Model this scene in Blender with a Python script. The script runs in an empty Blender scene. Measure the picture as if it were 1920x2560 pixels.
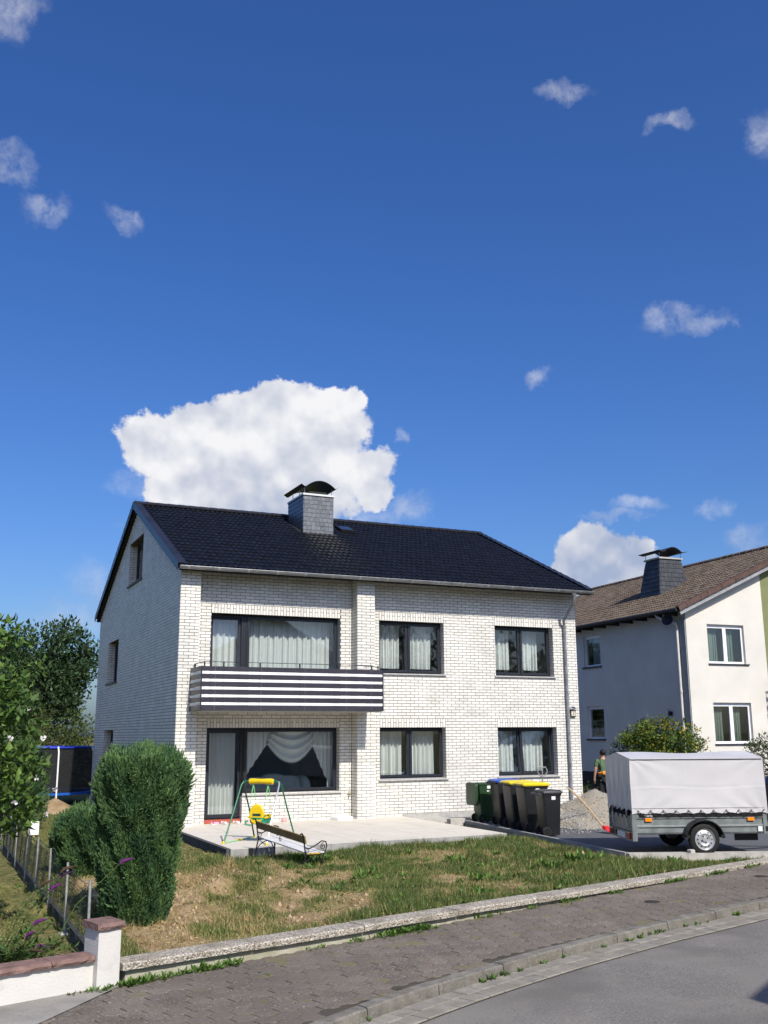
import bpy, math, random
import numpy as np
from mathutils import Vector, Matrix
rnd = random.Random(7)
rng = np.random.default_rng(7)
scn = bpy.context.scene
COL = scn.collection
R = math.radians
PI = math.pi

# ------------------------------------------------------------------ camera
cam = bpy.data.cameras.new('camera')
cam.sensor_fit = 'AUTO'
cam.sensor_width = 36.0
cam.lens = 36.0 * 2510.02 / 2560.0
cam.clip_start = 0.1
cam.clip_end = 5000
camo = bpy.data.objects.new('camera', cam)
COL.objects.link(camo)
CAMP = Vector((-5.465, -23.626, 2.04))
_ri = Vector((0.90992284, -0.41474716, -0.00502245))
_up = Vector((-0.08512716, -0.19858597, 0.97637953))
_fw = Vector((0.40594802, 0.88800248, 0.21600416))
mw = Matrix((_ri, _up, -_fw)).transposed().to_4x4()
mw.translation = CAMP
camo.matrix_world = mw
scn.camera = camo

# ------------------------------------------------------------------ sun, sky, exposure
SUN = Vector((0.055, -1.0, 0.92)).normalized()
SUN_EL = math.asin(SUN.z)
SUN_AZ = math.atan2(SUN.x, SUN.y)
sl = bpy.data.lights.new('sun', 'SUN')
sl.energy = 4.2
sl.angle = R(0.53)
sl.color = (1.0, 0.94, 0.85)
so = bpy.data.objects.new('sun', sl)
COL.objects.link(so)
so.rotation_euler = SUN.to_track_quat('Z', 'Y').to_euler()
so.location = (0, -30, 40)
scn.view_settings.view_transform = 'Standard'
scn.view_settings.look = 'None'
scn.view_settings.exposure = 0.35
scn.view_settings.gamma = 1.0
scn.view_settings.use_curve_mapping = False
scn.cycles.max_bounces = 8
scn.cycles.transparent_max_bounces = 12
scn.cycles.sample_clamp_indirect = 6.0
scn.cycles.caustics_reflective = False
scn.cycles.caustics_refractive = False
scn.cycles.use_denoising = True
scn.cycles.use_adaptive_sampling = True
scn.cycles.adaptive_threshold = 0.025

world = bpy.data.worlds.new('World')
scn.world = world
world.use_nodes = True
SKY_STRENGTH = 0.112


def build_sky():
    nt = world.node_tree
    N, L = nt.nodes, nt.links
    N.clear()
    out = N.new('ShaderNodeOutputWorld')
    sky = N.new('ShaderNodeTexSky')
    sky.sky_type = 'NISHITA'
    sky.sun_disc = False
    sky.sun_elevation = SUN_EL
    sky.sun_rotation = SUN_AZ
    sky.altitude = 0
    sky.air_density = 1.0
    sky.dust_density = 2.0
    sky.ozone_density = 8.0
    bg = N.new('ShaderNodeBackground')
    hs = N.new('ShaderNodeHueSaturation')
    hs.inputs['Saturation'].default_value = 1.17
    hs.inputs['Hue'].default_value = 0.511
    L.new(sky.outputs[0], hs.inputs['Color'])
    L.new(hs.outputs[0], bg.inputs[0])
    bg.inputs[1].default_value = SKY_STRENGTH

    def math_(op, a, b=None, c=None):
        n = N.new('ShaderNodeMath')
        n.operation = op
        for i, v in enumerate((a, b, c)):
            if v is None:
                continue
            if isinstance(v, (int, float)):
                n.inputs[i].default_value = v
            else:
                L.new(v, n.inputs[i])
        return n.outputs[0]

    def vec(op, a, b):
        n = N.new('ShaderNodeVectorMath')
        n.operation = op
        for i, v in enumerate((a, b)):
            if isinstance(v, (tuple, list, Vector)):
                n.inputs[i].default_value = tuple(v)
            else:
                L.new(v, n.inputs[i])
        return n
    tc = N.new('ShaderNodeTexCoord')
    D0 = tc.outputs['Generated']

    def noise(v, scale, detail, rough=0.55, lac=2.1):
        n = N.new('ShaderNodeTexNoise')
        n.inputs['Scale'].default_value = scale
        n.inputs['Detail'].default_value = detail
        n.inputs['Roughness'].default_value = rough
        n.inputs['Lacunarity'].default_value = lac
        L.new(v, n.inputs['Vector'])
        return n
    # ragged billows: the sky direction is pushed about before the cloud bodies are looked up
    w1 = noise(D0, 17, 7, 0.58)
    off = vec('SUBTRACT', w1.outputs['Color'], (0.5, 0.5, 0.5))
    sc = N.new('ShaderNodeVectorMath')
    sc.operation = 'SCALE'
    L.new(off.outputs[0], sc.inputs[0])
    sc.inputs['Scale'].default_value = 0.062
    D1 = vec('ADD', D0, sc.outputs[0]).outputs[0]
    DIRS = []

    def lobe(az, el, a, b):
        """one billow: azimuth from +Y to +X, elevation, half width and half height, all in degrees"""
        az, el = R(az), R(el)
        c = Vector((math.sin(az) * math.cos(el), math.cos(az) * math.cos(el), math.sin(el)))
        r = Vector((math.cos(az), -math.sin(az), 0))
        u = r.cross(c)
        x = vec('DOT_PRODUCT', D1, r / R(a)).outputs['Value']
        y = vec('DOT_PRODUCT', D1, u / R(b)).outputs['Value']
        z = vec('DOT_PRODUCT', D1, c).outputs['Value']
        q = math_('MULTIPLY_ADD', x, x, math_('MULTIPLY', y, y))
        m = math_('SUBTRACT', 1.0, q)
        return math_('SUBTRACT', m, math_('MULTIPLY', math_('LESS_THAN', z, 0.5), 30.0))

    def body(lobes):
        m = None
        for l in lobes:
            k = lobe(*l)
            m = k if m is None else math_('SMOOTH_MAX', m, k, 0.25)
        return m
    CUM = CLOUD_BODIES
    WIS = WISP_BODIES
    mc = body(CUM)
    mw_ = body(WIS)
    fine = noise(D0, 42, 9, 0.62)
    fc = math_('SUBTRACT', fine.outputs['Fac'], 0.5)

    def ramp(v, lo, hi):
        n = N.new('ShaderNodeMapRange')
        n.interpolation_type = 'SMOOTHSTEP'
        n.inputs['From Min'].default_value = lo
        n.inputs['From Max'].default_value = hi
        L.new(v, n.inputs['Value'])
        return n.outputs[0]
    ac = ramp(math_('MULTIPLY_ADD', fc, 0.85, mc), -0.04, 0.34)
    aw = math_('MULTIPLY', ramp(math_('MULTIPLY_ADD', fc, 2.2, mw_), -0.40, 1.8), 0.56)
    streak = noise(D1, 34, 8, 0.66)
    aw = math_('MULTIPLY', aw, ramp(streak.outputs['Fac'], 0.22, 0.66))
    # scattered fair-weather cumulus in the rest of the sky, all round
    wide = noise(D0, 5.5, 6, 0.55)
    fwd = vec('DOT_PRODUCT', D0, (0.406, 0.888, 0.216)).outputs['Value']
    rest = math_('MULTIPLY', ramp(wide.outputs['Fac'], 0.60, 0.72), math_('LESS_THAN', fwd, 0.70))
    ac = math_('MAXIMUM', ac, rest)
    # billow shading painted as colour: noise looked up again a little towards the sun
    big = noise(D0, 16, 3.5, 0.45)
    shifted = vec('ADD', D0, (0.004, -0.004, 0.016)).outputs[0]
    big2 = noise(shifted, 16, 3.5, 0.45)
    shade = math_('SUBTRACT', big.outputs['Fac'], big2.outputs['Fac'])
    sx = N.new('ShaderNodeSeparateXYZ')
    L.new(D0, sx.inputs[0])
    hgt = ramp(sx.outputs['Z'], 0.12, 0.34)
    val = math_('MULTIPLY_ADD', shade, 1.9, math_('MULTIPLY_ADD', hgt, 0.50, 0.40))
    val = math_('ADD', val, math_('MULTIPLY', math_('SUBTRACT', w1.outputs['Fac'], 0.5), 0.55))
    cr = N.new('ShaderNodeValToRGB')
    e = cr.color_ramp.elements
    e[0].position = 0.25
    e[0].color = (0.30, 0.36, 0.50, 1)
    e[1].position = 0.95
    e[1].color = (0.72, 0.72, 0.74, 1)
    m = e.new(0.6)
    m.color = (0.50, 0.525, 0.60, 1)
    L.new(val, cr.inputs[0])
    bc = N.new('ShaderNodeBackground')
    L.new(cr.outputs[0], bc.inputs[0])
    bc.inputs[1].default_value = 1.0
    al = math_('MAXIMUM', ac, aw)
    al = math_('MULTIPLY', al, ramp(sx.outputs['Z'], 0.0, 0.06))
    mix = N.new('ShaderNodeMixShader')
    L.new(al, mix.inputs[0])
    L.new(bg.outputs[0], mix.inputs[1])
    L.new(bc.outputs[0], mix.inputs[2])
    L.new(mix.outputs[0], out.inputs[0])


# cumulus and wisps: (azimuth, elevation, half width, half height) in degrees
CLOUD_BODIES = [(10.72, 16.3, 1.66, 1.32), (11.77, 15.58, 2.23, 1.8), (13.76, 17.24, 1.91, 1.32), (16.05, 18.02, 2.34, 1.49), (18.75, 18.67, 2.34, 1.38), (21.25, 18.6, 1.91, 1.38), (22.57, 18.73, 1.06, 1.1), (17.04, 16.25, 5.31, 2.65), (21.27, 16.79, 2.44, 2.55), (20.58, 14.51, 3.18, 1.7), (15.22, 14.84, 4.67, 2.34), (22.69, 14.76, 2.23, 1.8), (24.1, 13.5, 1.27, 1.02), (17.11, 13.09, 6.37, 1.49), (12.54, 13.39, 2.34, 1.27), (36.64, 9.58, 2.23, 1.7), (35.02, 8.41, 1.7, 1.27), (38.35, 8.73, 1.59, 1.49), (35.63, 7.05, 2.76, 1.27)]
WISP_BODIES = [(17.13, 12.18, 7.01, 1.49), (11.17, 13.99, 2.34, 1.27), (23.87, 12.25, 2.55, 0.85), (1.9, 29.47, 1.49, 1.02), (4.43, 27.89, 1.49, 0.81), (8.86, 27.95, 0.98, 0.76), (42.38, 32.38, 1.27, 0.51), (47.67, 30.66, 0.96, 1.49), (41.67, 22.29, 2.02, 0.76), (43.43, 21.98, 1.27, 0.55), (33.94, 20.23, 1.17, 0.64), (39.21, 12.23, 1.59, 0.59), (38.29, 11.5, 1.8, 0.38), (43.17, 11.79, 1.02, 0.55), (45.1, 9.88, 1.49, 1.27), (36, 34.3, 1.7, 0.55), (1.59, 36.92, 1.49, 1.27), (25.06, 16.46, 0.42, 0.51), (26.44, 12.8, 1.49, 0.64), (8.2, 8.12, 1.49, 1.49), (6.94, 6.34, 2.76, 1.27), (9.74, 7.29, 1.7, 1.27)]
build_sky()

# ------------------------------------------------------------------ materials
MATS = {}


def mat(name, col, rough=0.8, var=0.12, scale=6.0, bump=0.0, bscale=40.0, metal=0.0, spec=0.4, island=0.0,
        objrand=0.0, col2=None, detail=5.0, transl=0.0, coat=0.0, thr=None):
    """procedural principled material: base colour mixed with col2 (or a darker self) by noise"""
    if name in MATS:
        return MATS[name]
    m = bpy.data.materials.new(name)
    m.use_nodes = True
    nt = m.node_tree
    N, L = nt.nodes, nt.links
    p = N['Principled BSDF']
    p.inputs['Roughness'].default_value = rough
    p.inputs['Metallic'].default_value = metal
    p.inputs['Specular IOR Level'].default_value = spec
    if coat:
        p.inputs['Coat Weight'].default_value = coat
    g = N.new('ShaderNodeNewGeometry')
    n = N.new('ShaderNodeTexNoise')
    n.inputs['Scale'].default_value = scale
    n.inputs['Detail'].default_value = detail
    L.new(g.outputs['Position'], n.inputs['Vector'])
    c2 = col2 if col2 else tuple(c * (1 - 2 * var) for c in col)
    c1 = col if col2 else tuple(min(1, c * (1 + var * 0.6)) for c in col)
    mx = N.new('ShaderNodeMix')
    mx.data_type = 'RGBA'
    mx.inputs['A'].default_value = (*c2, 1)
    mx.inputs['B'].default_value = (*c1, 1)
    mr = N.new('ShaderNodeMapRange')
    lo, hi = thr if thr else (0.3, 0.7)
    mr.inputs['From Min'].default_value = lo
    mr.inputs['From Max'].default_value = hi
    L.new(n.outputs['Fac'], mr.inputs['Value'])
    L.new(mr.outputs[0], mx.inputs['Factor'])
    cur = mx.outputs['Result']
    if island or objrand:
        hs = N.new('ShaderNodeHueSaturation')
        v = N.new('ShaderNodeMath')
        v.operation = 'MULTIPLY_ADD'
        if objrand and island:
            oi = N.new('ShaderNodeObjectInfo')
            ad = N.new('ShaderNodeMath')
            ad.operation = 'ADD'
            L.new(oi.outputs['Random'], ad.inputs[0])
            L.new(g.outputs['Random Per Island'], ad.inputs[1])
            fr = N.new('ShaderNodeMath')
            fr.operation = 'FRACT'
            L.new(ad.outputs[0], fr.inputs[0])
            L.new(fr.outputs[0], v.inputs[0])
        elif island:
            L.new(g.outputs['Random Per Island'], v.inputs[0])
        else:
            oi = N.new('ShaderNodeObjectInfo')
            L.new(oi.outputs['Random'], v.inputs[0])
        k = max(island, objrand)
        v.inputs[1].default_value = 2 * k
        v.inputs[2].default_value = 1 - k
        L.new(v.outputs[0], hs.inputs['Value'])
        L.new(cur, hs.inputs['Color'])
        cur = hs.outputs[0]
    L.new(cur, p.inputs['Base Color'])
    if bump:
        b = N.new('ShaderNodeBump')
        nb = N.new('ShaderNodeTexNoise')
        nb.inputs['Scale'].default_value = bscale
        nb.inputs['Detail'].default_value = 4
        L.new(g.outputs['Position'], nb.inputs['Vector'])
        L.new(nb.outputs['Fac'], b.inputs['Height'])
        b.inputs['Strength'].default_value = min(1.0, bump)
        b.inputs['Distance'].default_value = 0.02
        L.new(b.outputs[0], p.inputs['Normal'])
    if transl:
        t = N.new('ShaderNodeBsdfTranslucent')
        L.new(cur, t.inputs[0])
        ms = N.new('ShaderNodeMixShader')
        ms.inputs[0].default_value = transl
        L.new(p.outputs[0], ms.inputs[1])
        L.new(t.outputs[0], ms.inputs[2])
        L.new(ms.outputs[0], N['Material Output'].inputs[0])
    MATS[name] = m
    return m


def glass(name, tint=(1, 1, 1), ior=1.72):
    m = bpy.data.materials.new(name)
    m.use_nodes = True
    N, L = m.node_tree.nodes, m.node_tree.links
    N.remove(N['Principled BSDF'])
    f = N.new('ShaderNodeFresnel')
    f.inputs[0].default_value = ior
    t = N.new('ShaderNodeBsdfTransparent')
    t.inputs[0].default_value = (*tint, 1)
    # same reflectance whichever side of the pane is met
    geo0 = N.new('ShaderNodeNewGeometry')
    io = N.new('ShaderNodeMapRange')
    io.inputs['To Min'].default_value = ior
    io.inputs['To Max'].default_value = 1.0 / ior
    L.new(geo0.outputs['Backfacing'], io.inputs['Value'])
    L.new(io.outputs[0], f.inputs[0])
    g = N.new('ShaderNodeBsdfGlossy')
    g.inputs['Roughness'].default_value = 0.015
    n = N.new('ShaderNodeTexNoise')
    n.inputs['Scale'].default_value = 1.3
    b = N.new('ShaderNodeBump')
    b.inputs['Strength'].default_value = 0.02
    b.inputs['Distance'].default_value = 0.05
    geo = N.new('ShaderNodeNewGeometry')
    L.new(geo.outputs['Position'], n.inputs['Vector'])
    L.new(n.outputs['Fac'], b.inputs['Height'])
    L.new(b.outputs[0], g.inputs['Normal'])
    mx = N.new('ShaderNodeMixShader')
    L.new(f.outputs[0], mx.inputs[0])
    L.new(t.outputs[0], mx.inputs[1])
    L.new(g.outputs[0], mx.inputs[2])
    L.new(mx.outputs[0], N['Material Output'].inputs[0])
    return m


M_BRICK = mat('white_brick', (0.70, 0.68, 0.62), 0.45, 0.06, 1.7, 0.12, 60, island=0.09, objrand=0.09)
M_MORTAR = mat('mortar', (0.092, 0.092, 0.088), 0.95, 0.15, 20)
M_PLAIN = mat('plain_render', (0.55, 0.55, 0.53), 0.9, 0.05, 3)
M_TILE = mat('anthracite_tile', (0.0095, 0.0105, 0.014), 0.42, 0.2, 9, 0.15, 80, island=0.25, objrand=0.25, spec=0.22)
M_VERGE = mat('anthracite_verge', (0.016, 0.016, 0.022), 0.38, 0.1, 9, 0.1, 60, island=0.2, objrand=0.2, spec=0.5)
M_FRAME = mat('anthracite_frame', (0.017, 0.020, 0.027), 0.4, 0.05, 4, spec=0.4)
M_ZINC = mat('zinc', (0.36, 0.37, 0.38), 0.42, 0.15, 5, metal=0.75)
M_ZINCD = mat('weathered_zinc', (0.30, 0.31, 0.33), 0.5, 0.25, 7, metal=0.5)
M_SILL = mat('sill_stone', (0.45, 0.44, 0.42), 0.6, 0.1, 14, island=0.05)
M_GLASS = glass('window_glass', (0.94, 0.965, 0.955))
M_CURT = mat('net_curtain', (0.88, 0.89, 0.88), 0.9, 0.02, 5, transl=0.28)
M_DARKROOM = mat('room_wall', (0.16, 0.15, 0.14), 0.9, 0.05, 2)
M_PANEL = mat('anthracite_board', (0.036, 0.034, 0.046), 0.38, 0.12, 12, island=0.1, objrand=0.1)
M_WPANEL = mat('white_board', (0.82, 0.82, 0.82), 0.4, 0.03, 4)
M_CONC = mat('concrete', (0.42, 0.41, 0.38), 0.9, 0.12, 6, 0.2, 60)
M_SLATE = mat('slate', (0.12, 0.13, 0.145), 0.38, 0.2, 14, 0.12, 30, island=0.22, objrand=0.22, spec=0.6)
M_BLACKMETAL = mat('black_iron', (0.012, 0.012, 0.013), 0.5, 0.2, 20)
M_HOOD = mat('hood_steel', (0.035, 0.034, 0.028), 0.45, 0.2, 6, metal=0.6)
M_WHITE = mat('white_plastic', (0.80, 0.80, 0.79), 0.4, 0.04, 6)
M_RED = mat('red_paint', (0.36, 0.065, 0.045), 0.6, 0.15, 25, col2=(0.42, 0.12, 0.07))


# ------------------------------------------------------------------ mesh building
class MB:
    def __init__(s):
        s.v, s.f, s.m = [], [], []

    def add(s, vs, fs, m=0):
        o = len(s.v)
        s.v += [tuple(v) for v in vs]
        s.f += [tuple(i + o for i in f) for f in fs]
        s.m += [m] * len(fs)
        return s

    def box(s, x0, x1, y0, y1, z0, z1, m=0, skip=()):
        vs = [(x0, y0, z0), (x1, y0, z0), (x1, y1, z0), (x0, y1, z0), (x0, y0, z1), (x1, y0, z1), (x1, y1, z1), (x0, y1, z1)]
        F = {'b': (0, 3, 2, 1), 't': (4, 5, 6, 7), 'f': (0, 1, 5, 4), 'r': (1, 2, 6, 5), 'k': (2, 3, 7, 6), 'l': (3, 0, 4, 7)}
        return s.add(vs, [f for k, f in F.items() if k not in skip], m)

    def bevbox(s, x0, x1, y0, y1, z0, z1, b, m=0):
        """box with chamfered vertical and top edges"""
        lo = [(x0, y0, z0), (x1, y0, z0), (x1, y1, z0), (x0, y1, z0)]
        mid = [(x0, y0, z1 - b), (x1, y0, z1 - b), (x1, y1, z1 - b), (x0, y1, z1 - b)]
        top = [(x0 + b, y0 + b, z1), (x1 - b, y0 + b, z1), (x1 - b, y1 - b, z1), (x0 + b, y1 - b, z1)]
        fs = [(0, 3, 2, 1), (8, 9, 10, 11)]
        for i in range(4):
            j = (i + 1) % 4
            fs += [(i, j, 4 + j, 4 + i), (4 + i, 4 + j, 8 + j, 8 + i)]
        return s.add(lo + mid + top, fs, m)

    def tube(s, pts, r, n=8, m=0, cap=True, closed=False):
        pts = [Vector(p) for p in pts]
        k = len(pts)
        rs = r if isinstance(r, (list, tuple)) else [r] * k
        vs, fs = [], []
        ref = None
        for i, p in enumerate(pts):
            a = pts[(i - 1) % k] if (i > 0 or closed) else p
            b = pts[(i + 1) % k] if (i < k - 1 or closed) else p
            d = (b - a).normalized()
            if ref is None:
                ref = Vector((0, 0, 1)) if abs(d.z) < 0.9 else Vector((1, 0, 0))
            x = (ref - d * ref.dot(d)).normalized()
            y = d.cross(x)
            ref = x
            for j in range(n):
                t = 2 * PI * j / n
                vs.append(p + (x * math.cos(t) + y * math.sin(t)) * rs[i])
        for i in range(k if closed else k - 1):
            i2 = (i + 1) % k
            for j in range(n):
                j2 = (j + 1) % n
                fs.append((i * n + j, i * n + j2, i2 * n + j2, i2 * n + j))
        if cap and not closed:
            fs.append(tuple(range(n - 1, -1, -1)))
            fs.append(tuple((k - 1) * n + j for j in range(n)))
        return s.add(vs, fs, m)

    def bar(s, a, b, w, h, m=0):
        """rectangular bar between two points"""
        a, b = Vector(a), Vector(b)
        d = (b - a).normalized()
        ref = Vector((0, 0, 1)) if abs(d.z) < 0.95 else Vector((0, 1, 0))
        x = d.cross(ref).normalized() * w / 2
        y = x.cross(d).normalized() * h / 2
        vs = [a - x - y, a + x - y, a + x + y, a - x + y, b - x - y, b + x - y, b + x + y, b - x + y]
        return s.add(vs, [(3, 2, 1, 0), (4, 5, 6, 7), (0, 1, 5, 4), (1, 2, 6, 5), (2, 3, 7, 6), (3, 0, 4, 7)], m)

    def lathe(s, prof, c=(0, 0, 0), ax='z', n=20, m=0):
        """profile of (radius, height) turned about an axis"""
        vs, fs = [], []
        for (r, h) in prof:
            for j in range(n):
                t = 2 * PI * j / n
                a, b = r * math.cos(t), r * math.sin(t)
                v = {'z': (a, b, h), 'y': (a, h, b), 'x': (h, a, b)}[ax]
                vs.append((v[0] + c[0], v[1] + c[1], v[2] + c[2]))
        k = len(prof)
        for i in range(k - 1):
            for j in range(n):
                j2 = (j + 1) % n
                fs.append((i * n + j, i * n + j2, (i + 1) * n + j2, (i + 1) * n + j))
        return s.add(vs, fs, m)

    def prism(s, poly, a0, a1, ax='z', m=0):
        """polygon extruded along an axis; poly is in the two other axes in order"""
        def P(p, h):
            return {'z': (p[0], p[1], h), 'y': (p[0], h, p[1]), 'x': (h, p[0], p[1])}[ax]
        n = len(poly)
        vs = [P(p, a0) for p in poly] + [P(p, a1) for p in poly]
        fs = [tuple(range(n - 1, -1, -1)), tuple(range(n, 2 * n))]
        fs += [(i, (i + 1) % n, n + (i + 1) % n, n + i) for i in range(n)]
        return s.add(vs, fs, m)

    def sheet(s, fn, nu, nv, m=0):
        vs = [fn(i / nu, j / nv) for j in range(nv + 1) for i in range(nu + 1)]
        fs = [(j * (nu + 1) + i, j * (nu + 1) + i + 1, (j + 1) * (nu + 1) + i + 1, (j + 1) * (nu + 1) + i) for j in range(nv) for i in range(nu)]
        return s.add(vs, fs, m)

    def mesh(s, name, mats, smooth=False):
        me = bpy.data.meshes.new(name)
        me.from_pydata(s.v, [], s.f)
        mats = mats if isinstance(mats, (list, tuple)) else [mats]
        for q in mats:
            me.materials.append(q)
        if len(mats) > 1:
            me.polygons.foreach_set('material_index', s.m)
        if smooth:
            me.shade_smooth()
            try:
                me.set_sharp_from_angle(angle=R(40))
            except Exception:
                pass
        return me

    def build(s, name, mats, parent=None, smooth=False):
        return link(name, s.mesh(name, mats, smooth), parent)


def link(name, me, parent=None):
    o = bpy.data.objects.new(name, me)
    COL.objects.link(o)
    if parent:
        o.parent = parent
    return o


def fast(name, V, F, mats, parent=None, smooth=False, midx=None):
    """numpy mesh: V (n,3), F (m,k)"""
    me = bpy.data.meshes.new(name)
    V = np.asarray(V, np.float32)
    F = np.asarray(F, np.int32)
    k = F.shape[1]
    me.vertices.add(len(V))
    me.vertices.foreach_set('co', V.ravel())
    me.loops.add(F.size)
    me.loops.foreach_set('vertex_index', F.ravel())
    me.polygons.add(len(F))
    me.polygons.foreach_set('loop_start', np.arange(0, F.size, k, dtype=np.int32))
    me.polygons.foreach_set('loop_total', np.full(len(F), k, np.int32))
    for q in (mats if isinstance(mats, (list, tuple)) else [mats]):
        me.materials.append(q)
    if midx is not None:
        me.polygons.foreach_set('material_index', np.asarray(midx, np.int32))
    me.update()
    me.validate()
    if smooth:
        me.shade_smooth()
    return link(name, me, parent)


def lettering(name, body, size, m, parent, loc, rot):
    """flat raised letters as a mesh"""
    cu = bpy.data.curves.new(name, 'FONT')
    cu.body = body
    cu.size = size
    cu.extrude = .001
    tmp = bpy.data.objects.new(name, cu)
    COL.objects.link(tmp)
    bpy.context.view_layer.update()
    me = bpy.data.meshes.new_from_object(tmp.evaluated_get(bpy.context.evaluated_depsgraph_get()))
    bpy.data.objects.remove(tmp)
    bpy.data.curves.remove(cu)
    me.materials.clear()
    me.materials.append(m)
    o = link(name, me, parent)
    o.location = loc
    o.rotation_euler = rot
    return o


def tag(o, label=None, cat=None, group=None, kind=None):
    for k, v in (('label', label), ('category', cat), ('group', group), ('kind', kind)):
        if v:
            o[k] = v
    return o


def empty(name, loc=(0, 0, 0), rz=0.0, label=None, cat=None, group=None):
    o = bpy.data.objects.new(name, None)
    o.empty_display_size = 0.1
    COL.objects.link(o)
    o.location = loc
    o.rotation_euler = (0, 0, rz)
    return tag(o, label, cat, group)


def smooth01(a, b, x):
    t = np.clip((x - a) / (b - a), 0, 1)
    return t * t * (3 - 2 * t)


def vnoise(x, y, s=1.0, seed=0):
    """cheap smooth value noise for numpy arrays"""
    x = np.asarray(x, float) * s + seed * 17.3
    y = np.asarray(y, float) * s - seed * 9.1
    xi, yi = np.floor(x), np.floor(y)
    fx, fy = x - xi, y - yi
    fx, fy = fx * fx * (3 - 2 * fx), fy * fy * (3 - 2 * fy)

    def h(a, b):
        v = np.sin(a * 127.1 + b * 311.7 + seed * 3.7) * 43758.5453
        return v - np.floor(v)
    return (h(xi, yi) * (1 - fx) + h(xi + 1, yi) * fx) * (1 - fy) + (h(xi, yi + 1) * (1 - fx) + h(xi + 1, yi + 1) * fx) * fy - 0.5

# ------------------------------------------------------------------ street frame and terrain
AL = R(15.5)
S0 = Vector((-2.13, -12.6, 0))
US = Vector((math.cos(AL), math.sin(AL), 0))
NS = Vector((-math.sin(AL), math.cos(AL), 0))


def SN(s, n, z=0.0):
    return S0 + US * s + NS * n + Vector((0, 0, z))


def zst(s):
    return -0.285 + 0.0128 * np.clip(s, -14, 22)


KS = np.array([-14, -8, -5, -3, -1.6, -0.86, -0.39, 0.56, 1.01, 2.51, 4.52, 7.39, 11, 16, 24, 40])
KN = np.array([-9.5, -6.0, -4.3, -3.3, -2.66, -2.42, -2.29, -2.11, -2.04, -1.88, -1.80, -1.86, -2.05, -2.5, -3.4, -5.6])


def kn(s):
    return np.interp(s, KS, KN) * 0.5 + 0.25 * (np.interp(np.asarray(s) - .5, KS, KN) + np.interp(np.asarray(s) + .5, KS, KN))


def terrain_z(x, y):
    x, y = np.asarray(x, float), np.asarray(y, float)
    s = (x - S0.x) * US.x + (y - S0.y) * US.y
    n = (x - S0.x) * NS.x + (y - S0.y) * NS.y
    bump = 0.05 * vnoise(x, y, 1.1, 1) + 0.03 * vnoise(x, y, 3.1, 2) + 0.012 * vnoise(x, y, 9, 3)
    h = -0.155 + 0.085 * smooth01(0.5, 6, x) + bump
    h = h - 0.05 * smooth01(-6.2, -8, y) * smooth01(0, 3, x) * smooth01(8, 5, x)
    near = smooth01(1.2, 0.1, n)
    h = h * (1 - near) + near * (-0.135 + 0.4 * bump)
    left = smooth01(0.0, -1.1, x + 0.35 * vnoise(x, y, .9, 5))
    hl = -0.25 + 0.4 * bump
    bank = smooth01(0.9, -0.6, x) * smooth01(-11.0, -8.5, y) * smooth01(-5.2, -6.8, y)
    h = h * (1 - left) + hl * left + bank * 0.28 * vnoise(x, y, 2.3, 8) + bank * 0.12 * vnoise(x, y, 6, 9) + bank * 0.05 * vnoise(x, y, 13, 10)
    h = np.where((x > 6.0) & (n > 0.25), np.minimum(h, -0.16), h)
    h = np.where((x > -0.15) & (x < 6.1) & (y > -5.0), np.minimum(h, -0.12), h)
    h = np.where((x > 0) & (x < 11.5) & (y > 0.1) & (y < 11.7), -0.5, h)
    back = smooth01(2, 14, y)
    h = h - 0.05 * back
    h = np.where(n < 0.06, zst(s) - 0.24, h)
    return h


def grid_axis(a, b, d, far):
    core = np.arange(a, b + 1e-6, d)
    lo = a - np.cumsum(d * 1.35 ** np.arange(1, 60))
    hi = b + np.cumsum(d * 1.35 ** np.arange(1, 60))
    return np.concatenate([lo[lo > -far][::-1], core, hi[hi < far]])


gx = grid_axis(-6.5, 10.5, 0.11, 1500)
gy = grid_axis(-14.0, -3.5, 0.11, 1500)
GX, GY = np.meshgrid(gx, gy)
GZ = terrain_z(GX, GY)
V = np.stack([GX.ravel(), GY.ravel(), GZ.ravel()], 1)
nx, ny = len(gx), len(gy)
ii, jj = np.meshgrid(np.arange(nx - 1), np.arange(ny - 1))
a = (jj * nx + ii).ravel()
F = np.stack([a, a + 1, a + nx + 1, a + nx], 1)


def green_mask(x, y):
    """how much grass grows at a place, 0 bare earth to 1 turf"""
    g = 0.66 + 0.55 * vnoise(x, y, 0.75, 11) + 0.9 * vnoise(x, y, 2.2, 12) + 0.3 * vnoise(x, y, 6, 13)
    n = (x - S0.x) * NS.x + (y - S0.y) * NS.y
    g = g + 0.55 * smooth01(0.75, 0.3, n) * smooth01(-1.0, 0.3, x) + 0.35 * smooth01(-6.6, -5.2, y)
    g = g + 0.25 * smooth01(2.5, 5.5, x)
    bare = smooth01(.30, -.40, x + .75 - .34 * (y + 6.8) + 0.75 * vnoise(x, y, 1.3, 15)) * smooth01(-4.9, -6.3, y)
    g = g * (1 - 0.93 * bare) + 0.25 * bare * smooth01(0.1, 0.5, vnoise(x, y, 1.4, 16) + .25)
    leftlawn = smooth01(-2.9, -3.1, x) + smooth01(-4.5, -2.5, y) * smooth01(-.2, -.9, x)
    g = np.where(leftlawn > 0.5, 0.8 + 0.3 * vnoise(x, y, 1.6, 17), g)
    return np.clip(g, 0, 1)


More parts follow.
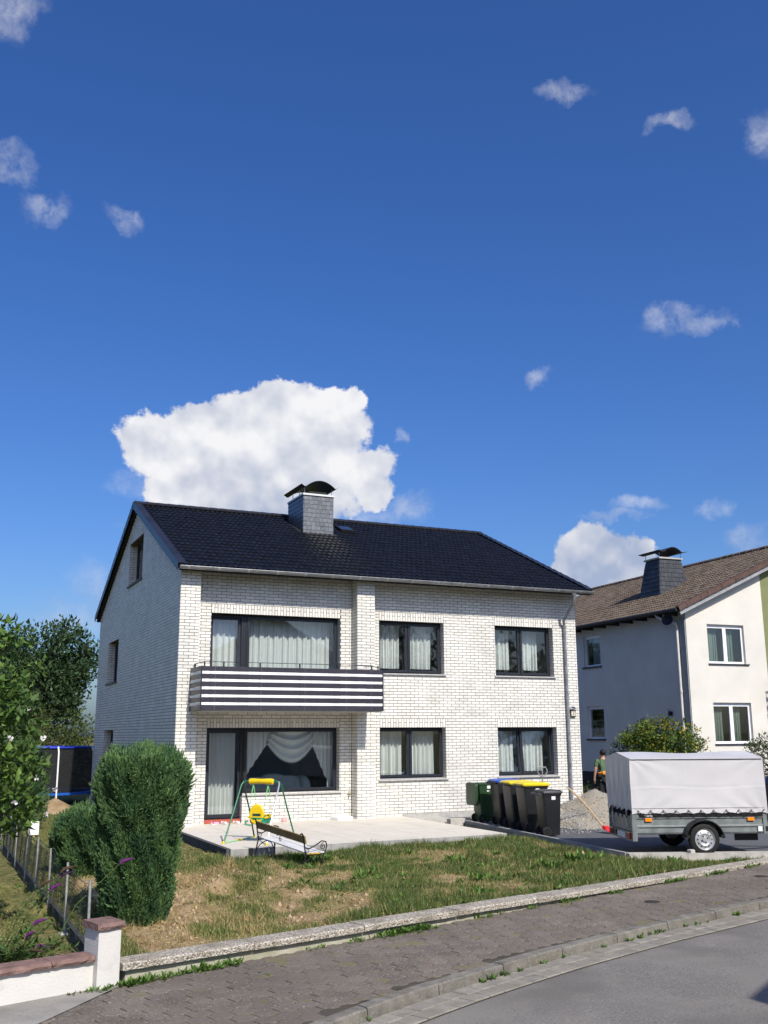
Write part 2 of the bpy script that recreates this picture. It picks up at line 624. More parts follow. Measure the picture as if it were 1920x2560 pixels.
def ground_material():
    m = bpy.data.materials.new('garden_soil')
    m.use_nodes = True
    N, L = m.node_tree.nodes, m.node_tree.links
    p = N['Principled BSDF']
    p.inputs['Roughness'].default_value = 0.95
    p.inputs['Specular IOR Level'].default_value = 0.1
    g = N.new('ShaderNodeNewGeometry')
    at = N.new('ShaderNodeAttribute')
    at.attribute_name = 'turf'

    def nz(s, d):
        n = N.new('ShaderNodeTexNoise')
        n.inputs['Scale'].default_value = s
        n.inputs['Detail'].default_value = d
        L.new(g.outputs['Position'], n.inputs['Vector'])
        return n

    def mix(a, b, f):
        x = N.new('ShaderNodeMix')
        x.data_type = 'RGBA'
        for k, v in (('A', a), ('B', b)):
            if isinstance(v, tuple):
                x.inputs[k].default_value = (*v, 1)
            else:
                L.new(v, x.inputs[k])
        L.new(f, x.inputs['Factor'])
        return x.outputs['Result']
    n1, n2, n3 = nz(3.2, 6), nz(22, 5), nz(9, 4)

    def rmp(v, lo, hi):
        r = N.new('ShaderNodeMapRange')
        r.inputs['From Min'].default_value = lo
        r.inputs['From Max'].default_value = hi
        L.new(v, r.inputs['Value'])
        return r.outputs[0]
    soil = mix((0.25, 0.175, 0.095), (0.37, 0.275, 0.165), rmp(n1.outputs['Fac'], .35, .65))
    soil = mix(soil, (0.17, 0.115, 0.06), rmp(n2.outputs['Fac'], .58, .72))
    turf = mix((0.085, 0.095, 0.028), (0.20, 0.17, 0.07), rmp(n3.outputs['Fac'], .4, .65))
    c = mix(soil, turf, rmp(at.outputs['Fac'], .30, .75))
    L.new(c, p.inputs['Base Color'])
    b = N.new('ShaderNodeBump')
    b.inputs['Strength'].default_value = 0.9
    b.inputs['Distance'].default_value = 0.035
    L.new(n2.outputs['Fac'], b.inputs['Height'])
    L.new(b.outputs[0], p.inputs['Normal'])
    return m


M_SOIL = ground_material()
ground = fast('ground', V, F, M_SOIL, smooth=True)
tag(ground, kind='structure')
at = ground.data.attributes.new('turf', 'FLOAT', 'POINT')
at.data.foreach_set('value', green_mask(GX, GY).ravel().astype(np.float32))

# ------------------------------------------------------------------ road, gutter, kerb, pavement
M_ASPH = mat('asphalt', (0.195, 0.182, 0.163), 0.9, 0.0, 1.2, 0.7, 200, col2=(0.23, 0.213, 0.19), thr=(.42, .58))


def speckle(m, scale, lo, hi, col, k):
    """adds fine bright or dark grit to a material's base colour"""
    N, L = m.node_tree.nodes, m.node_tree.links
    p = N['Principled BSDF']
    src = p.inputs['Base Color'].links[0].from_socket
    g = N.new('ShaderNodeNewGeometry')
    n = N.new('ShaderNodeTexNoise')
    n.inputs['Scale'].default_value = scale
    n.inputs['Detail'].default_value = 2
    L.new(g.outputs['Position'], n.inputs['Vector'])
    r = N.new('ShaderNodeMapRange')
    r.inputs['From Min'].default_value = lo
    r.inputs['From Max'].default_value = hi
    r.inputs['To Max'].default_value = k
    L.new(n.outputs['Fac'], r.inputs['Value'])
    x = N.new('ShaderNodeMix')
    x.data_type = 'RGBA'
    L.new(r.outputs[0], x.inputs['Factor'])
    L.new(src, x.inputs['A'])
    x.inputs['B'].default_value = (*col, 1)
    L.new(x.outputs['Result'], p.inputs['Base Color'])


speckle(M_ASPH, 55, .56, .68, (0.34, 0.33, 0.31), 0.8)
speckle(M_ASPH, 38, .60, .72, (0.055, 0.053, 0.05), 0.75)
speckle(M_ASPH, 0.9, .50, .68, (0.145, 0.134, 0.118), 0.7)
speckle(M_ASPH, 2.3, .58, .70, (0.26, 0.24, 0.205), 0.35)
speckle(M_ASPH, 0.55, .56, .66, (0.25, 0.235, 0.20), 0.55)
M_PAVER = mat('dark_paver', (0.165, 0.138, 0.112), 0.9, 0.16, 2.2, 0.4, 150, island=0.10, objrand=0.10)
speckle(M_PAVER, 50, .58, .66, (0.30, 0.28, 0.26), 0.7)
speckle(M_PAVER, 1.1, .50, .70, (0.105, 0.09, 0.075), 0.55)
speckle(M_PAVER, 3.1, .62, .70, (0.16, 0.15, 0.05), 0.6)
M_JOINT = mat('joint_sand', (0.026, 0.024, 0.02), 0.95, 0.2, 12)
M_KERB = mat('kerb_concrete', (0.19, 0.178, 0.15), 0.9, 0.2, 7, 0.35, 120, island=.06)
M_GUT = mat('gutter_paver', (0.275, 0.255, 0.215), 0.9, 0.15, 6, 0.3, 120, island=0.1, objrand=0.1)
speckle(M_KERB, 3, .50, .70, (0.12, 0.105, 0.075), 0.5)
speckle(M_KERB, 45, .58, .68, (0.33, 0.31, 0.27), 0.5)
speckle(M_GUT, 2.5, .46, .70, (0.19, 0.17, 0.13), 0.5)
speckle(M_GUT, 40, .58, .68, (0.14, 0.125, 0.10), 0.5)
M_APRON = mat('worn_concrete', (0.30, 0.285, 0.255), 0.9, 0.16, 2.5, 0.4, 120)
speckle(M_APRON, 40, .58, .7, (0.14, 0.13, 0.12), 0.6)

ss = np.concatenate([np.arange(-40, -6, 2.0), np.arange(-6, 14, 0.4), np.arange(14, 60, 2.0)])
mb = MB()
GUTW = 0.42
for i in range(len(ss) - 1):
    q = []
    for s_ in (ss[i], ss[i + 1]):
        k0 = float(kn(s_))
        q.append([SN(s_, k0 - 0.2, zst(s_) - 0.108), SN(s_, -11.5 + min(0, k0 + 2), zst(s_) - 0.10)])
    mb.add([q[0][1], q[1][1], q[1][0], q[0][0]], [(0, 1, 2, 3)])
tag(mb.build('road', M_ASPH), kind='structure')

# kerb: one stone per metre, following the bend
kerb = empty('kerb', (0, 0, 0))
tag(kerb, kind='structure')
js = np.arange(-10.39, 22, 1.02)
for i in range(len(js) - 1):
    sa, sb = js[i] + .006, js[i + 1] - .006
    if sb < -7 or sa > 17:
        continue
    mb = MB()
    sub = np.linspace(sa, sb, 4)
    dz = rnd.uniform(-.006, .006)
    for t in range(3):
        vs = []
        for s_ in (sub[t], sub[t + 1]):
            k0, z = float(kn(s_)), float(zst(s_)) + dz
            vs += [SN(s_, k0 - .13, z - .16), SN(s_, k0 - .118, z - .012), SN(s_, k0 - .10, z), SN(s_, k0 + .02, z), SN(s_, k0 + .02, z - .16)]
        fs = [(j, j + 5, j + 6, j + 1) for j in range(4)]
        if t == 0:
            fs.append((0, 1, 2, 3, 4))
        if t == 2:
            fs.append((9, 8, 7, 6, 5))
        mb.add(vs, fs)
    mb.build('kerb_stone', M_KERB, kerb)
# gutter: two rows of pale setts at the foot of the kerb
gut = empty('gutter_strip', (0, 0, 0))
tag(gut, kind='structure')
mb = MB()
for i in range(len(ss) - 1):
    vs = []
    for s_ in (ss[i], ss[i + 1]):
        k0 = float(kn(s_))
        vs += [SN(s_, k0 - .135 - GUTW, zst(s_) - .104), SN(s_, k0 - .11, zst(s_) - .104)]
    mb.add(vs, [(0, 2, 3, 1)])
mb.build('bedding', M_JOINT, gut)
me_set = MB().bevbox(-.112, .112, -.094, .094, -.02, .012, .006).mesh('gutter_sett', M_GUT)
stuff = MB()
for row in range(2):
    s_ = -7.0 + row * .12
    while s_ < 17:
        k0 = float(kn(s_))
        c = SN(s_, k0 - .135 - .105 - row * .205, zst(s_) - .104 + rnd.uniform(-.002, .002))
        sl_ = math.atan2(float(kn(s_ + .1)) - float(kn(s_ - .1)), .2)
        if -2.0 < s_ < 8.5:
            o = link('gutter_sett', me_set, gut)
            o.location = c
            o.rotation_euler = (0, 0, AL + sl_ + rnd.uniform(-.012, .012))
        else:
            ca, sa = math.cos(AL + sl_), math.sin(AL + sl_)
            stuff.add([(c.x + x * ca - y * sa, c.y + x * sa + y * ca, c.z + .012) for x, y in ((-.11, -.09), (.11, -.09), (.11, .09), (-.11, .09))], [(0, 1, 2, 3)])
        s_ += .232
tag(stuff.build('far_setts', M_GUT, gut), kind='stuff')

# pavement: interlocking wavy pavers in rows along the street
pav = empty('pavement', (0, 0, 0))
tag(pav, kind='structure')
mb = MB()
for i in range(len(ss) - 1):
    vs = []
    for s_ in (ss[i], ss[i + 1]):
        vs += [SN(s_, float(kn(s_)), zst(s_) - .018), SN(s_, 0.08, zst(s_) - .018)]
    mb.add(vs, [(0, 2, 3, 1)])
mb.build('bedding', M_JOINT, pav)
mb = MB()
for i in range(len(ss) - 1):
    vs = []
    for s_ in (ss[i], ss[i + 1]):
        vs += [SN(s_, float(kn(s_)) + .015, zst(s_) - .007), SN(s_, float(kn(s_)) + .26, zst(s_) - .007)]
    mb.add(vs, [(0, 2, 3, 1)])
mb.build('edge_fill', mat('edge_mortar', (.085, .072, .055), .95, .25, 5, .5, 90), pav)
PA, PB, PW = .108, .094, .021
OUT = [(-PA, PB - PW), (-PA, -PB + PW), (-.6 * PA, -PB + PW), (-.42 * PA, -PB - PW), (.42 * PA, -PB - PW), (.6 * PA, -PB + PW),
       (PA, -PB + PW), (PA, PB - PW), (.6 * PA, PB - PW), (.42 * PA, PB + PW), (-.42 * PA, PB + PW), (-.6 * PA, PB - PW)]
OUT = [(x * .962, y * .915) for x, y in OUT]


def paver(mb, xf):
    n = len(OUT)
    vs = [xf(x, y, -.02) for x, y in OUT] + [xf(x, y, -.003) for x, y in OUT] + [xf(x * .95, y * .94, 0) for x, y in OUT]
    fs = [tuple(range(2 * n, 3 * n))]
    for i in range(n):
        j = (i + 1) % n
        fs += [(i, j, n + j, n + i), (n + i, n + j, 2 * n + j, 2 * n + i)]
    mb.add(vs, fs)


pm = MB()
paver(pm, lambda x, y, z: (x, y, z))
me_pav = pm.mesh('paver', M_PAVER)


def apron_side(s, n):
    """> 0 where the smooth concrete apron lies, left of the slanting joint"""
    return (n + .2) - (s + 1.48) * (.67 / 1.02)


places = []
row = 0
n_ = -0.10 - PB
while n_ > -4.2:
    s_ = -6.0 + (row % 2) * PA
    while s_ < 14.5:
        if n_ - PB * .6 > float(kn(s_)) + .02 and apron_side(s_, n_) < PB * 1.2:
            places.append((s_, n_))
        s_ += 2 * PA
    n_ -= 2 * PB
    row += 1
places.sort(key=lambda q: (SN(q[0], q[1]) - CAMP).length + (0 if q[0] > -1.6 else 5))
far = MB()
tilt = math.atan(.0128)
for i, (s_, n_) in enumerate(places):
    z = float(zst(s_)) + rnd.uniform(-.003, .003)
    if i < 300:
        o = link('paver', me_pav, pav)
        o.location = SN(s_, n_, z)
        o.rotation_euler = (rnd.uniform(-.012, .012), -tilt + rnd.uniform(-.012, .012), AL)
    else:
        tx, ty = rnd.uniform(-.012, .012), rnd.uniform(-.012, .012)
        paver(far, lambda x, y, zz: SN(s_ + x, n_ + y, z + zz + x * (.0128 + tx) + y * ty))
tag(far.build('far_pavers', M_PAVER, pav), kind='stuff')
# concrete apron in front of the white wall
mb = MB()
prof = [(-1.44, -.2)]
mb.add([SN(-1.46, .06, zst(-1.5) + .009), SN(-1.48, -.2, zst(-1.5) + .009), SN(-2.5, -.87, zst(-2.5) + .009), SN(-5.2, -2.65, zst(-5.2) + .009), SN(-9, -5.1, zst(-9) + .009), SN(-9, .08, zst(-9) + .009)], [(0, 5, 4, 3, 2, 1)])
tag(mb.build('apron', M_APRON), kind='structure')

# small iron valve covers let into the pavement
for (s_, n_, lb) in ((5.95, -.97, 'small oval iron valve cover in the pavement nearer the camera'), (9.05, -.80, 'small oval iron valve cover in the pavement farther up the street')):
    vc = empty('valve_cover', tuple(SN(s_, n_, float(zst(s_)) + .002)), AL, lb, 'valve cover', 'valve covers in the pavement')
    MB().lathe([(0, .006), (.075, .006), (.085, .004), (.09, -.01)], (0, 0, 0), 'z', 22).build('lid', mat('cast_iron', (.030, .027, .024), .7, .2, 30), vc, True)
    MB().lathe([(.088, .003), (.10, .004), (.108, .003), (.11, -.01)], (0, 0, 0), 'z', 22).build('ring', mat('rusty_iron', (.06, .045, .035), .8, .2, 30), vc, True)

# ------------------------------------------------------------------ low garden wall with pebble coping
def pebble_material():
    m = bpy.data.materials.new('exposed_pebble')
    m.use_nodes = True
    N, L = m.node_tree.nodes, m.node_tree.links
    p = N['Principled BSDF']
    p.inputs['Roughness'].default_value = .85
    g = N.new('ShaderNodeNewGeometry')
    v = N.new('ShaderNodeTexVoronoi')
    v.inputs['Scale'].default_value = 62
    L.new(g.outputs['Position'], v.inputs['Vector'])
    cr = N.new('ShaderNodeValToRGB')
    e = cr.color_ramp.elements
    e[0].color = (.20, .165, .12, 1)
    e[1].color = (.62, .58, .50, 1)
    e.new(.5).color = (.42, .375, .31, 1)
    sp = N.new('ShaderNodeSeparateColor')
    L.new(v.outputs['Color'], sp.inputs[0])
    L.new(sp.outputs[0], cr.inputs[0])
    mx = N.new('ShaderNodeMix')
    mx.data_type = 'RGBA'
    r = N.new('ShaderNodeMapRange')
    r.inputs['From Min'].default_value = .55
    r.inputs['From Max'].default_value = .95
    L.new(v.outputs['Distance'], r.inputs['Value'])
    L.new(r.outputs[0], mx.inputs['Factor'])
    L.new(cr.outputs[0], mx.inputs['A'])
    mx.inputs['B'].default_value = (.11, .10, .08, 1)
    L.new(mx.outputs['Result'], p.inputs['Base Color'])
    b = N.new('ShaderNodeBump')
    b.invert = True
    b.inputs['Strength'].default_value = 1
    b.inputs['Distance'].default_value = .012
    L.new(v.outputs['Distance'], b.inputs['Height'])
    L.new(b.outputs[0], p.inputs['Normal'])
    return m


M_PEB = pebble_material()
speckle(M_PEB, 2.6, .52, .68, (0.17, 0.145, 0.10), 0.55)
M_RENDERY = mat('weathered_render', (0.44, 0.42, 0.34), 0.95, 0.2, 4, 0.4, 70, col2=(0.30, 0.29, 0.20))
gw = empty('garden_wall', tuple(SN(0, 0, 0)), AL, 'low garden wall with pebbled coping slabs between lawn and pavement', 'wall')
mb = MB()
seg = np.linspace(-1.36, 11.6, 14)
for i in range(len(seg) - 1):
    a_, b_ = seg[i], seg[i + 1]
    z0, z1 = float(zst(a_)) - .2, float(zst(b_)) - .2
    mb.add([(a_, -.09, z0), (b_, -.09, z1), (b_, .12, z1), (a_, .12, z0), (a_, -.09, -.178), (b_, -.09, -.178), (b_, .12, -.178), (a_, .12, -.178)],
           [(0, 1, 5, 4), (2, 3, 7, 6), (4, 5, 6, 7)] + ([(3, 0, 4, 7)] if i == 0 else []) + ([(1, 2, 6, 5)] if i == len(seg) - 2 else []))
mb.build('wall', M_RENDERY, gw)
s_ = -1.42
while s_ < 11.4:
    l = 1.5
    o = MB()
    n1 = 10
    a_, b_ = s_ + .005, s_ + l - .005
    pr = [(-.15, -.176), (-.152, -.125), (-.137, -.11), (.15, -.108), (.158, -.12), (.158, -.176)]
    for t in range(n1):
        vs = []
        for q in (t, t + 1):
            x = a_ + (b_ - a_) * q / n1
            vs += [(x, y + (rnd.uniform(-.004, .004) if 0 < q < n1 else 0), z) for y, z in pr]
        k = len(pr)
        fs = [(j, k + j, k + (j + 1) % k, (j + 1) % k) for j in range(k)]
        if t == 0:
            fs.append(tuple(range(k)))
        if t == n1 - 1:
            fs.append(tuple(2 * k - 1 - j for j in range(k)))
        o.add(vs, fs)
    ob = o.build('coping_stone', M_PEB, gw)
    ob.location = (0, 0, rnd.uniform(-.006, .006))
    s_ += l

# ------------------------------------------------------------------ neighbour's white wall, gate pillar and fence
M_WREND = mat('white_render', (0.60, 0.585, 0.55), 0.9, 0.05, 2.2, 0.2, 50, col2=(0.53, 0.515, 0.48))
speckle(M_WREND, 5, .60, .74, (0.36, 0.34, 0.29), 0.45)
M_SAND = mat('red_sandstone', (0.22, 0.135, 0.115), 0.85, 0.2, 9, 0.7, 30)
ww = empty('white_wall', tuple(SN(-1.6, -.05, -.3)), AL, 'low white rendered wall with brown sandstone caps ending in a square pillar', 'wall')


def W(s, n):
    return s + 1.6, n + .05


mb = MB()
mb.box(-7.5, -.10, -.06, .13, -.2, .245)
mb.build('wall', M_WREND, ww)
mb = MB()
mb.bevbox(-.098, .13, -.14, .17, -.2, .53, .004)
mb.build('pillar', M_WREND, ww)


def rough_cap(x0, x1, y0, y1, z0, z1, name):
    mb = MB()
    n1 = max(2, int((x1 - x0) / .05))
    rows = []
    for i in range(n1 + 1):
        x = x0 + (x1 - x0) * i / n1
        j = lambda k: rnd.uniform(-k, k)
        rows.append([(x, y0 + j(.008), z0), (x, y0 - .012 + j(.01), z0 + (z1 - z0) * .45), (x, y0 + .012 + j(.008), z1 - .004), (x, y0 + .04, z1), (x, y1 - .02, z1), (x, y1, z0 + .01), (x, y1, z0)])
    vs = [v for r_ in rows for v in r_]
    k = 7
    fs = [(i * k + j, (i + 1) * k + j, (i + 1) * k + (j + 1) % k, i * k + (j + 1) % k) for i in range(n1) for j in range(k)]
    fs += [tuple(range(k)), tuple(n1 * k + k - 1 - j for j in range(k))]
    mb.add(vs, fs)
    return mb.build(name, M_SAND, ww)


rough_cap(-.122, .155, -.165, .195, .531, .592, 'pillar_cap')
x = -.11
for l in (.42, .68, .70, .7, .7, .7, .7, .7):
    rough_cap(x - l + .006, x, -.10, .17, .247, .305, 'coping_stone')
    x -= l

# chain-link fence running back from the pillar
M_GALV = mat('galvanised_post', (0.34, 0.345, 0.33), 0.6, 0.2, 15, metal=0.25)
M_MESH = mat('green_wire', (0.035, 0.050, 0.045), 0.5, 0.1, 10)
M_FKERB = mat('fence_kerb', (0.10, 0.10, 0.10), 0.9, 0.25, 8, 0.4, 60)
fence = empty('chain_link_fence', (-3.66, -12.6, -.27), 0, 'chain link fence with grey steel posts running back from the white pillar', 'fence')
ys = [0.35, 2.06, 3.76, 5.37, 7.0, 8.7, 10.3, 12.0]
for i, y in enumerate(ys):
    lean = rnd.uniform(-.02, .02)
    MB().tube([(0, y, -.1), (lean, y, .83)], .015, 10).build('post', M_GALV, fence, True)
    f = MB()
    f.bevbox(-.07, .07, y - .08, y + .08, -.1, .04, .02)
    if i in (1, 2, 3):
        f.build('footing', M_CONC, fence)
MB().box(.03, .09, .3, 12, -.12, .13).build('kerb_board', M_FKERB, fence)
wv, wf = [], []


def wire(p, q, r=.0021):
    d = np.array(q) - np.array(p)
    o = len(wv)
    up = np.array((0, 0, 1.0)) if abs(d[2]) < .9 * np.linalg.norm(d) else np.array((0, 1.0, 0))
    n = np.cross(d, up)
    n = n / np.linalg.norm(n) * r
    b = np.cross(n, d)
    b = b / np.linalg.norm(b) * r
    for c in (p, q):
        for k in range(3):
            t = 2 * PI * k / 3
            wv.append(np.array(c) + n * math.cos(t) + b * math.sin(t))
    for k in range(3):
        wf.append((o + k, o + (k + 1) % 3, o + 3 + (k + 1) % 3, o + 3 + k))


def sag(y):
    j = min(range(len(ys) - 1), key=lambda k: abs((ys[k] + ys[k + 1]) / 2 - y))
    t = (y - ys[j]) / (ys[j + 1] - ys[j])
    return .80 - .12 * max(0, 4 * t * (1 - t)) * (.6 + .4 * math.sin(j * 2.1))


step = .075
k = -int(.75 / step)
for d in (1, -1):
    y = -.6
    while y < 12.6:
        pts = []
        for q in range(0, 12):
            z = .06 + q * step
            yy = y + d * q * step
            if .35 < yy < 12 and z < sag(yy):
                pts.append((.024 + .006 * math.sin(yy * 9 + z * 5), yy, z))
        if len(pts) > 1:
            for p_, q_ in zip(pts, pts[1:]):
                wire(p_, q_)
        y += step
yy = .35
while yy < 11.9:
    wire((.024, yy, sag(yy)), (.024, yy + .15, sag(yy + .15)), .0045)
    wire((.024, yy, .40), (.024, yy + .15, .40), .003)
    yy += .15
tag(fast('wire_mesh', wv, wf, M_MESH, fence), kind='stuff')
# ------------------------------------------------------------------ the brick house
CH, BL, JT = 2.75 / 36, 0.2437, 0.0118          # course height, brick pitch, joint
ZB = 2.203 - 29 * CH                             # first bed joint
HL, HD, REC = 11.53, 11.78, 0.36                 # length, depth, recess of the panels behind the pilasters
EAVE_Y, RIDGE_Y = -0.27, 5.888
EAVE_Z, RIDGE_Z = 5.975, 8.735
SLOPE = (RIDGE_Z - EAVE_Z) / (RIDGE_Y - EAVE_Y)


def cz(k):
    return ZB + k * CH


house = empty('brick_house', (0, 0, 0), 0, 'two storey white brick house with black tiled gable roof and striped balcony', 'house')


def cut_rects(x0, x1, z0, z1, holes):
    """rectangle minus rectangular holes, as a list of rectangles"""
    xs = sorted({x0, x1, *[h[0] for h in holes], *[h[1] for h in holes]})
    xs = [x for x in xs if x0 <= x <= x1]
    zs = sorted({z0, z1, *[h[2] for h in holes], *[h[3] for h in holes]})
    zs = [z for z in zs if z0 <= z <= z1]
    out = []
    for i in range(len(xs) - 1):
        for j in range(len(zs) - 1):
            cx, c_z = (xs[i] + xs[i + 1]) / 2, (zs[j] + zs[j + 1]) / 2
            if not any(h[0] < cx < h[1] and h[2] < c_z < h[3] for h in holes):
                out.append((xs[i], xs[i + 1], zs[j], zs[j + 1]))
    return out


SILL_U, SILL_L = cz(47), cz(12)
LT_U, LT_L = cz(65), cz(29)
SILL_BIG = cz(8) + .05
FRONT_HOLES = [(.864, 4.245, cz(34), LT_U), (5.345, 7.245, SILL_U, LT_U), (8.842, 10.728, SILL_U, LT_U),
               (.84, 1.74, cz(0), LT_L), (1.74, 4.235, SILL_BIG, LT_L), (5.355, 7.255, SILL_L, LT_L), (8.85, 10.736, SILL_L, LT_L)]
GABLE_HOLES = [(4.86, 6.89, 6.40, 7.67), (8.06, 9.88, cz(48), LT_U), (8.2, 9.86, cz(16), LT_L)]
REV = 0.20            # depth of the window reveals
EAVE_WALL, PIL_TOP = 6.09, 5.965

wall = MB()
FR = REC + .012        # mortar face stands behind the brick face


def vquad(mb, axis, c, a0, a1, z0, z1, m=0):
    if axis == 'y':
        mb.add([(a0, c, z0), (a1, c, z0), (a1, c, z1), (a0, c, z1)], [(0, 1, 2, 3)], m)
    else:
        mb.add([(c, a0, z0), (c, a1, z0), (c, a1, z1), (c, a0, z1)], [(3, 2, 1, 0)], m)


for r_ in cut_rects(0.2, HL, -.6, EAVE_WALL, FRONT_HOLES):
    vquad(wall, 'y', FR, *r_)
for (x0, x1) in ((0, .489), (4.571, 5.07)):
    wall.box(x0 + .012, x1 - .012, .012, .5, -.6, PIL_TOP, skip=('t', 'b', 'k'))
for h in FRONT_HOLES:
    x0, x1, z0, z1 = h
    wall.add([(x0 - .012, FR, z0), (x0 - .012, FR + .4, z0), (x0 - .012, FR + .4, z1), (x0 - .012, FR, z1)], [(0, 1, 2, 3)])
    wall.add([(x1 + .012, FR, z0), (x1 + .012, FR + .4, z0), (x1 + .012, FR + .4, z1), (x1 + .012, FR, z1)], [(3, 2, 1, 0)])
    wall.add([(x0, FR, z1 + .01), (x1, FR, z1 + .01), (x1, FR + .4, z1 + .01), (x0, FR + .4, z1 + .01)], [(3, 2, 1, 0)])
    wall.add([(x0, FR, z0 - .01), (x1, FR, z0 - .01), (x1, FR + .4, z0 - .01), (x0, FR + .4, z0 - .01)], [(0, 1, 2, 3)])


def gable_top(y):
    return EAVE_Z + SLOPE * ((y if y < RIDGE_Y else 2 * RIDGE_Y - y) - EAVE_Y) - .14


# gable wall in strips so that its top follows the roof
ys_ = sorted({0.0, RIDGE_Y, HD, *[h[0] for h in GABLE_HOLES], *[h[1] for h in GABLE_HOLES], *np.linspace(0, HD, 13)})
for ya, yb in zip(ys_, ys_[1:]):
    ym = (ya + yb) / 2
    hs = sorted([h for h in GABLE_HOLES if h[0] < ym < h[1]], key=lambda h: h[2])
    z = -.7
    for h in hs:
        vquad(wall, 'x', .012, ya, yb, z, h[2])
        z = h[3]
    wall.add([(.012, ya, z), (.012, yb, z), (.012, yb, gable_top(yb)), (.012, ya, gable_top(ya))], [(3, 2, 1, 0)])
for (y0, y1, z0, z1) in GABLE_HOLES:
    wall.add([(.012, y0, z0), (.4, y0, z0), (.4, y0, z1), (.012, y0, z1)], [(3, 2, 1, 0)])
    wall.add([(.012, y1 + .012, z0), (.4, y1 + .012, z0), (.4, y1 + .012, z1), (.012, y1 + .012, z1)], [(0, 1, 2, 3)])
    wall.add([(.012, y0, z1), (.012, y1, z1), (.4, y1, z1), (.4, y0, z1)], [(0, 1, 2, 3)])
    wall.add([(.012, y0, z0), (.012, y1, z0), (.4, y1, z0), (.4, y0, z0)], [(3, 2, 1, 0)])
# far end gable and rear wall
for ya, yb in zip((REC, RIDGE_Y), (RIDGE_Y, HD)):
    wall.add([(HL, ya, -.7), (HL, yb, -.7), (HL, yb, gable_top(yb)), (HL, ya, gable_top(ya))], [(0, 1, 2, 3)], 1)
wall.add([(0, HD, -.7), (HL, HD, -.7), (HL, HD, 5.9), (0, HD, 5.9)], [(3, 2, 1, 0)], 1)
wall.build('wall', [M_MORTAR, M_PLAIN], house)

# bricks: (x0, x1, z0, z1) rectangles on a face, cut round the openings
BR = []      # (face, a0, a1, z0, z1, depth coordinate)


def lay(a0, a1, z0, z1, face, c, holes=(), phase=0.0, edge_full=False):
    k0, k1 = int(math.floor((z0 - ZB) / CH + .01)), int(math.ceil((z1 - ZB) / CH - .01))
    for k in range(k0, k1):
        za, zb = max(z0, cz(k)), min(z1, cz(k + 1))
        if zb - za < .02:
            continue
        spans = [(a0, a1)]
        for h in holes:
            if h[2] < (za + zb) / 2 < h[3]:
                ns_ = []
                for (p, q) in spans:
                    if h[1] <= p or h[0] >= q:
                        ns_.append((p, q))
                    else:
                        if h[0] > p:
                            ns_.append((p, h[0]))
                        if h[1] < q:
                            ns_.append((h[1], q))
                spans = ns_
        off = phase + (k % 2) * BL / 2
        for (p, q) in spans:
            e = off + math.floor((p - off) / BL) * BL
            while e < q - .012:
                x0, x1 = max(p, e), min(q, e + BL)
                if x1 - x0 > .03:
                    BR.append((face, x0 + JT / 2, x1 - JT / 2, za + JT / 2, zb - JT / 2, c))
                e += BL


SOLD = []


def soldier(x0, x1, k, face, c):
    """three courses of upright bricks, full ones and stacked halves in turn"""
    n = max(2, round((x1 - x0) / .0775))
    w = (x1 - x0) / n
    z0, z1 = cz(k), cz(k + 3)
    for i in range(n):
        p, q = x0 + i * w + JT / 2, x0 + (i + 1) * w - JT / 2
        if i % 2 == 0:
            BR.append((face, p, q, z0 + JT / 2, z1 - JT / 2, c))
        else:
            zm = (z0 + z1) / 2 + .012
            BR.append((face, p, q, z0 + JT / 2, zm - JT / 2, c))
            BR.append((face, p, q, zm + JT / 2, z1 - JT / 2, c))


lint = []
for (x0, x1, k) in ((.864, 4.245, 65), (5.345, 7.245, 65), (8.842, 10.728, 65), (.84, 4.235, 29), (5.355, 7.255, 29), (8.85, 10.736, 29)):
    soldier(x0, x1, k, 'front', REC)
    lint.append((x0, x1, cz(k), cz(k + 3)))
lay(.489, 4.571, ZB, EAVE_WALL, 'front', REC, FRONT_HOLES + lint, .489)
lay(5.07, HL, -.45, EAVE_WALL, 'front', REC, FRONT_HOLES + lint, 5.07 - .06)
lay(0.0, .489, ZB, PIL_TOP, 'front', 0.0, (), 0.0)
lay(4.571, 5.07, ZB, PIL_TOP, 'front', 0.0, (), 4.571)
for xp in (4.571,):
    lay(.012, REC - .003, ZB, PIL_TOP, 'left', xp, (), .12)
lay(.012, REC - .003, ZB, PIL_TOP, 'right', .489, (), .12)
lay(.012, REC - .003, ZB, PIL_TOP, 'right', 5.07, (), .12)
for (x0, x1, z0, z1) in FRONT_HOLES:
    if x0 in (1.74,):
        lay(REC + .012, REC + REV + .08, z0, z1, 'left', x1, (), REC)
        continue
    if x1 == 1.74:
        lay(REC + .012, REC + REV + .08, z0, SILL_BIG - .03, 'left', x1, (), REC)
        lay(REC + .012, REC + REV + .08, z0, z1, 'right', x0, (), REC)
        continue
    lay(REC + .012, REC + REV + .08, z0, z1, 'left', x1, (), REC)
    lay(REC + .012, REC + REV + .08, z0, z1, 'right', x0, (), REC)
# gable end: courses cut to the slope
for k in range(int((-.55 - ZB) / CH), int((RIDGE_Z - ZB) / CH)):
    za, zb = cz(k), cz(k + 1)
    if za > gable_top(RIDGE_Y):
        break
    yl = 0.0 if zb < gable_top(0) else (zb + .14 - EAVE_Z) / SLOPE + EAVE_Y
    yr = 2 * RIDGE_Y - yl if yl > 0 else HD
    if yr - yl > .05:
        hs = [h for h in GABLE_HOLES]
        lay(max(yl, 0.012), yr, za, zb, 'gable', 0.0, hs, .0)
for (y0, y1, z0, z1) in GABLE_HOLES:
    lay(.012, .30, z0, z1, 'gfront', y1, (), .0)

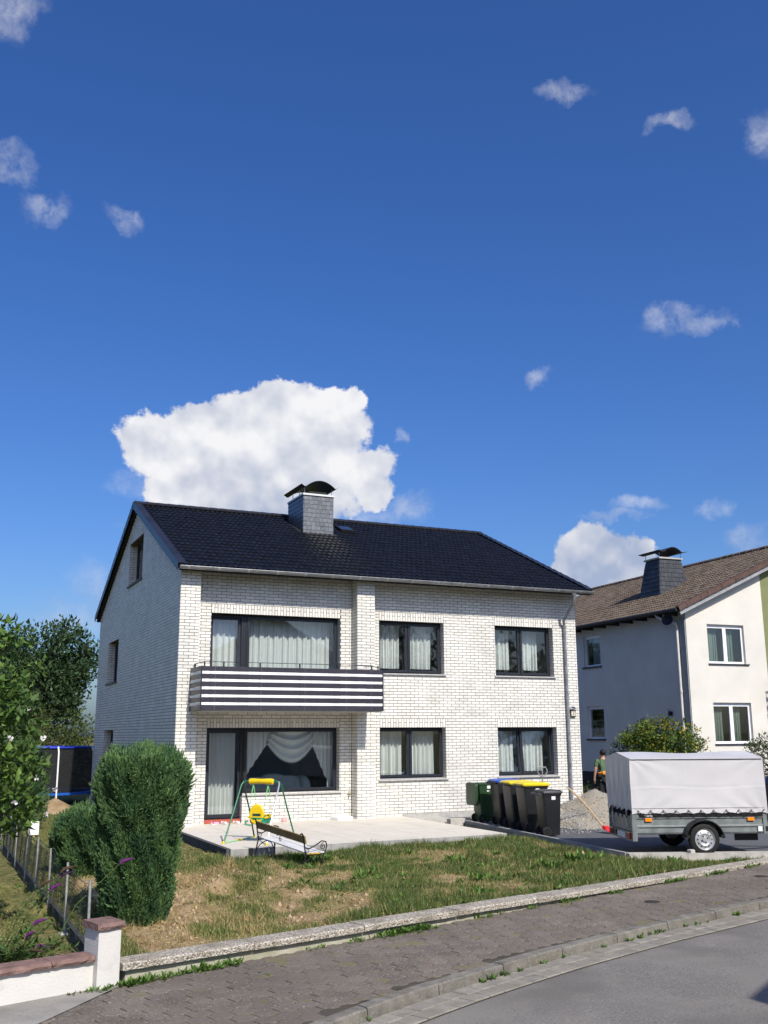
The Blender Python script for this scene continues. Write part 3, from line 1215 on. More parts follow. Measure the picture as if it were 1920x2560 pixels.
full_l = BL - JT
full_h = CH - JT
me_brick = MB().box(-full_l / 2, full_l / 2, 0, .03, -full_h / 2, full_h / 2, skip=('k',)).mesh('brick', M_BRICK)
cand = []
for i, b in enumerate(BR):
    if b[0] == 'front' and abs((b[2] - b[1]) - full_l) < 1e-4 and abs((b[4] - b[3]) - full_h) < 1e-4 and b[3] > .2:
        cand.append(((Vector(((b[1] + b[2]) / 2, b[5], (b[3] + b[4]) / 2)) - CAMP).length, i))
single = {i for _, i in sorted(cand)[:300]}
bm_ = MB()
for i, (face, a0, a1, z0, z1, c) in enumerate(BR):
    t = rnd.uniform(-.0015, .0015)
    if i in single:
        o = link('brick', me_brick, house)
        o.location = ((a0 + a1) / 2, c + t, (z0 + z1) / 2)
    elif face == 'front':
        bm_.box(a0, a1, c + t, c + .03, z0, z1, skip=('k',))
    elif face == 'left':       # faces towards -x
        bm_.box(c + t, c + .03, a0, a1, z0, z1, skip=('r',))
    elif face == 'right':
        bm_.box(c - .03, c + t, a0, a1, z0, z1, skip=('l',))
    elif face == 'gable':
        bm_.box(c + t, c + .03, a0, a1, z0, z1, skip=('r',))
    elif face == 'gfront':
        bm_.box(a0, a1, c + t, c + .03, z0, z1, skip=('k',))
tag(bm_.build('brickwork', M_BRICK, house), kind='stuff')

# rooms behind the glass
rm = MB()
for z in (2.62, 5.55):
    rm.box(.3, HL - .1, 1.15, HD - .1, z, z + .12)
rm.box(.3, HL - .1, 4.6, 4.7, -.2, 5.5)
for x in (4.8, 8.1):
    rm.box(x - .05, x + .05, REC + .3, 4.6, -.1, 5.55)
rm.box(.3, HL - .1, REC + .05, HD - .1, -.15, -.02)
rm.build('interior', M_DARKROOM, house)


# ------------------------------------------------------------------ windows
def frame_rect(mb, x0, x1, z0, z1, y, w, d, m=0):
    """rectangular frame of square bars of width w (left, right, bottom, top) and depth d"""
    wl, wr, wb, wt = (w,) * 4 if isinstance(w, (int, float)) else w
    mb.box(x0, x0 + wl, y, y + d, z0, z1, m)
    mb.box(x1 - wr, x1, y, y + d, z0, z1, m)
    mb.box(x0 + wl, x1 - wr, y + .001, y + d - .001, z0, z0 + wb, m)
    mb.box(x0 + wl, x1 - wr, y + .001, y + d - .001, z1 - wt, z1, m)


def window(x0, x1, z0, z1, split, name='window', tilt=0, sill=True, sashw=.062):
    y = REC + REV
    f = MB()
    frame_rect(f, x0, x1, z0, z1, y, (.055, .055, .05, .06), .07)
    for xs_ in split[1:-1]:
        f.box(xs_ - .03, xs_ + .03, y + .002, y + .068, z0 + .05, z1 - .06)
    w = f.build(name, M_FRAME, house)
    for i in range(len(split) - 1):
        a0 = x0 + .03 if i == 0 else split[i] + .015
        a1 = x1 - .03 if i == len(split) - 2 else split[i + 1] - .015
        zb, zt = z0 + .03, z1 - .03
        s = MB()
        frame_rect(s, a0, a1, 0, zt - zb, -.022, sashw, .055)
        so_ = s.build('sash', M_FRAME, w)
        so_.location = (0, y, zb)
        if tilt:
            so_.rotation_euler = (R(tilt), 0, 0)
        g = MB().box(a0 + sashw - .01, a1 - sashw + .01, y + .008, y + .016, zb + sashw - .01, zt - sashw + .01)
        if tilt:
            g = MB()
            ca, sa = math.cos(R(tilt)), math.sin(R(tilt))
            vs = []
            for yy in (.008, .016):
                for zz in (sashw - .01, zt - zb - sashw + .01):
                    for xx in (a0 + sashw - .01, a1 - sashw + .01):
                        vs.append((xx, y + yy * ca - zz * sa, zb + yy * sa + zz * ca))
            g.add(vs, [(0, 1, 3, 2), (5, 4, 6, 7)])
        g.build('pane', M_GLASS, w)
        h = MB().box(a1 - sashw * .62 if i == 0 else a0 + sashw * .3, a1 - sashw * .45 if i == 0 else a0 + sashw * .47, y - .035, y - .022, (z0 + z1) / 2 - .06, (z0 + z1) / 2 + .06)
        if i == 0 and len(split) > 2:
            h.build('handle', M_FRAME, w)
    if sill:
        s = MB()
        zt = z0
        s.add([(x0 - .045, REC - .05, zt - .046), (x1 + .05, REC - .05, zt - .046), (x1 + .05, y + .01, zt - .03), (x0 - .045, y + .01, zt - .03),
               (x0 - .045, REC - .05, zt - .016), (x1 + .05, REC - .05, zt - .016), (x1 + .05, y + .01, zt + .002), (x0 - .045, y + .01, zt + .002)],
              [(0, 3, 2, 1), (4, 5, 6, 7), (0, 1, 5, 4), (1, 2, 6, 5), (2, 3, 7, 6), (3, 0, 4, 7)])
        s.build('sill', M_SILL, w)
    return w


window(5.345, 7.245, SILL_U + .02, LT_U - .004, [5.345, 6.25, 7.245])
window(8.842, 10.728, SILL_U + .02, LT_U - .004, [8.842, 9.74, 10.728])
window(5.355, 7.255, SILL_L + .02, LT_L - .004, [5.355, 6.27, 7.255])
window(8.85, 10.736, SILL_L + .02, LT_L - .004, [8.85, 9.69, 10.736], tilt=-4.5)
window(1.80, 4.235, SILL_BIG + .02, LT_L - .004, [1.80, 4.235])
window(.84, 1.79, cz(0) + .10, LT_L - .004, [.84, 1.79], name='terrace_door', sill=False, sashw=.085)
window(.864, 1.74, cz(34), LT_U - .004, [.864, 1.74], name='balcony_door', sill=False, sashw=.085, tilt=-2.5)
window(1.80, 4.245, cz(34), LT_U - .004, [1.80, 4.245], sill=False)
MB().box(1.745, 1.795, REC + REV + .004, REC + REV + .066, SILL_BIG, LT_L - .004).build('door_post', M_FRAME, house)
MB().box(1.745, 1.795, REC + REV + .004, REC + REV + .066, cz(34), LT_U - .004).build('door_post', M_FRAME, house)
MB().box(.85, 1.73, REC + .06, REC + REV + .12, -.012, cz(0) + .10).build('threshold', M_RED, house)
# gable windows: frames set deep in the reveal
for (y0, y1, z0, z1) in GABLE_HOLES:
    f = MB()
    for (a, b, c, d) in ((y0, y0 + .09, z0, z1), (y1 - .09, y1, z0, z1), (y0 + .09, y1 - .09, z0, z0 + .09), (y0 + .09, y1 - .09, z1 - .09, z1), ((y0 + y1) / 2 - .06, (y0 + y1) / 2 + .06, z0 + .09, z1 - .09)):
        f.box(.22, .30, a, b, c, d)
    w = f.build('window', M_FRAME, house)
    MB().box(.25, .26, y0 + .08, y1 - .08, z0 + .08, z1 - .08).build('pane', M_GLASS, w)
    MB().box(-.05, .22, y0 - .04, y1 + .04, z0 - .045, z0 - .002).build('sill', mat('dark_sill', (.05, .05, .055), .5), w)
MB().box(.05, .085, .2, .7, 0, 0)

# ------------------------------------------------------------------ balcony
BX0, BX1, BY = .305, 4.84, -1.0
BZ0, BZ1 = 2.59, 3.575
bal = MB().box(BX0 + .03, BX1 - .03, BY + .03, REC, BZ0 - .02, BZ0 + .10).build('balcony', M_CONC, house)
zz = BZ0
DW, WW = .1125, .062
for i in range(11):
    hgt = DW if i % 2 == 0 else WW
    m = M_PANEL if i % 2 == 0 else M_WPANEL
    d = 0 if i % 2 == 0 else .006
    MB().box(BX0 + .022, BX1 - .022, BY + d, BY + .02 + d, zz + .003, zz + hgt - .003).build('dark_board' if i % 2 == 0 else 'white_board', m, bal)
    for x in (BX0, BX1 - .02):
        e = 1 if x == BX0 else -1
        MB().box(x + d * e, x + .02 + d * e, BY + .022, -.003, zz + .003, zz + hgt - .003).build('dark_board' if i % 2 == 0 else 'white_board', m, bal)
    zz += hgt
for x in (BX0, BX1 - .026):
    MB().box(x, x + .026, BY - .008, BY + .022, BZ0 - .012, BZ1 + .006).build('corner_strip', M_FRAME, bal)
M_SCREW = mat('screw', (.55, .55, .55), .35, metal=.8)
sc_ = MB()
for x in (BX0 + .33, BX0 + 1.42, BX0 + 2.5, BX0 + 3.55, BX1 - .32):
    for i in range(6):
        z = BZ0 + i * (DW + WW)
        for dz in (.03, .08):
            sc_.lathe([(0, -.004), (.006, -.003), (.0065, 0)], (x, BY, z + dz), 'y', 6)
tag(sc_.build('screws', M_SCREW, bal), kind='stuff')
rl = MB()
zr = BZ1 + .105
rl.bar((BX0 + .10, -.002, zr), (BX0 + .10, BY + .12, zr), .04, .012)
rl.bar((BX0 + .08, BY + .10, zr), (BX1 - .25, BY + .10, zr), .04, .012)
rl.bar((BX1 - .10, BY + .10, zr - .03), (BX1 - .45, BY + .18, zr - .03), .035, .012)
rl.build('handrail', M_FRAME, bal)
for (x, y) in ((BX0 + .10, -.03), (BX0 + .10, BY + .10), (BX0 + .55, BY + .10), (BX0 + 1.42, BY + .10), (BX0 + 2.4, BY + .10), (BX0 + 3.4, BY + .10), (BX1 - .27, BY + .10), (BX1 - .10, BY + .10)):
    MB().box(x - .016, x + .016, y - .008, y + .008, BZ0 + .1, zr - .004).build('baluster', M_FRAME, bal)

# ------------------------------------------------------------------ roof
RX0, RX1 = -.115, HL + .11
slen = math.hypot(RIDGE_Y - EAVE_Y, RIDGE_Z - EAVE_Z)
sang = math.atan(SLOPE)


def on_slope(x, t, h=0.0, rear=False):
    """point t metres up the slope from the eave, h above it"""
    y = EAVE_Y + t * math.cos(sang) - h * math.sin(sang)
    z = EAVE_Z + t * math.sin(sang) + h * math.cos(sang)
    return (x, 2 * RIDGE_Y - y if rear else y, z)


rb = MB()
for rear in (False, True):
    vs = [on_slope(RX0 + .02, -.02, -.02, rear), on_slope(RX1 - .02, -.02, -.02, rear), on_slope(RX1 - .02, slen, -.02, rear), on_slope(RX0 + .02, slen, -.02, rear),
          on_slope(RX0 + .02, -.02, -.12, rear), on_slope(RX1 - .02, -.02, -.12, rear), on_slope(RX1 - .02, slen, -.12, rear), on_slope(RX0 + .02, slen, -.12, rear)]
    rb.add(vs, [(0, 1, 2, 3), (4, 7, 6, 5), (0, 4, 5, 1), (3, 7, 4, 0), (1, 5, 6, 2)])
M_ROOFBASE = mat('roof_boarding', (.016, .015, .015), .8, .1, 5)
roof = rb.build('roof', M_ROOFBASE, house)
TW, TH = .3014, slen / 20


def tile_profile(u):
    """height of a double-roll tile across its width"""
    a = (u * 2) % 1.0
    return .030 * math.exp(-((a - .5) / .21) ** 2)


def tile_mesh(mb, xf, w, h, seg=12):
    us = [i / seg for i in range(seg + 1)]
    hp = [tile_profile(u) for u in us]
    vs = [xf((u - .5) * w, -.035, .040 + p) for u, p in zip(us, hp)] + [xf((u - .5) * w, h + .02, .006 + p) for u, p in zip(us, hp)] + [xf((u - .5) * w, -.035, .014 + p * .9) for u, p in zip(us, hp)]
    n = seg + 1
    fs = [(i, i + 1, n + i + 1, n + i) for i in range(seg)] + [(2 * n + i, 2 * n + i + 1, i + 1, i) for i in range(seg)]
    mb.add(vs, fs)


tm = MB()
tile_mesh(tm, lambda x, y, z: (x, y, z), TW, TH)
me_tile = tm.mesh('roof_tile', M_TILE, True)
CHX0, CHX1, CHY0, CHY1 = 4.595, 5.56, 4.21, 5.60
cnt = []
for r_ in range(20):
    for c in range(39):
        x, t = RX0 + (c + .5) * TW, r_ * TH
        p = Vector(on_slope(x, t + TH / 2))
        if CHX0 - .1 < x < CHX1 + .1 and p.y > CHY0 - .05 and p.y < CHY1:
            continue
        cnt.append(((p - CAMP).length, x, t))
cnt.sort()
rest = MB()
for i, (_, x, t) in enumerate(cnt):
    j, k = rnd.uniform(-.004, .004), rnd.uniform(-.003, .003)
    if i < 300:
        o = link('roof_tile', me_tile, roof)
        o.location = on_slope(x + j, t, k)
        o.rotation_euler = (sang + rnd.uniform(-.006, .006), 0, rnd.uniform(-.006, .006))
    else:
        tile_mesh(rest, lambda a, b, c: on_slope(x + j + a, t + b, c + k), TW, TH)
for r_ in range(20):
    for c in range(39):
        tile_mesh(rest, lambda a, b, cc: on_slope(RX0 + (c + .5) * TW + a, r_ * TH + b, cc, True), TW, TH, 4)
tag(rest.build('tile_field', M_TILE, roof, True), kind='stuff')
# ridge caps and verge tiles
n = 36
rl_ = (RX1 - RX0) / n
rc = MB()
for i, (x, rr) in enumerate(((-.02, .125), (rl_ + .03, .105))):
    pass
vs = []
for (x, rr) in ((-.01, .13), (rl_ + .03, .115)):
    for j in range(9):
        a = PI * (-.12 + 1.24 * j / 8)
        vs.append((x, rr * math.cos(a), .62 * rr * math.sin(a) - .01))
fs = [(j, j + 1, 10 + j, 9 + j) for j in range(8)] + [tuple(range(8, -1, -1)), tuple(range(9, 18))]
me_ridge = rc.add(vs, fs).mesh('ridge_tile', M_VERGE, True)
for i in range(n):
    o = link('ridge_tile', me_ridge, roof)
    o.location = (RX0 + i * rl_, RIDGE_Y, RIDGE_Z + .045)
    o.rotation_euler = (0, rnd.uniform(-.004, .004), 0)
vm = MB()
# verge tile: flat flange on the roof and an apron down the gable
vm.box(-.035, .15, -.03, TH + .01, .045, .062)
vm.box(-.05, -.032, -.03, TH + .01, -.13, .065)
me_verge = vm.mesh('verge_tile', M_VERGE)
for side in (0, 1):
    for rear in (0, 1):
        for r_ in range(20):
            o = link('verge_tile', me_verge, roof)
            rz = 0
            x = RX0 if side == 0 else RX1
            o.location = on_slope(x, r_ * TH, .012, bool(rear))
            o.rotation_euler = (sang + .05, 0, 0) if not rear else (sang + .05, 0, PI)
            sx = (1 if side == 0 else -1) * (-1 if rear else 1)
            o.scale = (sx, 1, 1)

# gutter with brackets
GY0 = EAVE_Y - .005
gr = .068
vs = []
fs = []
xs_ = [RX0 - .01, RX1 + .03]
pr = []
for j in range(13):
    a = PI + PI * j / 12
    pr.append((GY0 - gr + gr * math.cos(a), EAVE_Z - .03 + gr * math.sin(a)))
pr2 = [(y + (GY0 - gr - y) * .06, z + .003) for y, z in pr]
prof = pr + pr2[::-1]
gm = MB()
k = len(prof)
gm.add([(RX0 - .01, y, z) for y, z in prof] + [(RX1 + .03, y, z) for y, z in prof], [(j, k + j, k + (j + 1) % k, (j + 1) % k) for j in range(k)])
gm.add([(RX0 - .01, y, z) for y, z in pr], [tuple(range(13))])
gm.add([(RX1 + .03, y, z) for y, z in pr], [tuple(range(12, -1, -1))])
lip = [(RX0 - .01, GY0 - 2 * gr, EAVE_Z - .028), (RX1 + .03, GY0 - 2 * gr, EAVE_Z - .028)]
gm.tube(lip, .009, 8)
gut_o = gm.build('gutter', M_ZINC, house, True)
bk = MB()
for j in range(9):
    a0, a1 = PI + PI * j / 9, PI + PI * (j + 1) / 9
    r2 = gr + .004
    c = (GY0 - gr, EAVE_Z - .03)
    bk.add([(-.014, c[0] + r2 * math.cos(a0), c[1] + r2 * math.sin(a0)), (.014, c[0] + r2 * math.cos(a0), c[1] + r2 * math.sin(a0)),
            (.014, c[0] + r2 * math.cos(a1), c[1] + r2 * math.sin(a1)), (-.014, c[0] + r2 * math.cos(a1), c[1] + r2 * math.sin(a1))], [(0, 1, 2, 3)])
me_bk = bk.mesh('bracket', mat('bright_zinc', (.55, .56, .57), .4, .1, 6, metal=.6))
x = RX0 + .2
while x < RX1:
    o = link('bracket', me_bk, gut_o)
    o.location = (x, 0, 0)
    x += .74 + rnd.uniform(-.02, .02)
# downpipe
dp = MB()
DX = 11.09
c = (11.03, GY0 - gr)
dp.tube([(c[0], c[1], EAVE_Z - .09), (c[0], c[1], EAVE_Z - .13), (c[0], c[1], EAVE_Z - .2)], [.075, .06, .042], 12, cap=False)
dp.tube([(c[0], c[1], EAVE_Z - .18), (c[0], c[1], EAVE_Z - .27), (c[0] + .02, c[1] + .04, EAVE_Z - .32), (DX - .06, .22, 5.16), (DX - .01, .27, 5.08), (DX, .28, 5.0), (DX, .28, -.1)], .040, 12)
dpo = dp.build('downpipe', M_ZINCD, house, True)
for z in (4.82, 3.1, 1.42, .36):
    MB().tube([(DX, .28, z - .015), (DX, .28, z + .015)], .047, 12).build('clamp', M_ZINC, dpo, True)

# chimney clad in slates
chb = MB().box(CHX0 + .02, CHX1 - .02, CHY0 + .02, CHY1 - .02, 7.6, 9.14)
chim = chb.build('chimney', mat('slate_backing', (.02, .02, .022), .8), house)


def slates(face):
    rows = 9
    z0, z1 = 7.93, 9.115
    dz = (z1 - z0) / rows
    a0, a1 = (CHX0, CHX1) if face == 'f' else (CHY0, CHY1)
    w = .142
    for r_ in range(rows):
        za = z0 + r_ * dz
        e = a0 - rnd.uniform(.0, w)
        while e < a1:
            p, q = max(a0, e + .002), min(a1, e + w - .002)
            if q - p > .02:
                zb_ = za - .012
                o = .012
                zt = za + dz + .02
                pts = [(p, zb_ + .012), (p + .02, zb_), (q, zb_ + .003), (q, zt), (p, zt)]
                mb = MB()
                if face == 'f':
                    vs = [(x, CHY0 - .002 - (o if z < za + .05 else 0), z) for x, z in pts] + [(x, CHY0 + .018, z) for x, z in pts]
                else:
                    vs = [(CHX0 - .002 - (o if z < za + .05 else 0), y, z) for y, z in pts] + [(CHX0 + .018, y, z) for y, z in pts]
                fs = [(0, 1, 2, 3, 4), (0, 5, 6, 1), (1, 6, 7, 2), (2, 7, 8, 3), (4, 9, 5, 0)]
                if face != 'f':
                    fs = [tuple(reversed(f)) for f in fs]
                yv = min(v[1] for v in vs)
                if face == 'f' or EAVE_Z + SLOPE * (max(p, q) - EAVE_Y) < zt + .3 or p > RIDGE_Y - .5:
                    mb.add(vs, fs)
                    mb.build('slate', M_SLATE, chim)
            e += w


slates('f')
slates('s')
M_LEADW = mat('cap_metal', (.62, .62, .62), .45, .08, 6, metal=.4)
MB().bevbox(CHX0 - .03, CHX1 + .03, CHY0 - .03, CHY1 + .03, 9.115, 9.175, .008).build('cap', M_LEADW, chim)
MB().box(CHX0 - .012, CHX1 + .012, CHY0 - .012, CHY1 + .012, 9.085, 9.114).build('cap_trim', M_BLACKMETAL, chim)
# curved hood on pegs: upturned lips either side of a vault
cx = (CHX0 + CHX1) / 2 + .02
pf = []
for i in range(25):
    u = -1 + 2 * i / 24
    if abs(u) < .78:
        z = 9.33 + .23 * math.cos(u / .78 * PI / 2) ** .8
    else:
        z = 9.33 + .40 * (abs(u) - .78)
    pf.append((cx + u * .62, z))
y0, y1 = CHY0 - .13, CHY1 + .13
vs = [(x, y, z + dz) for (y, dz) in ((y0, 0), (y1, 0)) for x, z in pf] + [(x, y, z + .008) for y in (y0, y1) for x, z in pf]
n = 25
fs = [(i, n + i, n + i + 1, i + 1) for i in range(n - 1)] + [(2 * n + i, 2 * n + i + 1, 3 * n + i + 1, 3 * n + i) for i in range(n - 1)]
fs += [(i, i + 1, 2 * n + i + 1, 2 * n + i) for i in range(n - 1)] + [(0, 2 * n, 3 * n, n), (n - 1, 2 * n - 1, 4 * n - 1, 3 * n - 1)]
hd = MB().add(vs, fs)
hd.box(CHX0 + .2, CHX1 - .2, CHY0 + .06, CHY0 + .2, 9.17, 9.26)
hd.build('hood', M_HOOD, chim, True)
for (x, y) in ((CHX0 + .04, CHY0 + .04), (CHX0 + .04, CHY0 + .5), (CHX0 + .04, CHY1 - .3), (CHX1 - .04, CHY0 + .04), (CHX1 - .04, CHY1 - .2)):
    MB().tube([(x, y, 9.17), (x, y, 9.345)], .011, 6).build('hood_peg', M_ZINC, chim)
# roof window
rw = MB()
P = [on_slope(5.86, 5.06, .05), on_slope(6.33, 5.06, .05), on_slope(6.33, 5.62, .05), on_slope(5.86, 5.62, .05)]
Q = [on_slope(5.86, 5.06, .12), on_slope(6.33, 5.06, .12), on_slope(6.33, 5.62, .12), on_slope(5.86, 5.62, .12)]
rw.add(P + Q, [(0, 1, 5, 4), (1, 2, 6, 5), (2, 3, 7, 6), (3, 0, 4, 7), (4, 5, 6, 7)])
rwo = rw.build('skylight', M_BLACKMETAL, roof)
MB().add([on_slope(5.92, 5.12, .126), on_slope(6.27, 5.12, .126), on_slope(6.27, 5.56, .126), on_slope(5.92, 5.56, .126)], [(0, 1, 2, 3)]).build('pane', mat('skylight_glass', (.02, .03, .04), .03, 0, spec=1.0), rwo)
# tap on the wall beside the middle pilaster
tp = MB()
tp.tube([(4.49, REC, .60), (4.49, REC - .09, .60), (4.49, REC - .12, .57)], .014, 8)
tp.tube([(4.44, REC - .07, .64), (4.54, REC - .07, .64)], .010, 6)
tp.build('tap', mat('brass', (.45, .36, .18), .35, metal=.7), house, True)
# plinth strips right of the terrace
MB().box(5.98, 8.05, REC - .02, REC + .01, -.2, .055).build('plinth', M_CONC, house)

# ------------------------------------------------------------------ curtains
def cloth(mb, x0, x1, z0, z1, y, amp=.035, n=10, seed=0, flare=0.0, zfun=None):
    r = random.Random(seed)
    fr = [r.uniform(.8, 1.25) for _ in range(4)]
    ph = [r.uniform(0, 6) for _ in range(4)]
    W_ = x1 - x0

    def f(u, v):
        zt = z1
        zb = zfun(u) if zfun else z0
        z = zt + (zb - zt) * v
        k = 1 + flare * (u - .5) * v * 2
        x = x0 + W_ * (.5 + (u - .5) * (k if flare else 1)) + flare * 0
        a = 2 * PI * n * u
        yy = amp * (math.sin(a * fr[0] + ph[0]) + .55 * math.sin(a * fr[1] * 2.03 + ph[1] + v * .6) + .3 * math.sin(a * fr[2] * .43 + ph[2]))
        return (x + .012 * math.sin(a * fr[3] + ph[3] + v), y + yy * (.55 + .45 * v), z)
    mb.sheet(f, max(24, int(n * 12)), 10)


def curtain(label, panels, y=.86, amp=.05):
    t = empty('curtain', ((panels[0][0] + panels[-1][1]) / 2, y, panels[0][2]), 0, label, 'curtain', 'net curtains behind the windows')
    for i, p in enumerate(panels):
        mb = MB()
        cloth(mb, *p[:4], y, amp, p[4], i + int(p[0] * 10), p[5] if len(p) > 5 else 0)
        o = mb.build('panel', M_CURT, t, True)
        o.location = -t.location
    return t


curtain('white curtain behind the glass of the balcony door', [(.9, 1.85, cz(34), 4.93, 6)], .9)
curtain('wide white curtain behind the large pane above the balcony', [(1.86, 4.3, cz(34), 4.93, 14)], .9)
curtain('pair of short white curtains behind the upper window right of the balcony', [(5.5, 6.16, 3.74, 4.93, 5, -.05), (6.42, 7.12, 3.74, 4.93, 6, -.06)], .86)
curtain('pair of short white curtains behind the upper window near the downpipe', [(8.98, 9.56, 3.78, 4.93, 5, -.08), (9.92, 10.5, 3.78, 4.93, 5, -.04)], .86)
curtain('pair of white curtains behind the lower window right of the middle pilaster', [(5.46, 6.22, 1.0, 2.19, 6), (6.45, 7.16, 1.0, 2.19, 6, .05)], .86)
curtain('pair of white curtains behind the tilted window above the bins', [(8.98, 9.62, 1.02, 2.19, 5), (9.9, 10.58, 1.02, 2.19, 5)], .90)
curtain('white curtain hanging full height behind the terrace door', [(1.02, 1.70, .14, 2.18, 6, .06)], .90)
# swagged curtain in the big ground floor window
sw = empty('swag_curtain', (3.1, .86, 2.2), 0, 'draped white curtain with fringed swag in the large ground floor window', 'curtain')
for (x0, x1, zf) in ((1.93, 2.72, lambda u: 1.02 + 1.13 * u ** 1.05), (3.54, 4.30, lambda u: 2.13 - 1.20 * min(1, u / .72) ** .95 - (.25 if u > .74 else 0))):
    mb = MB()
    cloth(mb, x0, x1, 0, 2.2, .86, .02, 6, int(x0 * 7), 0, zf)
    o = mb.build('drape', M_CURT, sw, True)
    o.location = -sw.location


def swag(u, v):
    a = (u - .5) * 2
    half = .42 + .19 * min(1, v * 1.3)
    sagz = .80 * v * (1 - .55 * a * a)
    x = 3.11 + a * half
    z = 2.2 - sagz - .02
    y = .80 - .05 * math.sin(v * PI * 7 + abs(a) * .6) - .06 * (1 - a * a)
    return (x, y, z)


o = MB().sheet(swag, 30, 64).build('swag', M_CURT, sw, True)
o.location = -sw.location
fr = MB()
for i in range(31):
    u = .01 + .98 * i / 30
    p = Vector(swag(u, 1.0))
    q = Vector(swag(min(1, u + .016), 1.0))
    fr.add([p + Vector((-.017, -.004, .006)), p + Vector((.017, -.004, .006)), p + Vector((0, -.006, -.05))], [(0, 1, 2)])
o = fr.build('fringe', M_CURT, sw)
o.location = -sw.location
# sofa seen under the swag
M_SOFA = mat('sofa_fabric', (.30, .34, .34), .9, .06, 8)
sf = empty('sofa', (2.9, 1.7, -.02), 0, 'pale grey sofa with rounded cushions inside the ground floor window', 'sofa')


def blob(mb, c, r, n=14, pw=.7):
    vs, fs = [], []
    for i in range(n + 1):
        t = PI * i / n - PI / 2
        for j in range(2 * n):
            p = PI * j / n
            f = lambda q: math.copysign(abs(q) ** pw, q)
            vs.append((c[0] + r[0] * f(math.cos(t)) * f(math.cos(p)), c[1] + r[1] * f(math.cos(t)) * f(math.sin(p)), c[2] + r[2] * f(math.sin(t))))
    for i in range(n):
        for j in range(2 * n):
            j2 = (j + 1) % (2 * n)
            fs.append((i * 2 * n + j, i * 2 * n + j2, (i + 1) * 2 * n + j2, (i + 1) * 2 * n + j))
    return mb.add(vs, fs)


blob(MB(), (-.05, -.35, .55), (.85, .16, .40)).build('backrest', M_SOFA, sf, True)
for (x, z, w) in ((-.5, .86, .30), (-.05, .93, .32), (.35, .88, .3)):
    blob(MB(), (x, -.3, z), (w, .14, .17)).build('cushion', M_SOFA, sf, True)
blob(MB(), (.78, -.1, .62), (.16, .5, .42)).build('armrest', M_SOFA, sf, True)
blob(MB(), (-.05, .15, .3), (.8, .5, .16)).build('seat', M_SOFA, sf, True)
for x in (-.75, .65):
    for y in (-.3, .5):
        MB().box(x - .03, x + .03, y - .03, y + .03, 0, .18).build('leg', M_BLACKMETAL, sf)
# ------------------------------------------------------------------ terrace, driveway, edging
M_TERR = mat('terrace_concrete', (0.63, 0.585, 0.50), 0.8, 0.06, 2.0, 0.1, 60, col2=(0.56, 0.52, 0.445))
M_TEDGE = mat('terrace_edge', (0.33, 0.325, 0.31), 0.9, 0.12, 8, 0.3, 80)
M_DRIVE = mat('driveway_paving', (0.085, 0.09, 0.10), 0.85, 0.15, 5, 0.3, 120, col2=(0.11, 0.113, 0.12))
M_EDGE = mat('edging_concrete', (0.30, 0.30, 0.30), 0.85, 0.12, 9, 0.2, 90, island=.05)
M_SLAB = mat('pale_slab', (0.46, 0.44, 0.40), 0.9, 0.12, 7, 0.25, 90)
ter = empty('terrace', (0, 0, 0))
tag(ter, kind='structure')
T0, T1, TY = -.07, 5.92, -4.95
mb = MB()
mb.add([(T0 + .02, TY - .08, -.004), (T1 + .02, TY + .16, -.004), (T1 + .02, REC + .05, -.004), (T0 + .02, REC + .05, -.004)], [(0, 1, 2, 3)])
mb.build('bed', M_TEDGE, ter)
# large slabs, barely visible joints
nxt, nyt = 7, 6
for i in range(nxt):
    for j in range(nyt):
        def pt(u, v):
            x = T0 + .02 + (T1 - T0) * u
            yf = TY - .08 + .24 * u
            return (x, yf + .02 + (REC + .03 - yf) * v)
        e = .0006
        q = [pt(i / nxt + e, j / nyt + e), pt((i + 1) / nxt - e, j / nyt + e), pt((i + 1) / nxt - e, (j + 1) / nyt - e), pt(i / nxt + e, (j + 1) / nyt - e)]
        MB().prism(q, -.003, .006).build('slab', M_TERR, ter)
n = 6
for i in range(n):
    u0, u1 = i / n, (i + 1) / n
    x0, x1 = T0 + (T1 - T0) * u0 + .003, T0 + (T1 - T0) * u1 - .003
    y0, y1 = TY - .09 + .24 * u0, TY - .09 + .24 * u1
    MB().add([(x0, y0, -.3), (x1, y1, -.3), (x1, y1 + .06, -.3), (x0, y0 + .06, -.3), (x0, y0, .002), (x1, y1, .002), (x1, y1 + .06, .002), (x0, y0 + .06, .002)],
             [(4, 5, 6, 7), (0, 1, 5, 4), (1, 2, 6, 5), (2, 3, 7, 6), (3, 0, 4, 7)]).build('edge_stone', M_TEDGE, ter)
for i in range(5):
    y0, y1 = TY - .03 + i * .99 + .003, TY - .03 + (i + 1) * .99 - .003
    MB().box(T0 - .06, T0 + .018, y0, y1, -.4, .002).build('edge_stone', mat('dark_edge', (.075, .075, .075), .9, .2, 8, .3, 80), ter)
MB().box(T0 - .30, T0 - .063, TY - .1, -.1, -.4, -.20).build('footing', M_SLAB, ter)
# grey step right of the terrace
MB().prism([(5.95, -1.0), (6.98, -.75), (7.04, .34), (5.95, .34)], -.3, -.045).build('step', M_SLAB, ter)
MB().bevbox(6.55, 6.95, -1.15, -.95, -.3, .02, .01).build('step_block', M_SLAB, ter)

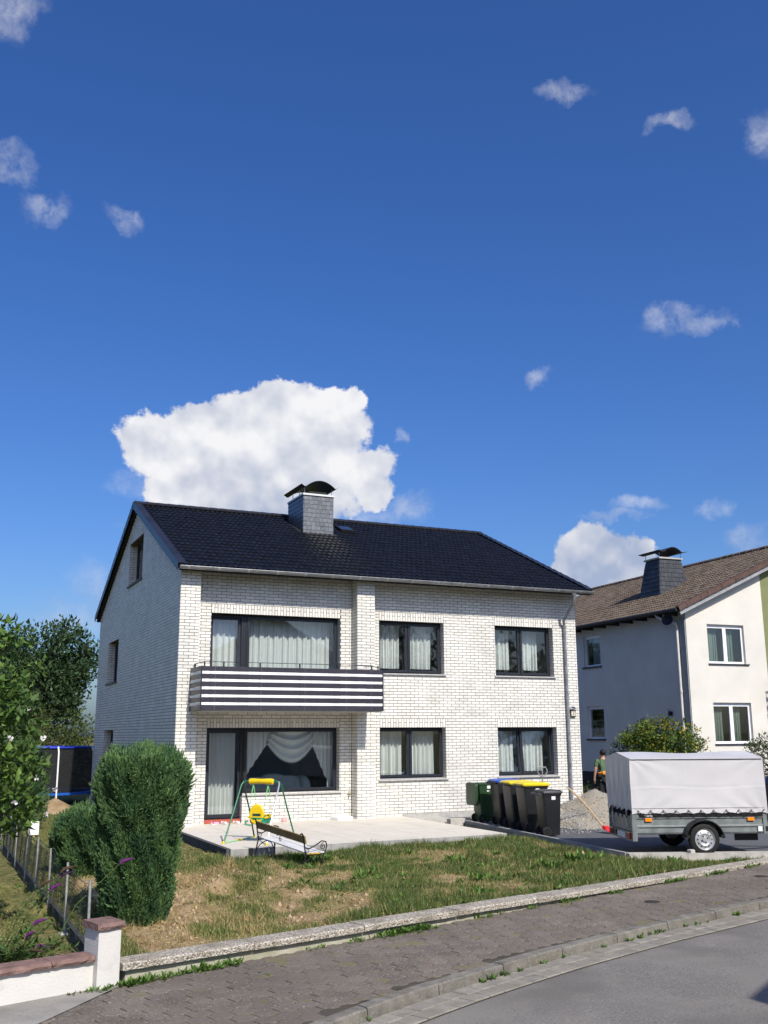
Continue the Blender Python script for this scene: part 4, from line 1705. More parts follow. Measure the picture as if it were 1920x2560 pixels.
drv = empty('driveway', (0, 0, 0))
tag(drv, kind='structure')
ZD = -.08
cb = [SN(s_, .17, ZD) for s_ in (10.8, 12.5)]
poly = [(7.05, .36), (6.16, -8.42), (8.55, -9.40), (cb[0].x, cb[0].y), (14, -8.3), (40, -2), (40, 30), (11.6, 30), (11.6, .36)]
MB().add([(x, y, ZD) for x, y in poly], [tuple(range(len(poly)))]).build('surface', M_DRIVE, drv)
A_, B_ = Vector((7.07, -.3, 0)), Vector((6.16, -8.45, 0))
n = 8
for i in range(n):
    a_, b_ = A_.lerp(B_, i / n + .0008), A_.lerp(B_, (i + 1) / n - .0008)
    mb = MB()
    mb.bar((a_.x, a_.y, -.16), (b_.x, b_.y, -.16), .075, .27)
    mb.build('edging_stone', M_EDGE, drv)
A_, B_ = Vector((6.13, -8.50, 0)), Vector((9.0, -9.68, 0))
for i in range(3):
    a_, b_ = A_.lerp(B_, i / 3 + .001), A_.lerp(B_, (i + 1) / 3 - .001)
    mb = MB()
    mb.bar((a_.x, a_.y, -.19), (b_.x, b_.y, -.19), .26, .32)
    mb.build('kerb_slab', M_SLAB, drv)
MB().bevbox(7.1, 7.2, -9.02, -8.93, -.03, .03, .015).build('offcut', M_SLAB, drv)

# ------------------------------------------------------------------ wheelie bins
M_BINB = mat('black_bin', (.016, .017, .019), .42, .1, 5, .05, 60, spec=.4)
M_BING = mat('green_bin', (.022, .060, .024), .42, .1, 5, .05, 60)
M_LIDBLUE = mat('blue_lid', (.025, .095, .42), .42, .06, 6)
M_LIDYEL = mat('yellow_lid', (.72, .56, .02), .42, .05, 6)
M_LIDBLK = mat('grey_lid', (.05, .05, .055), .45, .1, 6)
M_RUB = mat('rubber', (.012, .012, .012), .75, .2, 20)
M_STICK = mat('sticker', (.75, .75, .74), .5, .03, 6)


def rrect(w, d, r, n=4):
    pts = []
    for (cx_, cy_, a0) in ((w / 2 - r, d / 2 - r, 0), (-w / 2 + r, d / 2 - r, 90), (-w / 2 + r, -d / 2 + r, 180), (w / 2 - r, -d / 2 + r, 270)):
        for i in range(n + 1):
            a = R(a0 + 90 * i / n)
            pts.append((cx_ + r * math.cos(a), cy_ + r * math.sin(a)))
    return pts


def loft(mb, rings, cap0=True, cap1=True):
    k = len(rings[0])
    vs = [v for r_ in rings for v in r_]
    fs = []
    for i in range(len(rings) - 1):
        for j in range(k):
            fs.append((i * k + j, i * k + (j + 1) % k, (i + 1) * k + (j + 1) % k, (i + 1) * k + j))
    if cap0:
        fs.append(tuple(range(k - 1, -1, -1)))
    if cap1:
        fs.append(tuple((len(rings) - 1) * k + j for j in range(k)))
    return mb.add(vs, fs)


def ring(w, d, r, z, ox=0.0):
    return [(x + ox, y, z) for x, y in rrect(w, d, r)]


def wheel(name, parent, c, r, w, axis='y', m_t=None, m_r=None):
    prof = [(r * .55, -w / 2), (r * .9, -w / 2), (r, -w * .3), (r, w * .3), (r * .9, w / 2), (r * .55, w / 2)]
    o = MB().lathe(prof, c, axis, 20).build(name, m_t or M_RUB, parent, True)
    return o


def bin_(loc, rz, w, d, h, body, lid, label, open_lid=False):
    t = empty('wheelie_bin', loc, rz, label, 'bin', 'wheelie bins beside the house')
    mb = MB()
    loft(mb, [ring(d * .70, w * .78, .04, .03, .02), ring(d * .73, w * .82, .045, .06, .02), ring(d * .95, w * .98, .05, h - .12, 0), ring(d * .97, w * 1.0, .05, h - .118, 0), ring(d * 1.0, w * 1.04, .05, h - .112, 0), ring(d * 1.0, w * 1.04, .05, h - .075, 0), ring(d * .94, w * .96, .05, h - .072, 0)], True, not open_lid)
    if open_lid:
        loft(mb, [ring(d * .94, w * .96, .05, h - .072, 0), ring(d * .72, w * .78, .045, .2, .02)], False, False)
    mb.build('body', body, t, True)
    mb = MB()
    if not open_lid:
        loft(mb, [ring(d * 1.07, w * 1.10, .05, h - .078, .0), ring(d * 1.09, w * 1.12, .05, h - .07, .0), ring(d * 1.09, w * 1.12, .05, h - .04, .0), ring(d * 1.0, w * 1.02, .05, h - .012, .0), ring(d * .7, w * .7, .05, h, .0)])
    else:
        loft(mb, [[(-d / 2 - .03 - z, y, h - .08 - (x + d / 2)) for x, y, z in ring(d * 1.05, w * 1.06, .07, zz)] for zz in (.0, .055, .075)], True, True)
        loft(mb, [[(-d / 2 - .03 - z, y, h - .08 - (x + d / 2)) for x, y, z in ring(d * .8, w * .8, .06, zz)] for zz in (-.012, .0)], True, False)
    mb.build('lid', lid, t, True)
    mb = MB().tube([(-d / 2 - .05, -w * .48, h - .09), (-d / 2 - .05, w * .48, h - .09)], .014, 8)
    for y in (-.42, -.2, .2, .42):
        mb.bevbox(-d / 2 - .075, -d / 2 + .01, y * w - .02, y * w + .02, h - .115, h - .062, .006)
    mb.build('handle_bar', lid if lid is M_LIDBLK else body, t, True)
    for y in (-1, 1):
        wo = wheel('wheel', t, (-d * .30, y * (w * .40), .10), .10, .05)
        MB().lathe([(0, -.03), (.045, -.028), (.05, .028), (0, .03)], (-d * .30, y * (w * .40), .10), 'y', 14).build('hub', body, wo, True)
    MB().tube([(-d * .30, -w * .4, .10), (-d * .30, w * .4, .10)], .012, 8).build('axle', M_BLACKMETAL, t)
    MB().add([(-.02, -w * .492, h - .20), (.07, -w * .492, h - .20), (.07, -w * .497, h - .13), (-.02, -w * .497, h - .13)], [(0, 1, 2, 3)]).build('sticker', M_STICK, t)
    if open_lid:
        MB().add([(-.03, -w * .499, h - .27), (.03, -w * .497, h - .27), (.03, -w * .5, h - .24), (-.03, -w * .502, h - .24)], [(0, 1, 2, 3)]).build('sticker', M_STICK, t)
    return t


BRZ = R(-9)
bin_((7.47, -1.18, ZD), R(-4), .50, .50, 1.0, M_BING, M_BING, 'green wheelie bin with its lid hanging open, nearest the house', True)
bin_((7.52, -2.12, ZD), BRZ, .56, .60, 1.06, M_BINB, M_LIDBLUE, 'black wheelie bin with a blue lid')
bin_((7.34, -2.98, ZD), BRZ, .56, .60, 1.06, M_BINB, M_LIDYEL, 'black wheelie bin with yellow lid, next to the blue lidded bin')
bin_((7.18, -3.82, ZD), BRZ, .56, .60, 1.06, M_BINB, M_LIDYEL, 'black wheelie bin with yellow lid, next to the all black bin')
bin_((6.92, -4.86, ZD), BRZ, .46, .44, .95, M_BINB, M_LIDBLK, 'small all black wheelie bin at the front of the row')

# pallet truck parked behind the bins, its handle sticking up
pt_ = empty('pallet_truck', (9.05, -1.15, ZD), R(80), 'grey pallet truck whose looped handle rises behind the bins', 'pallet truck')
mb = MB().tube([(-.30, 0, .28), (-.36, 0, .85), (-.38, 0, 1.05)], .018, 10)
mb.build('drawbar', M_GALV, pt_, True)
MB().tube([(-.38, 0, 1.03), (-.385, -.12, 1.14), (-.385, -.13, 1.20), (-.39, -.09, 1.285), (-.39, .09, 1.285), (-.385, .13, 1.20), (-.385, .12, 1.14)], .016, 8, closed=True).build('handle_loop', M_GALV, pt_, True)
MB().tube([(-.38, 0, 1.04), (-.39, 0, 1.28)], .012, 8).build('lever', M_GALV, pt_, True)
mb = MB().bevbox(-.34, -.18, -.2, .2, .1, .34, .03)
mb.build('pump_body', M_GALV, pt_)
for y in (-.19, .19):
    MB().bevbox(-.2, .95, y - .08, y + .08, .07, .12, .01).build('fork', M_GALV, pt_)
    wheel('wheel', pt_, (.8, y, .045), .045, .07)
wheel('wheel', pt_, (-.28, -.06, .08), .08, .05)
wheel('wheel', pt_, (-.28, .06, .08), .08, .05)

# ------------------------------------------------------------------ gravel heap and tools
def pile_z(x, y):
    x, y = np.asarray(x, float), np.asarray(y, float)
    d1 = ((x - 9.95) / 1.55) ** 2 + ((y + 2.35) / 1.75) ** 2
    d2 = ((x - 8.9) / 1.2) ** 2 + ((y + 2.2) / 1.9) ** 2
    d3 = ((x - 10.5) / 1.3) ** 2 + ((y + .8) / 1.0) ** 2
    h = np.maximum.reduce([.86 * (1 - np.sqrt(d1)), .42 * (1 - np.sqrt(d2)), .5 * (1 - np.sqrt(d3))])
    h = h + .12 * vnoise(x, y, 1.6, 31) + .05 * vnoise(x, y, 4, 32) + .03 * vnoise(x, y, 9, 33)
    return ZD - .05 + np.clip(h, -.02, None)


px = np.arange(7.2, 11.9, .06)
py = np.arange(-4.6, .3, .06)
PX, PY = np.meshgrid(px, py)
PZ = pile_z(PX, PY)
n0 = len(px)
ii, jj = np.meshgrid(np.arange(n0 - 1), np.arange(len(py) - 1))
a = (jj * n0 + ii).ravel()
M_GRAV = mat('gravel_sand', (.34, .29, .215), .95, .2, 3, .8, 45, col2=(.25, .235, .20))
M_STONE = mat('gravel_stone', (.36, .325, .26), .9, .2, 2.2, .3, 60, island=.4, col2=(.23, .23, .225))
heap = empty('gravel_heap', (9.9, -2.3, ZD), 0, 'heap of beige gravel piled against the house corner', 'gravel heap')
o = fast('sand', np.stack([PX.ravel() - 9.9, PY.ravel() + 2.3, PZ.ravel() - ZD], 1), np.stack([a, a + 1, a + n0 + 1, a + n0], 1), M_GRAV, heap, True)
OCT = np.array([(1, 0, 0), (-1, 0, 0), (0, 1, 0), (0, -1, 0), (0, 0, 1), (0, 0, -1)], float)
OCF = np.array([(0, 2, 4), (2, 1, 4), (1, 3, 4), (3, 0, 4), (2, 0, 5), (1, 2, 5), (3, 1, 5), (0, 3, 5)])


def stones(P, size, seed=0):
    r = np.random.default_rng(seed)
    n = len(P)
    s = size[:, None, None] * (0.55 + .6 * r.random((n, 6, 1))) * OCT[None] * (0.6 + .7 * r.random((n, 1, 3)))
    th = r.random(n) * 6.28
    c, q = np.cos(th)[:, None], np.sin(th)[:, None]
    x = s[:, :, 0] * c - s[:, :, 1] * q
    y = s[:, :, 0] * q + s[:, :, 1] * c
    V = np.stack([x, y, s[:, :, 2]], 2) + P[:, None, :]
    F = OCF[None] + (np.arange(n) * 6)[:, None, None]
    return V.reshape(-1, 3), F.reshape(-1, 3)


N_ = 14000
X = rng.uniform(7.1, 11.8, N_)
Y = rng.uniform(-4.75, .25, N_)
Z = pile_z(X, Y)
keep = (Z > ZD - .015) | (rng.random(N_) < .06)
keep &= ((Z < .25) | (rng.random(N_) < .35))
X, Y, Z = X[keep], Y[keep], np.maximum(Z[keep], ZD)
sz = rng.uniform(.012, .032, len(X)) * np.where((X < 9.2), 1.15, .9)
Vs, Fs = stones(np.stack([X - 9.9, Y + 2.3, Z - ZD], 1), sz, 3)
tag(fast('pebbles', Vs, Fs, M_STONE, heap), kind='stuff')

M_ASH = mat('ash_wood', (.55, .38, .21), .6, .12, 14)
M_REDT = mat('red_blade', (.60, .035, .04), .45, .1, 9)
b0, t0 = Vector((8.33, -4.82, .06)), Vector((8.08, -3.92, .84))
sh = empty('shovel', tuple(b0), 0, 'shovel with red blade and wooden handle leaning on the gravel heap', 'shovel')
mb = MB()
pts = []
for i in range(9):
    t = i / 8
    p = b0.lerp(t0, t) + Vector((0, 0, .05 * math.sin(PI * t))) - b0
    pts.append(p)
mb.tube(pts, [.018] * 8 + [.016], 8)
mb.build('handle', M_ASH, sh, True)
d = Vector((.22, -.97, -.35)).normalized()
sd = d.cross(Vector((0, 0, 1))).normalized()
nn = sd.cross(d)


def blade(u, v):
    w = .135 * (1 - .25 * v ** 3) * (1 if v > .06 else .8)
    a = (u - .5) * 2
    return tuple(d * (v * .32 + .05 * v * (1 - a * a)) + sd * (a * w) + nn * (.045 * a * a * (1 - .4 * v) - .02) + Vector((0, 0, -.01)))


mb = MB().sheet(blade, 10, 8)
vs2 = [Vector(v) - nn * .004 for v in mb.v]
fs2 = [tuple(reversed(f)) for f in mb.f]
mb.add(vs2, fs2)
mb.build('blade', M_REDT, sh, True)
MB().tube([pts[0] - Vector((0, 0, 0)), Vector(d) * .10], [.021, .03], 8).build('socket', M_REDT, sh, True)
sp = empty('spade', (9.02, -3.25, .38), 0, 'second wooden tool handle stuck into the top of the gravel heap', 'spade')
MB().tube([(-.92, -.70, .44), (-.45, -.35, .24), (0, 0, .03), (.15, .1, -.1)], .017, 8).build('handle', M_ASH, sp, True)
MB().bevbox(.1, .3, .04, .2, -.5, -.3, .01).build('blade', M_BLACKMETAL, sp)

# ------------------------------------------------------------------ covered trailer
TRZ = math.atan(-.38)
M_TARP = mat('grey_tarpaulin', (.54, .53, .535), .42, .04, 2, .1, 6, spec=.45)
M_TGALV = mat('galvanised_sheet', (.24, .265, .26), .45, .16, 6, metal=.3)
M_TBRIGHT = mat('bright_steel', (.62, .63, .63), .3, .08, 8, metal=.7)
M_BLACKP = mat('black_plastic', (.014, .014, .015), .45, .1, 8)
M_ORANGE = mat('orange_reflector', (.85, .26, .01), .25, .05, 5)
M_RLENS = mat('red_lens', (.35, .02, .02), .2, .1, 5)
tr = empty('trailer', (7.45, -8.92, ZD), TRZ, 'galvanised box trailer under a pale grey tarpaulin cover on the driveway', 'trailer')
X0, X1, Y1 = -1.22, 1.20, 1.42
ZS, ZT = .36, .72


def side_panel(y, s):
    mb = MB()
    prof = [(0, ZS), (.0, ZS + .10), (.016, ZS + .115), (.016, ZS + .135), (0, ZS + .15), (0, ZS + .25), (.02, ZS + .265), (.02, ZT)]
    prof2 = [(p[0] - .03, p[1]) for p in prof]
    pr_ = prof + prof2[::-1]
    k = len(pr_)
    vs = [(X0, y - s * a, z) for a, z in pr_] + [(X1, y - s * a, z) for a, z in pr_]
    fs = [(j, k + j, k + (j + 1) % k, (j + 1) % k) for j in range(k)] + [tuple(range(k)), tuple(2 * k - 1 - j for j in range(k))]
    return mb.add(vs, fs)


side_panel(0, 1).build('side_panel', M_TGALV, tr)
side_panel(Y1, -1).build('side_panel', M_TGALV, tr)
MB().box(X0 + .05, X1 - .02, -.013, -.005, ZS + .02, ZS + .005 + .03).build('underside_rail', M_TGALV, tr)
MB().box(X0 + .12, X1 - .10, -.022, -.014, ZS + .118, ZS + .134).build('trim_strip', M_TBRIGHT, tr)
MB().box(X0 + .10, X1 - .06, -.026, -.021, ZS + .285, ZS + .345).build('name_strip', M_BLACKP, tr)
MB().box(X0 + .02, X1 - .02, .02, Y1 - .02, ZS - .01, ZS + .02).build('floor', M_TGALV, tr)
MB().box(X1 - .03, X1, .03, Y1 - .03, ZS, ZT).build('front_panel', M_TGALV, tr)
mb = MB()
mb.box(X0 - .012, X0 + .015, .06, Y1 - .06, ZS + .04, ZT - .06)
mb.box(X0 - .025, X0 - .012, .06, Y1 - .06, ZS + .20, ZS + .24)
mb.build('tailgate', M_TGALV, tr)
for y in (-.02, Y1 - .06):
    MB().box(X0 - .03, X0 + .055, y - .004, y + .08, ZS - .12, ZT).build('corner_post', M_TGALV, tr)
for y in (-.02, Y1 - .06):
    MB().box(X1 - .055, X1 + .02, y - .004, y + .08, ZS - .01, ZT).build('corner_post', M_TGALV, tr)
MB().box(X0 - .03, X0 + .02, .062, Y1 - .062, ZS - .125, ZS + .03).build('light_board', M_TGALV, tr)
for y in (.08, Y1 - .28):
    MB().bevbox(X0 - .06, X0 - .03, y, y + .2, ZS - .09, ZS + .02, .008).build('tail_light', M_RLENS, tr)
MB().box(X0 - .036, X0 - .031, .42, .90, ZS - .10, ZS + .0).build('number_plate', M_STICK, tr)
MB().bevbox(X0 - .05, X0 - .03, .95, 1.1, ZS - .08, ZS + .01, .006).build('number_light', M_BLACKP, tr)
for x in (X0 + .27, X1 - .28):
    MB().bevbox(x - .06, x + .06, -.032, -.018, ZS + .215, ZS + .27, .004).build('reflector', M_ORANGE, tr)
MB().box(X1 - .16, X1 - .08, -.028, -.02, ZS + .03, ZS + .115).build('plate', M_STICK, tr)
MB().bevbox(X1 - .52, X1 - .10, .15, .19, ZS - .14, ZS - .012, .01).build('support_leg', M_BLACKP, tr)
MB().bevbox(X1 - .02, X1 + .06, -.03, .05, ZS + .03, ZS + .12, .01).build('side_marker', M_BLACKP, tr)
lettering('lettering', 'martz', .062, M_STICK, tr, (X0 + .20, -.029, ZS + .297), (PI / 2, 0, 0))
# wheels with steel rims
for (y, s) in ((-.10, 1), (Y1 + .10, -1)):
    wo = MB().lathe([(.175, -.07), (.235, -.078), (.265, -.06), (.275, -.03), (.275, .03), (.265, .06), (.235, .078), (.175, .07)], (0, y, .275), 'y', 36).build('wheel', M_RUB, tr, True)
    rim = MB().lathe([(.178, -.07), (.182, -.078), (.172, -.066), (.160, -.045), (.150, -.05), (.105, -.062), (.075, -.045), (.045, -.05), (.040, -.066), (0, -.068)], (0, 0, 0), 'y', 36)
    if s < 0:
        rim.v = [(a, -b, c) for a, b, c in rim.v]
    rim.v = [(a, b + y, c + .275) for a, b, c in rim.v]
    ro = rim.build('rim', mat('rim_silver', (.60, .61, .62), .35, .08, 12, metal=.55), wo, True)
    hl = MB()
    for i in range(12):
        t = 2 * PI * i / 12
        c = (.128 * math.cos(t), y - s * .0585, .275 + .128 * math.sin(t))
        hl.add([(c[0] + .014 * math.cos(q), c[1], c[2] + .014 * math.sin(q)) for q in [2 * PI * k / 8 for k in range(8)]], [tuple(range(8)) if s > 0 else tuple(range(7, -1, -1))])
    for i in range(4):
        t = 2 * PI * i / 4 + .4
        hl.lathe([(.011, -.008), (.011, .006), (0, .006)], (.06 * math.cos(t), y - s * .058, .275 + .06 * math.sin(t)), 'y', 6)
    hl.build('vent_holes', M_BLACKP, wo)
    fd = MB()
    for i in range(14):
        a0, a1 = R(4 + 172 * i / 14), R(4 + 172 * (i + 1) / 14)
        w0, w1 = (y - .115, y + .115)
        q = []
        for a_ in (a0, a1):
            for (rr, ww) in ((.335, w0), (.345, w0 + .01), (.345, w1 - .01), (.335, w1), (.325, w0)):
                q.append((rr * math.cos(a_) * 1.03, ww, .275 + rr * math.sin(a_) * .98))
        fd.add(q, [(0, 5, 6, 1), (1, 6, 7, 2), (2, 7, 8, 3), (4, 9, 5, 0)])
        q2 = [(.32 * math.cos(a_) * 1.03, ww, .275 + .32 * math.sin(a_) * .98) for a_ in (a0, a1) for ww in (w0, w1)]
        fd.add(q2, [(0, 1, 3, 2)])
        q3 = [(rr * math.cos(a_) * 1.03, w0, .275 + rr * math.sin(a_) * .98) for a_ in (a0, a1) for rr in (.285, .345)]
        if i in (0, 13):
            fd.add(q3, [(0, 1, 3, 2)])
    fd.build('mudguard', M_BLACKP, tr, True)
MB().tube([(0, -.1, .275), (0, Y1 + .1, .275)], .03, 8).build('axle', M_BLACKMETAL, tr)
mb = MB()
mb.bar((X1 - .3, .35, ZS - .02), (X1 + 1.0, Y1 / 2, ZS + .02), .05, .07)
mb.bar((X1 - .3, Y1 - .35, ZS - .02), (X1 + 1.0, Y1 / 2, ZS + .02), .05, .07)
mb.build('drawbar', M_TGALV, tr)
blob(MB(), (X1 + 1.08, Y1 / 2, ZS + .05), (.1, .04, .05), 8).build('coupling', M_BLACKP, tr, True)
# tarpaulin: pulled over hoops, creased towards its lower corners
TZ, RZ_ = 1.665, 1.765


def crease(u, v, seed):
    """u along the face 0..1, v 0 at the top to 1 at the hem"""
    d = 0.0
    for (cu, sg, k) in ((0.0, 1, 17), (1.0, -1, 15)):
        a = abs(u - cu)
        ang = math.atan2(a * 1.6, max(.02, 1.12 - v))
        ang2 = math.atan2(a * 1.6, .04 + v)
        fall = math.exp(-a * 3.2)
        d += .0060 * fall * math.sin(ang * k + seed) * v + .0045 * fall * math.sin(ang2 * (k - 4) + seed * 2) * (1 - .3 * v)
    d += .004 * math.sin(u * 23 + seed + 3 * v) * v + .010 * math.sin(PI * v) * math.sin(PI * u) * -1
    d += .0035 * math.sin(v * 70 + 1.5 * math.sin(u * 8)) * math.exp(-((v - .53) / .03) ** 2)
    return d


def hem(u, n):
    return .022 * abs(math.sin(PI * u * n))


TH_ = .70
tp_ = MB()
nu, nv = 64, 40
tp_.sheet(lambda u, v: (X0 + (X1 - X0) * u - .03 + .06 * u, -.045 - crease(u, v, 1) + .03 * (1 - v), TZ - (TZ - (TH_ + hem(u, 9))) * v), nu, nv)
tp_.sheet(lambda u, v: (X1 - (X1 - X0) * u, Y1 + .045 + crease(u, v, 2) - .03 * (1 - v), TZ - (TZ - TH_ - hem(u, 9)) * v), 40, 20)
tp_.sheet(lambda u, v: (X0 - .035 - .012 * math.sin(u * 26 + 1.2 * math.sin(v * 5)) * min(1, v * 1.6) - .006 * math.sin(u * 61 + 2 * v) * v, Y1 + .045 - (Y1 + .09) * u + (.03 if u < .5 else -.03) * (1 - v) * abs(2 * u - 1), (TZ + (RZ_ - TZ) * (1 - abs(2 * u - 1))) - ((TZ + (RZ_ - TZ) * (1 - abs(2 * u - 1))) - (TH_ + .02 + hem(u, 5) * 2.5)) * v), 60, 30)
tp_.sheet(lambda u, v: (X1 + .035 + crease(u, v, 4), -.045 + (Y1 + .09) * u, (TZ + (RZ_ - TZ) * (1 - abs(2 * u - 1))) - ((TZ + (RZ_ - TZ) * (1 - abs(2 * u - 1))) - TH_ - hem(u, 5)) * v), 30, 20)


def top(u, v):
    b = 1 - abs(2 * v - 1)
    z = TZ + (RZ_ - TZ) * b + .012 * math.sin(u * 9) * b - .02 * math.sin(PI * u) * b * .6
    return (X0 - .035 + (X1 - X0 + .07) * u, -.015 + (Y1 + .03) * v, z)


tp_.sheet(top, 40, 20)
tp_.build('cover', M_TARP, tr, True)
MB().box(X0 - .01, X1 + .01, -.040, -.012, TZ - .012, TZ + .004).build('hoop', M_TARP, tr)
ey_ = MB()
for i in range(11):
    x = X0 + .08 + (X1 - X0 - .12) * i / 10
    ey_.lathe([(.010, -.004), (.017, -.006), (.018, 0)], (x, -.052, TH_ + .06), 'y', 10)
ey_.build('eyelets', M_TBRIGHT, tr)
MB().box(X0 - .03, X1 + .03, -.049, -.044, TH_ + .10, TH_ + .106).build('hem_seam', mat('tarp_seam', (.36, .355, .36), .6), tr)
cd = MB()
nz_ = 10
pts = []
for i in range(nz_ * 2 + 1):
    u = i / (nz_ * 2)
    pts.append((X0 + .08 + (X1 - X0 - .12) * u, -.062, TH_ + .055 if i % 2 == 0 else ZT - .05))
cd.tube(pts, .006, 6)
pts = [(X0 - .06, .06 + (Y1 - .12) * i / 10, TH_ + .09 if i % 2 == 0 else ZT - .10) for i in range(11)]
cd.tube(pts, .006, 6)
cd.build('elastic_cord', M_BLACKP, tr)
for y in (.25, Y1 - .3):
    MB().box(X0 - .045, X0 - .03, y, y + .035, ZS + .1, TH_ + .1).build('strap', M_TARP, tr)

# ------------------------------------------------------------------ dark car beyond the trailer
M_CARP = mat('dark_car_paint', (.014, .015, .017), .25, .05, 3, coat=.6)
M_CARG = mat('car_glass', (.01, .012, .014), .05, 0, spec=.8)
car = empty('parked_car', (15.95, -4.9, ZD), R(-12), 'dark parked car at the right edge beyond the trailer', 'car')


def car_ring(x, hw, zb, zw, ht, zt):
    return [(x, -hw, zb), (x, -hw * 1.02, (zb + zw) / 2), (x, -hw * .98, zw), (x, -ht, zt), (x, -ht * .6, zt + .02), (x, ht * .6, zt + .02), (x, ht, zt), (x, hw * .98, zw), (x, hw * 1.02, (zb + zw) / 2), (x, hw, zb)]


mb = MB()
st_ = [(-2.15, .70, .32, .72, .62, .78), (-2.05, .82, .24, .86, .70, .95), (-1.7, .87, .22, .92, .62, 1.30), (-1.1, .88, .20, .93, .62, 1.44), (.1, .88, .20, .92, .62, 1.43), (.75, .88, .20, .90, .64, 1.12), (1.0, .87, .20, .88, .76, .94), (1.7, .85, .22, .82, .72, .86), (2.05, .76, .26, .70, .64, .74), (2.15, .6, .34, .6, .5, .62)]
loft(mb, [car_ring(*q) for q in st_])
mb.build('body', M_CARP, car, True)
for s in (-1, 1):
    MB().add([(-1.55, s * .835, .97), (.55, s * .835, .97), (.05, s * .665, 1.37), (-1.1, s * .665, 1.38)], [(0, 1, 2, 3) if s < 0 else (3, 2, 1, 0)]).build('side_window', M_CARG, car)
    MB().bevbox(-2.17, -2.05, s * .62 - .1, s * .62 + .1, .68, .80, .01).build('tail_light', M_RLENS, car)
MB().add([(-2.06, -.6, .97), (-2.06, .6, .97), (-1.74, .52, 1.28), (-1.74, -.52, 1.28)], [(3, 2, 1, 0)]).build('rear_window', M_CARG, car)
for x in (-1.35, 1.35):
    for s in (-1, 1):
        wo = MB().lathe([(.2, -.1), (.29, -.1), (.31, -.06), (.31, .06), (.29, .1), (.2, .1)], (x, s * .82, .31), 'y', 24).build('wheel', M_RUB, car, True)
        MB().lathe([(0, -.02), (.05, -.02), (.19, .0), (.2, .06)], (x, s * .82 + s * .07, .31), 'y', 20).build('rim', M_ZINC, wo, True)

# ------------------------------------------------------------------ swing
M_SWG = mat('green_tube', (.015, .16, .075), .35, .06, 6)
M_SWD = mat('dark_green_tube', (.012, .06, .045), .35, .06, 6)
M_YEL = mat('yellow_plastic', (.78, .52, .01), .4, .05, 6)
M_SGR = mat('green_plastic', (.01, .28, .14), .4, .05, 6)
M_ROPE = mat('lime_rope', (.22, .62, .22), .6, .1, 30)
sa = math.atan2(-.69, .72)
swg = empty('swing', (.84, -3.94, .006), sa, 'green child swing with yellow beam pad and seat on the terrace', 'swing')
hw, sp_, ht = .42, .66, 1.13
for (x, s, m) in ((-hw, -1, M_SWG), (-hw, 1, M_SWD), (hw, -1, M_TBRIGHT), (hw, 1, M_SWG)):
    pts = [(x * 1.08, s * sp_, .0), (x, s * sp_ * .5, ht * .52), (x * .98, s * .05, ht - .06), (x * .9, 0, ht)]
    MB().tube(pts, .016, 10).build('leg', m, swg, True)
    MB().lathe([(.0, 0), (.024, 0), (.022, .05), (.018, .055)], (x * 1.08, s * sp_, 0), 'z', 10).build('foot', M_YEL, swg, True)
MB().tube([(-hw * .95, 0, ht - .01), (-hw * .8, 0, ht + .005), (hw * .8, 0, ht + .005), (hw * .95, 0, ht - .01)], .017, 10).build('beam', M_SWG, swg, True)
MB().tube([(-.27, 0, ht), (-.25, 0, ht), (-.19, 0, ht + .004), (0, 0, ht + .006), (.19, 0, ht + .004), (.25, 0, ht), (.27, 0, ht)], [.03, .056, .058, .047, .058, .056, .03], 14).build('beam_pad', M_YEL, swg, True)
MB().tube([(-hw * 1.08, -sp_, .03), (-hw * 1.08, 0, .012), (-hw * 1.08, sp_, .03)], .009, 8).build('floor_strap', M_ROPE, swg, True)
blob(MB(), (-hw * 1.08, 0, .02), (.05, .04, .02), 8).build('strap_clip', M_YEL, swg, True)
rp = MB()
for x in (-.17, .15):
    for yy, xo in ((-.14, -.05), (.10, .05)):
        rp.tube([(x, 0, ht - .05), (x + xo * .4, yy * .4, .85)], .009, 6)
        rp.tube([(x + xo * .4, yy * .4, .85), (x + xo, yy, .47)], .0035, 5)
rp.build('ropes', M_ROPE, swg)
# seat: oval yellow backrest, green bucket
ov = [(.155 * math.cos(t), .19 * math.sin(t)) for t in [2 * PI * i / 28 for i in range(28)]]
mb = MB()
for (k, y) in ((1.0, 0), (1.0, .03), (.9, .045)):
    pass
loft(mb, [[(x * k - .01, -.17 + y + .12 * (z * .35), z * k + .52) for x, z in ov] for k, y in ((.93, -.012), (1, 0), (1, .03), (.9, .04))])
mb.build('seat_back', M_YEL, swg, True)
MB().bevbox(-.085, .085, -.188, -.180, .49, .535, .003).build('badge', M_SWD, swg)
mb = MB()
loft(mb, [ring(.26, .28, .06, .33), ring(.34, .36, .08, .36), ring(.36, .38, .08, .46)], True, False)
loft(mb, [ring(.34, .36, .08, .46), ring(.3, .32, .07, .38)], False, True)
mb.build('seat_bucket', M_SGR, swg, True)
MB().tube([(-.18, -.18, .46), (-.2, .12, .47), (-.12, .20, .48), (.12, .20, .48), (.2, .12, .47), (.18, -.18, .46)], .02, 8).build('tray_rail', M_YEL, swg, True)
MB().tube([(-.17, -.2, .40), (-.22, -.24, .38), (-.19, -.27, .34), (-.1, -.22, .32)], .018, 8).build('side_guard', M_SGR, swg, True)

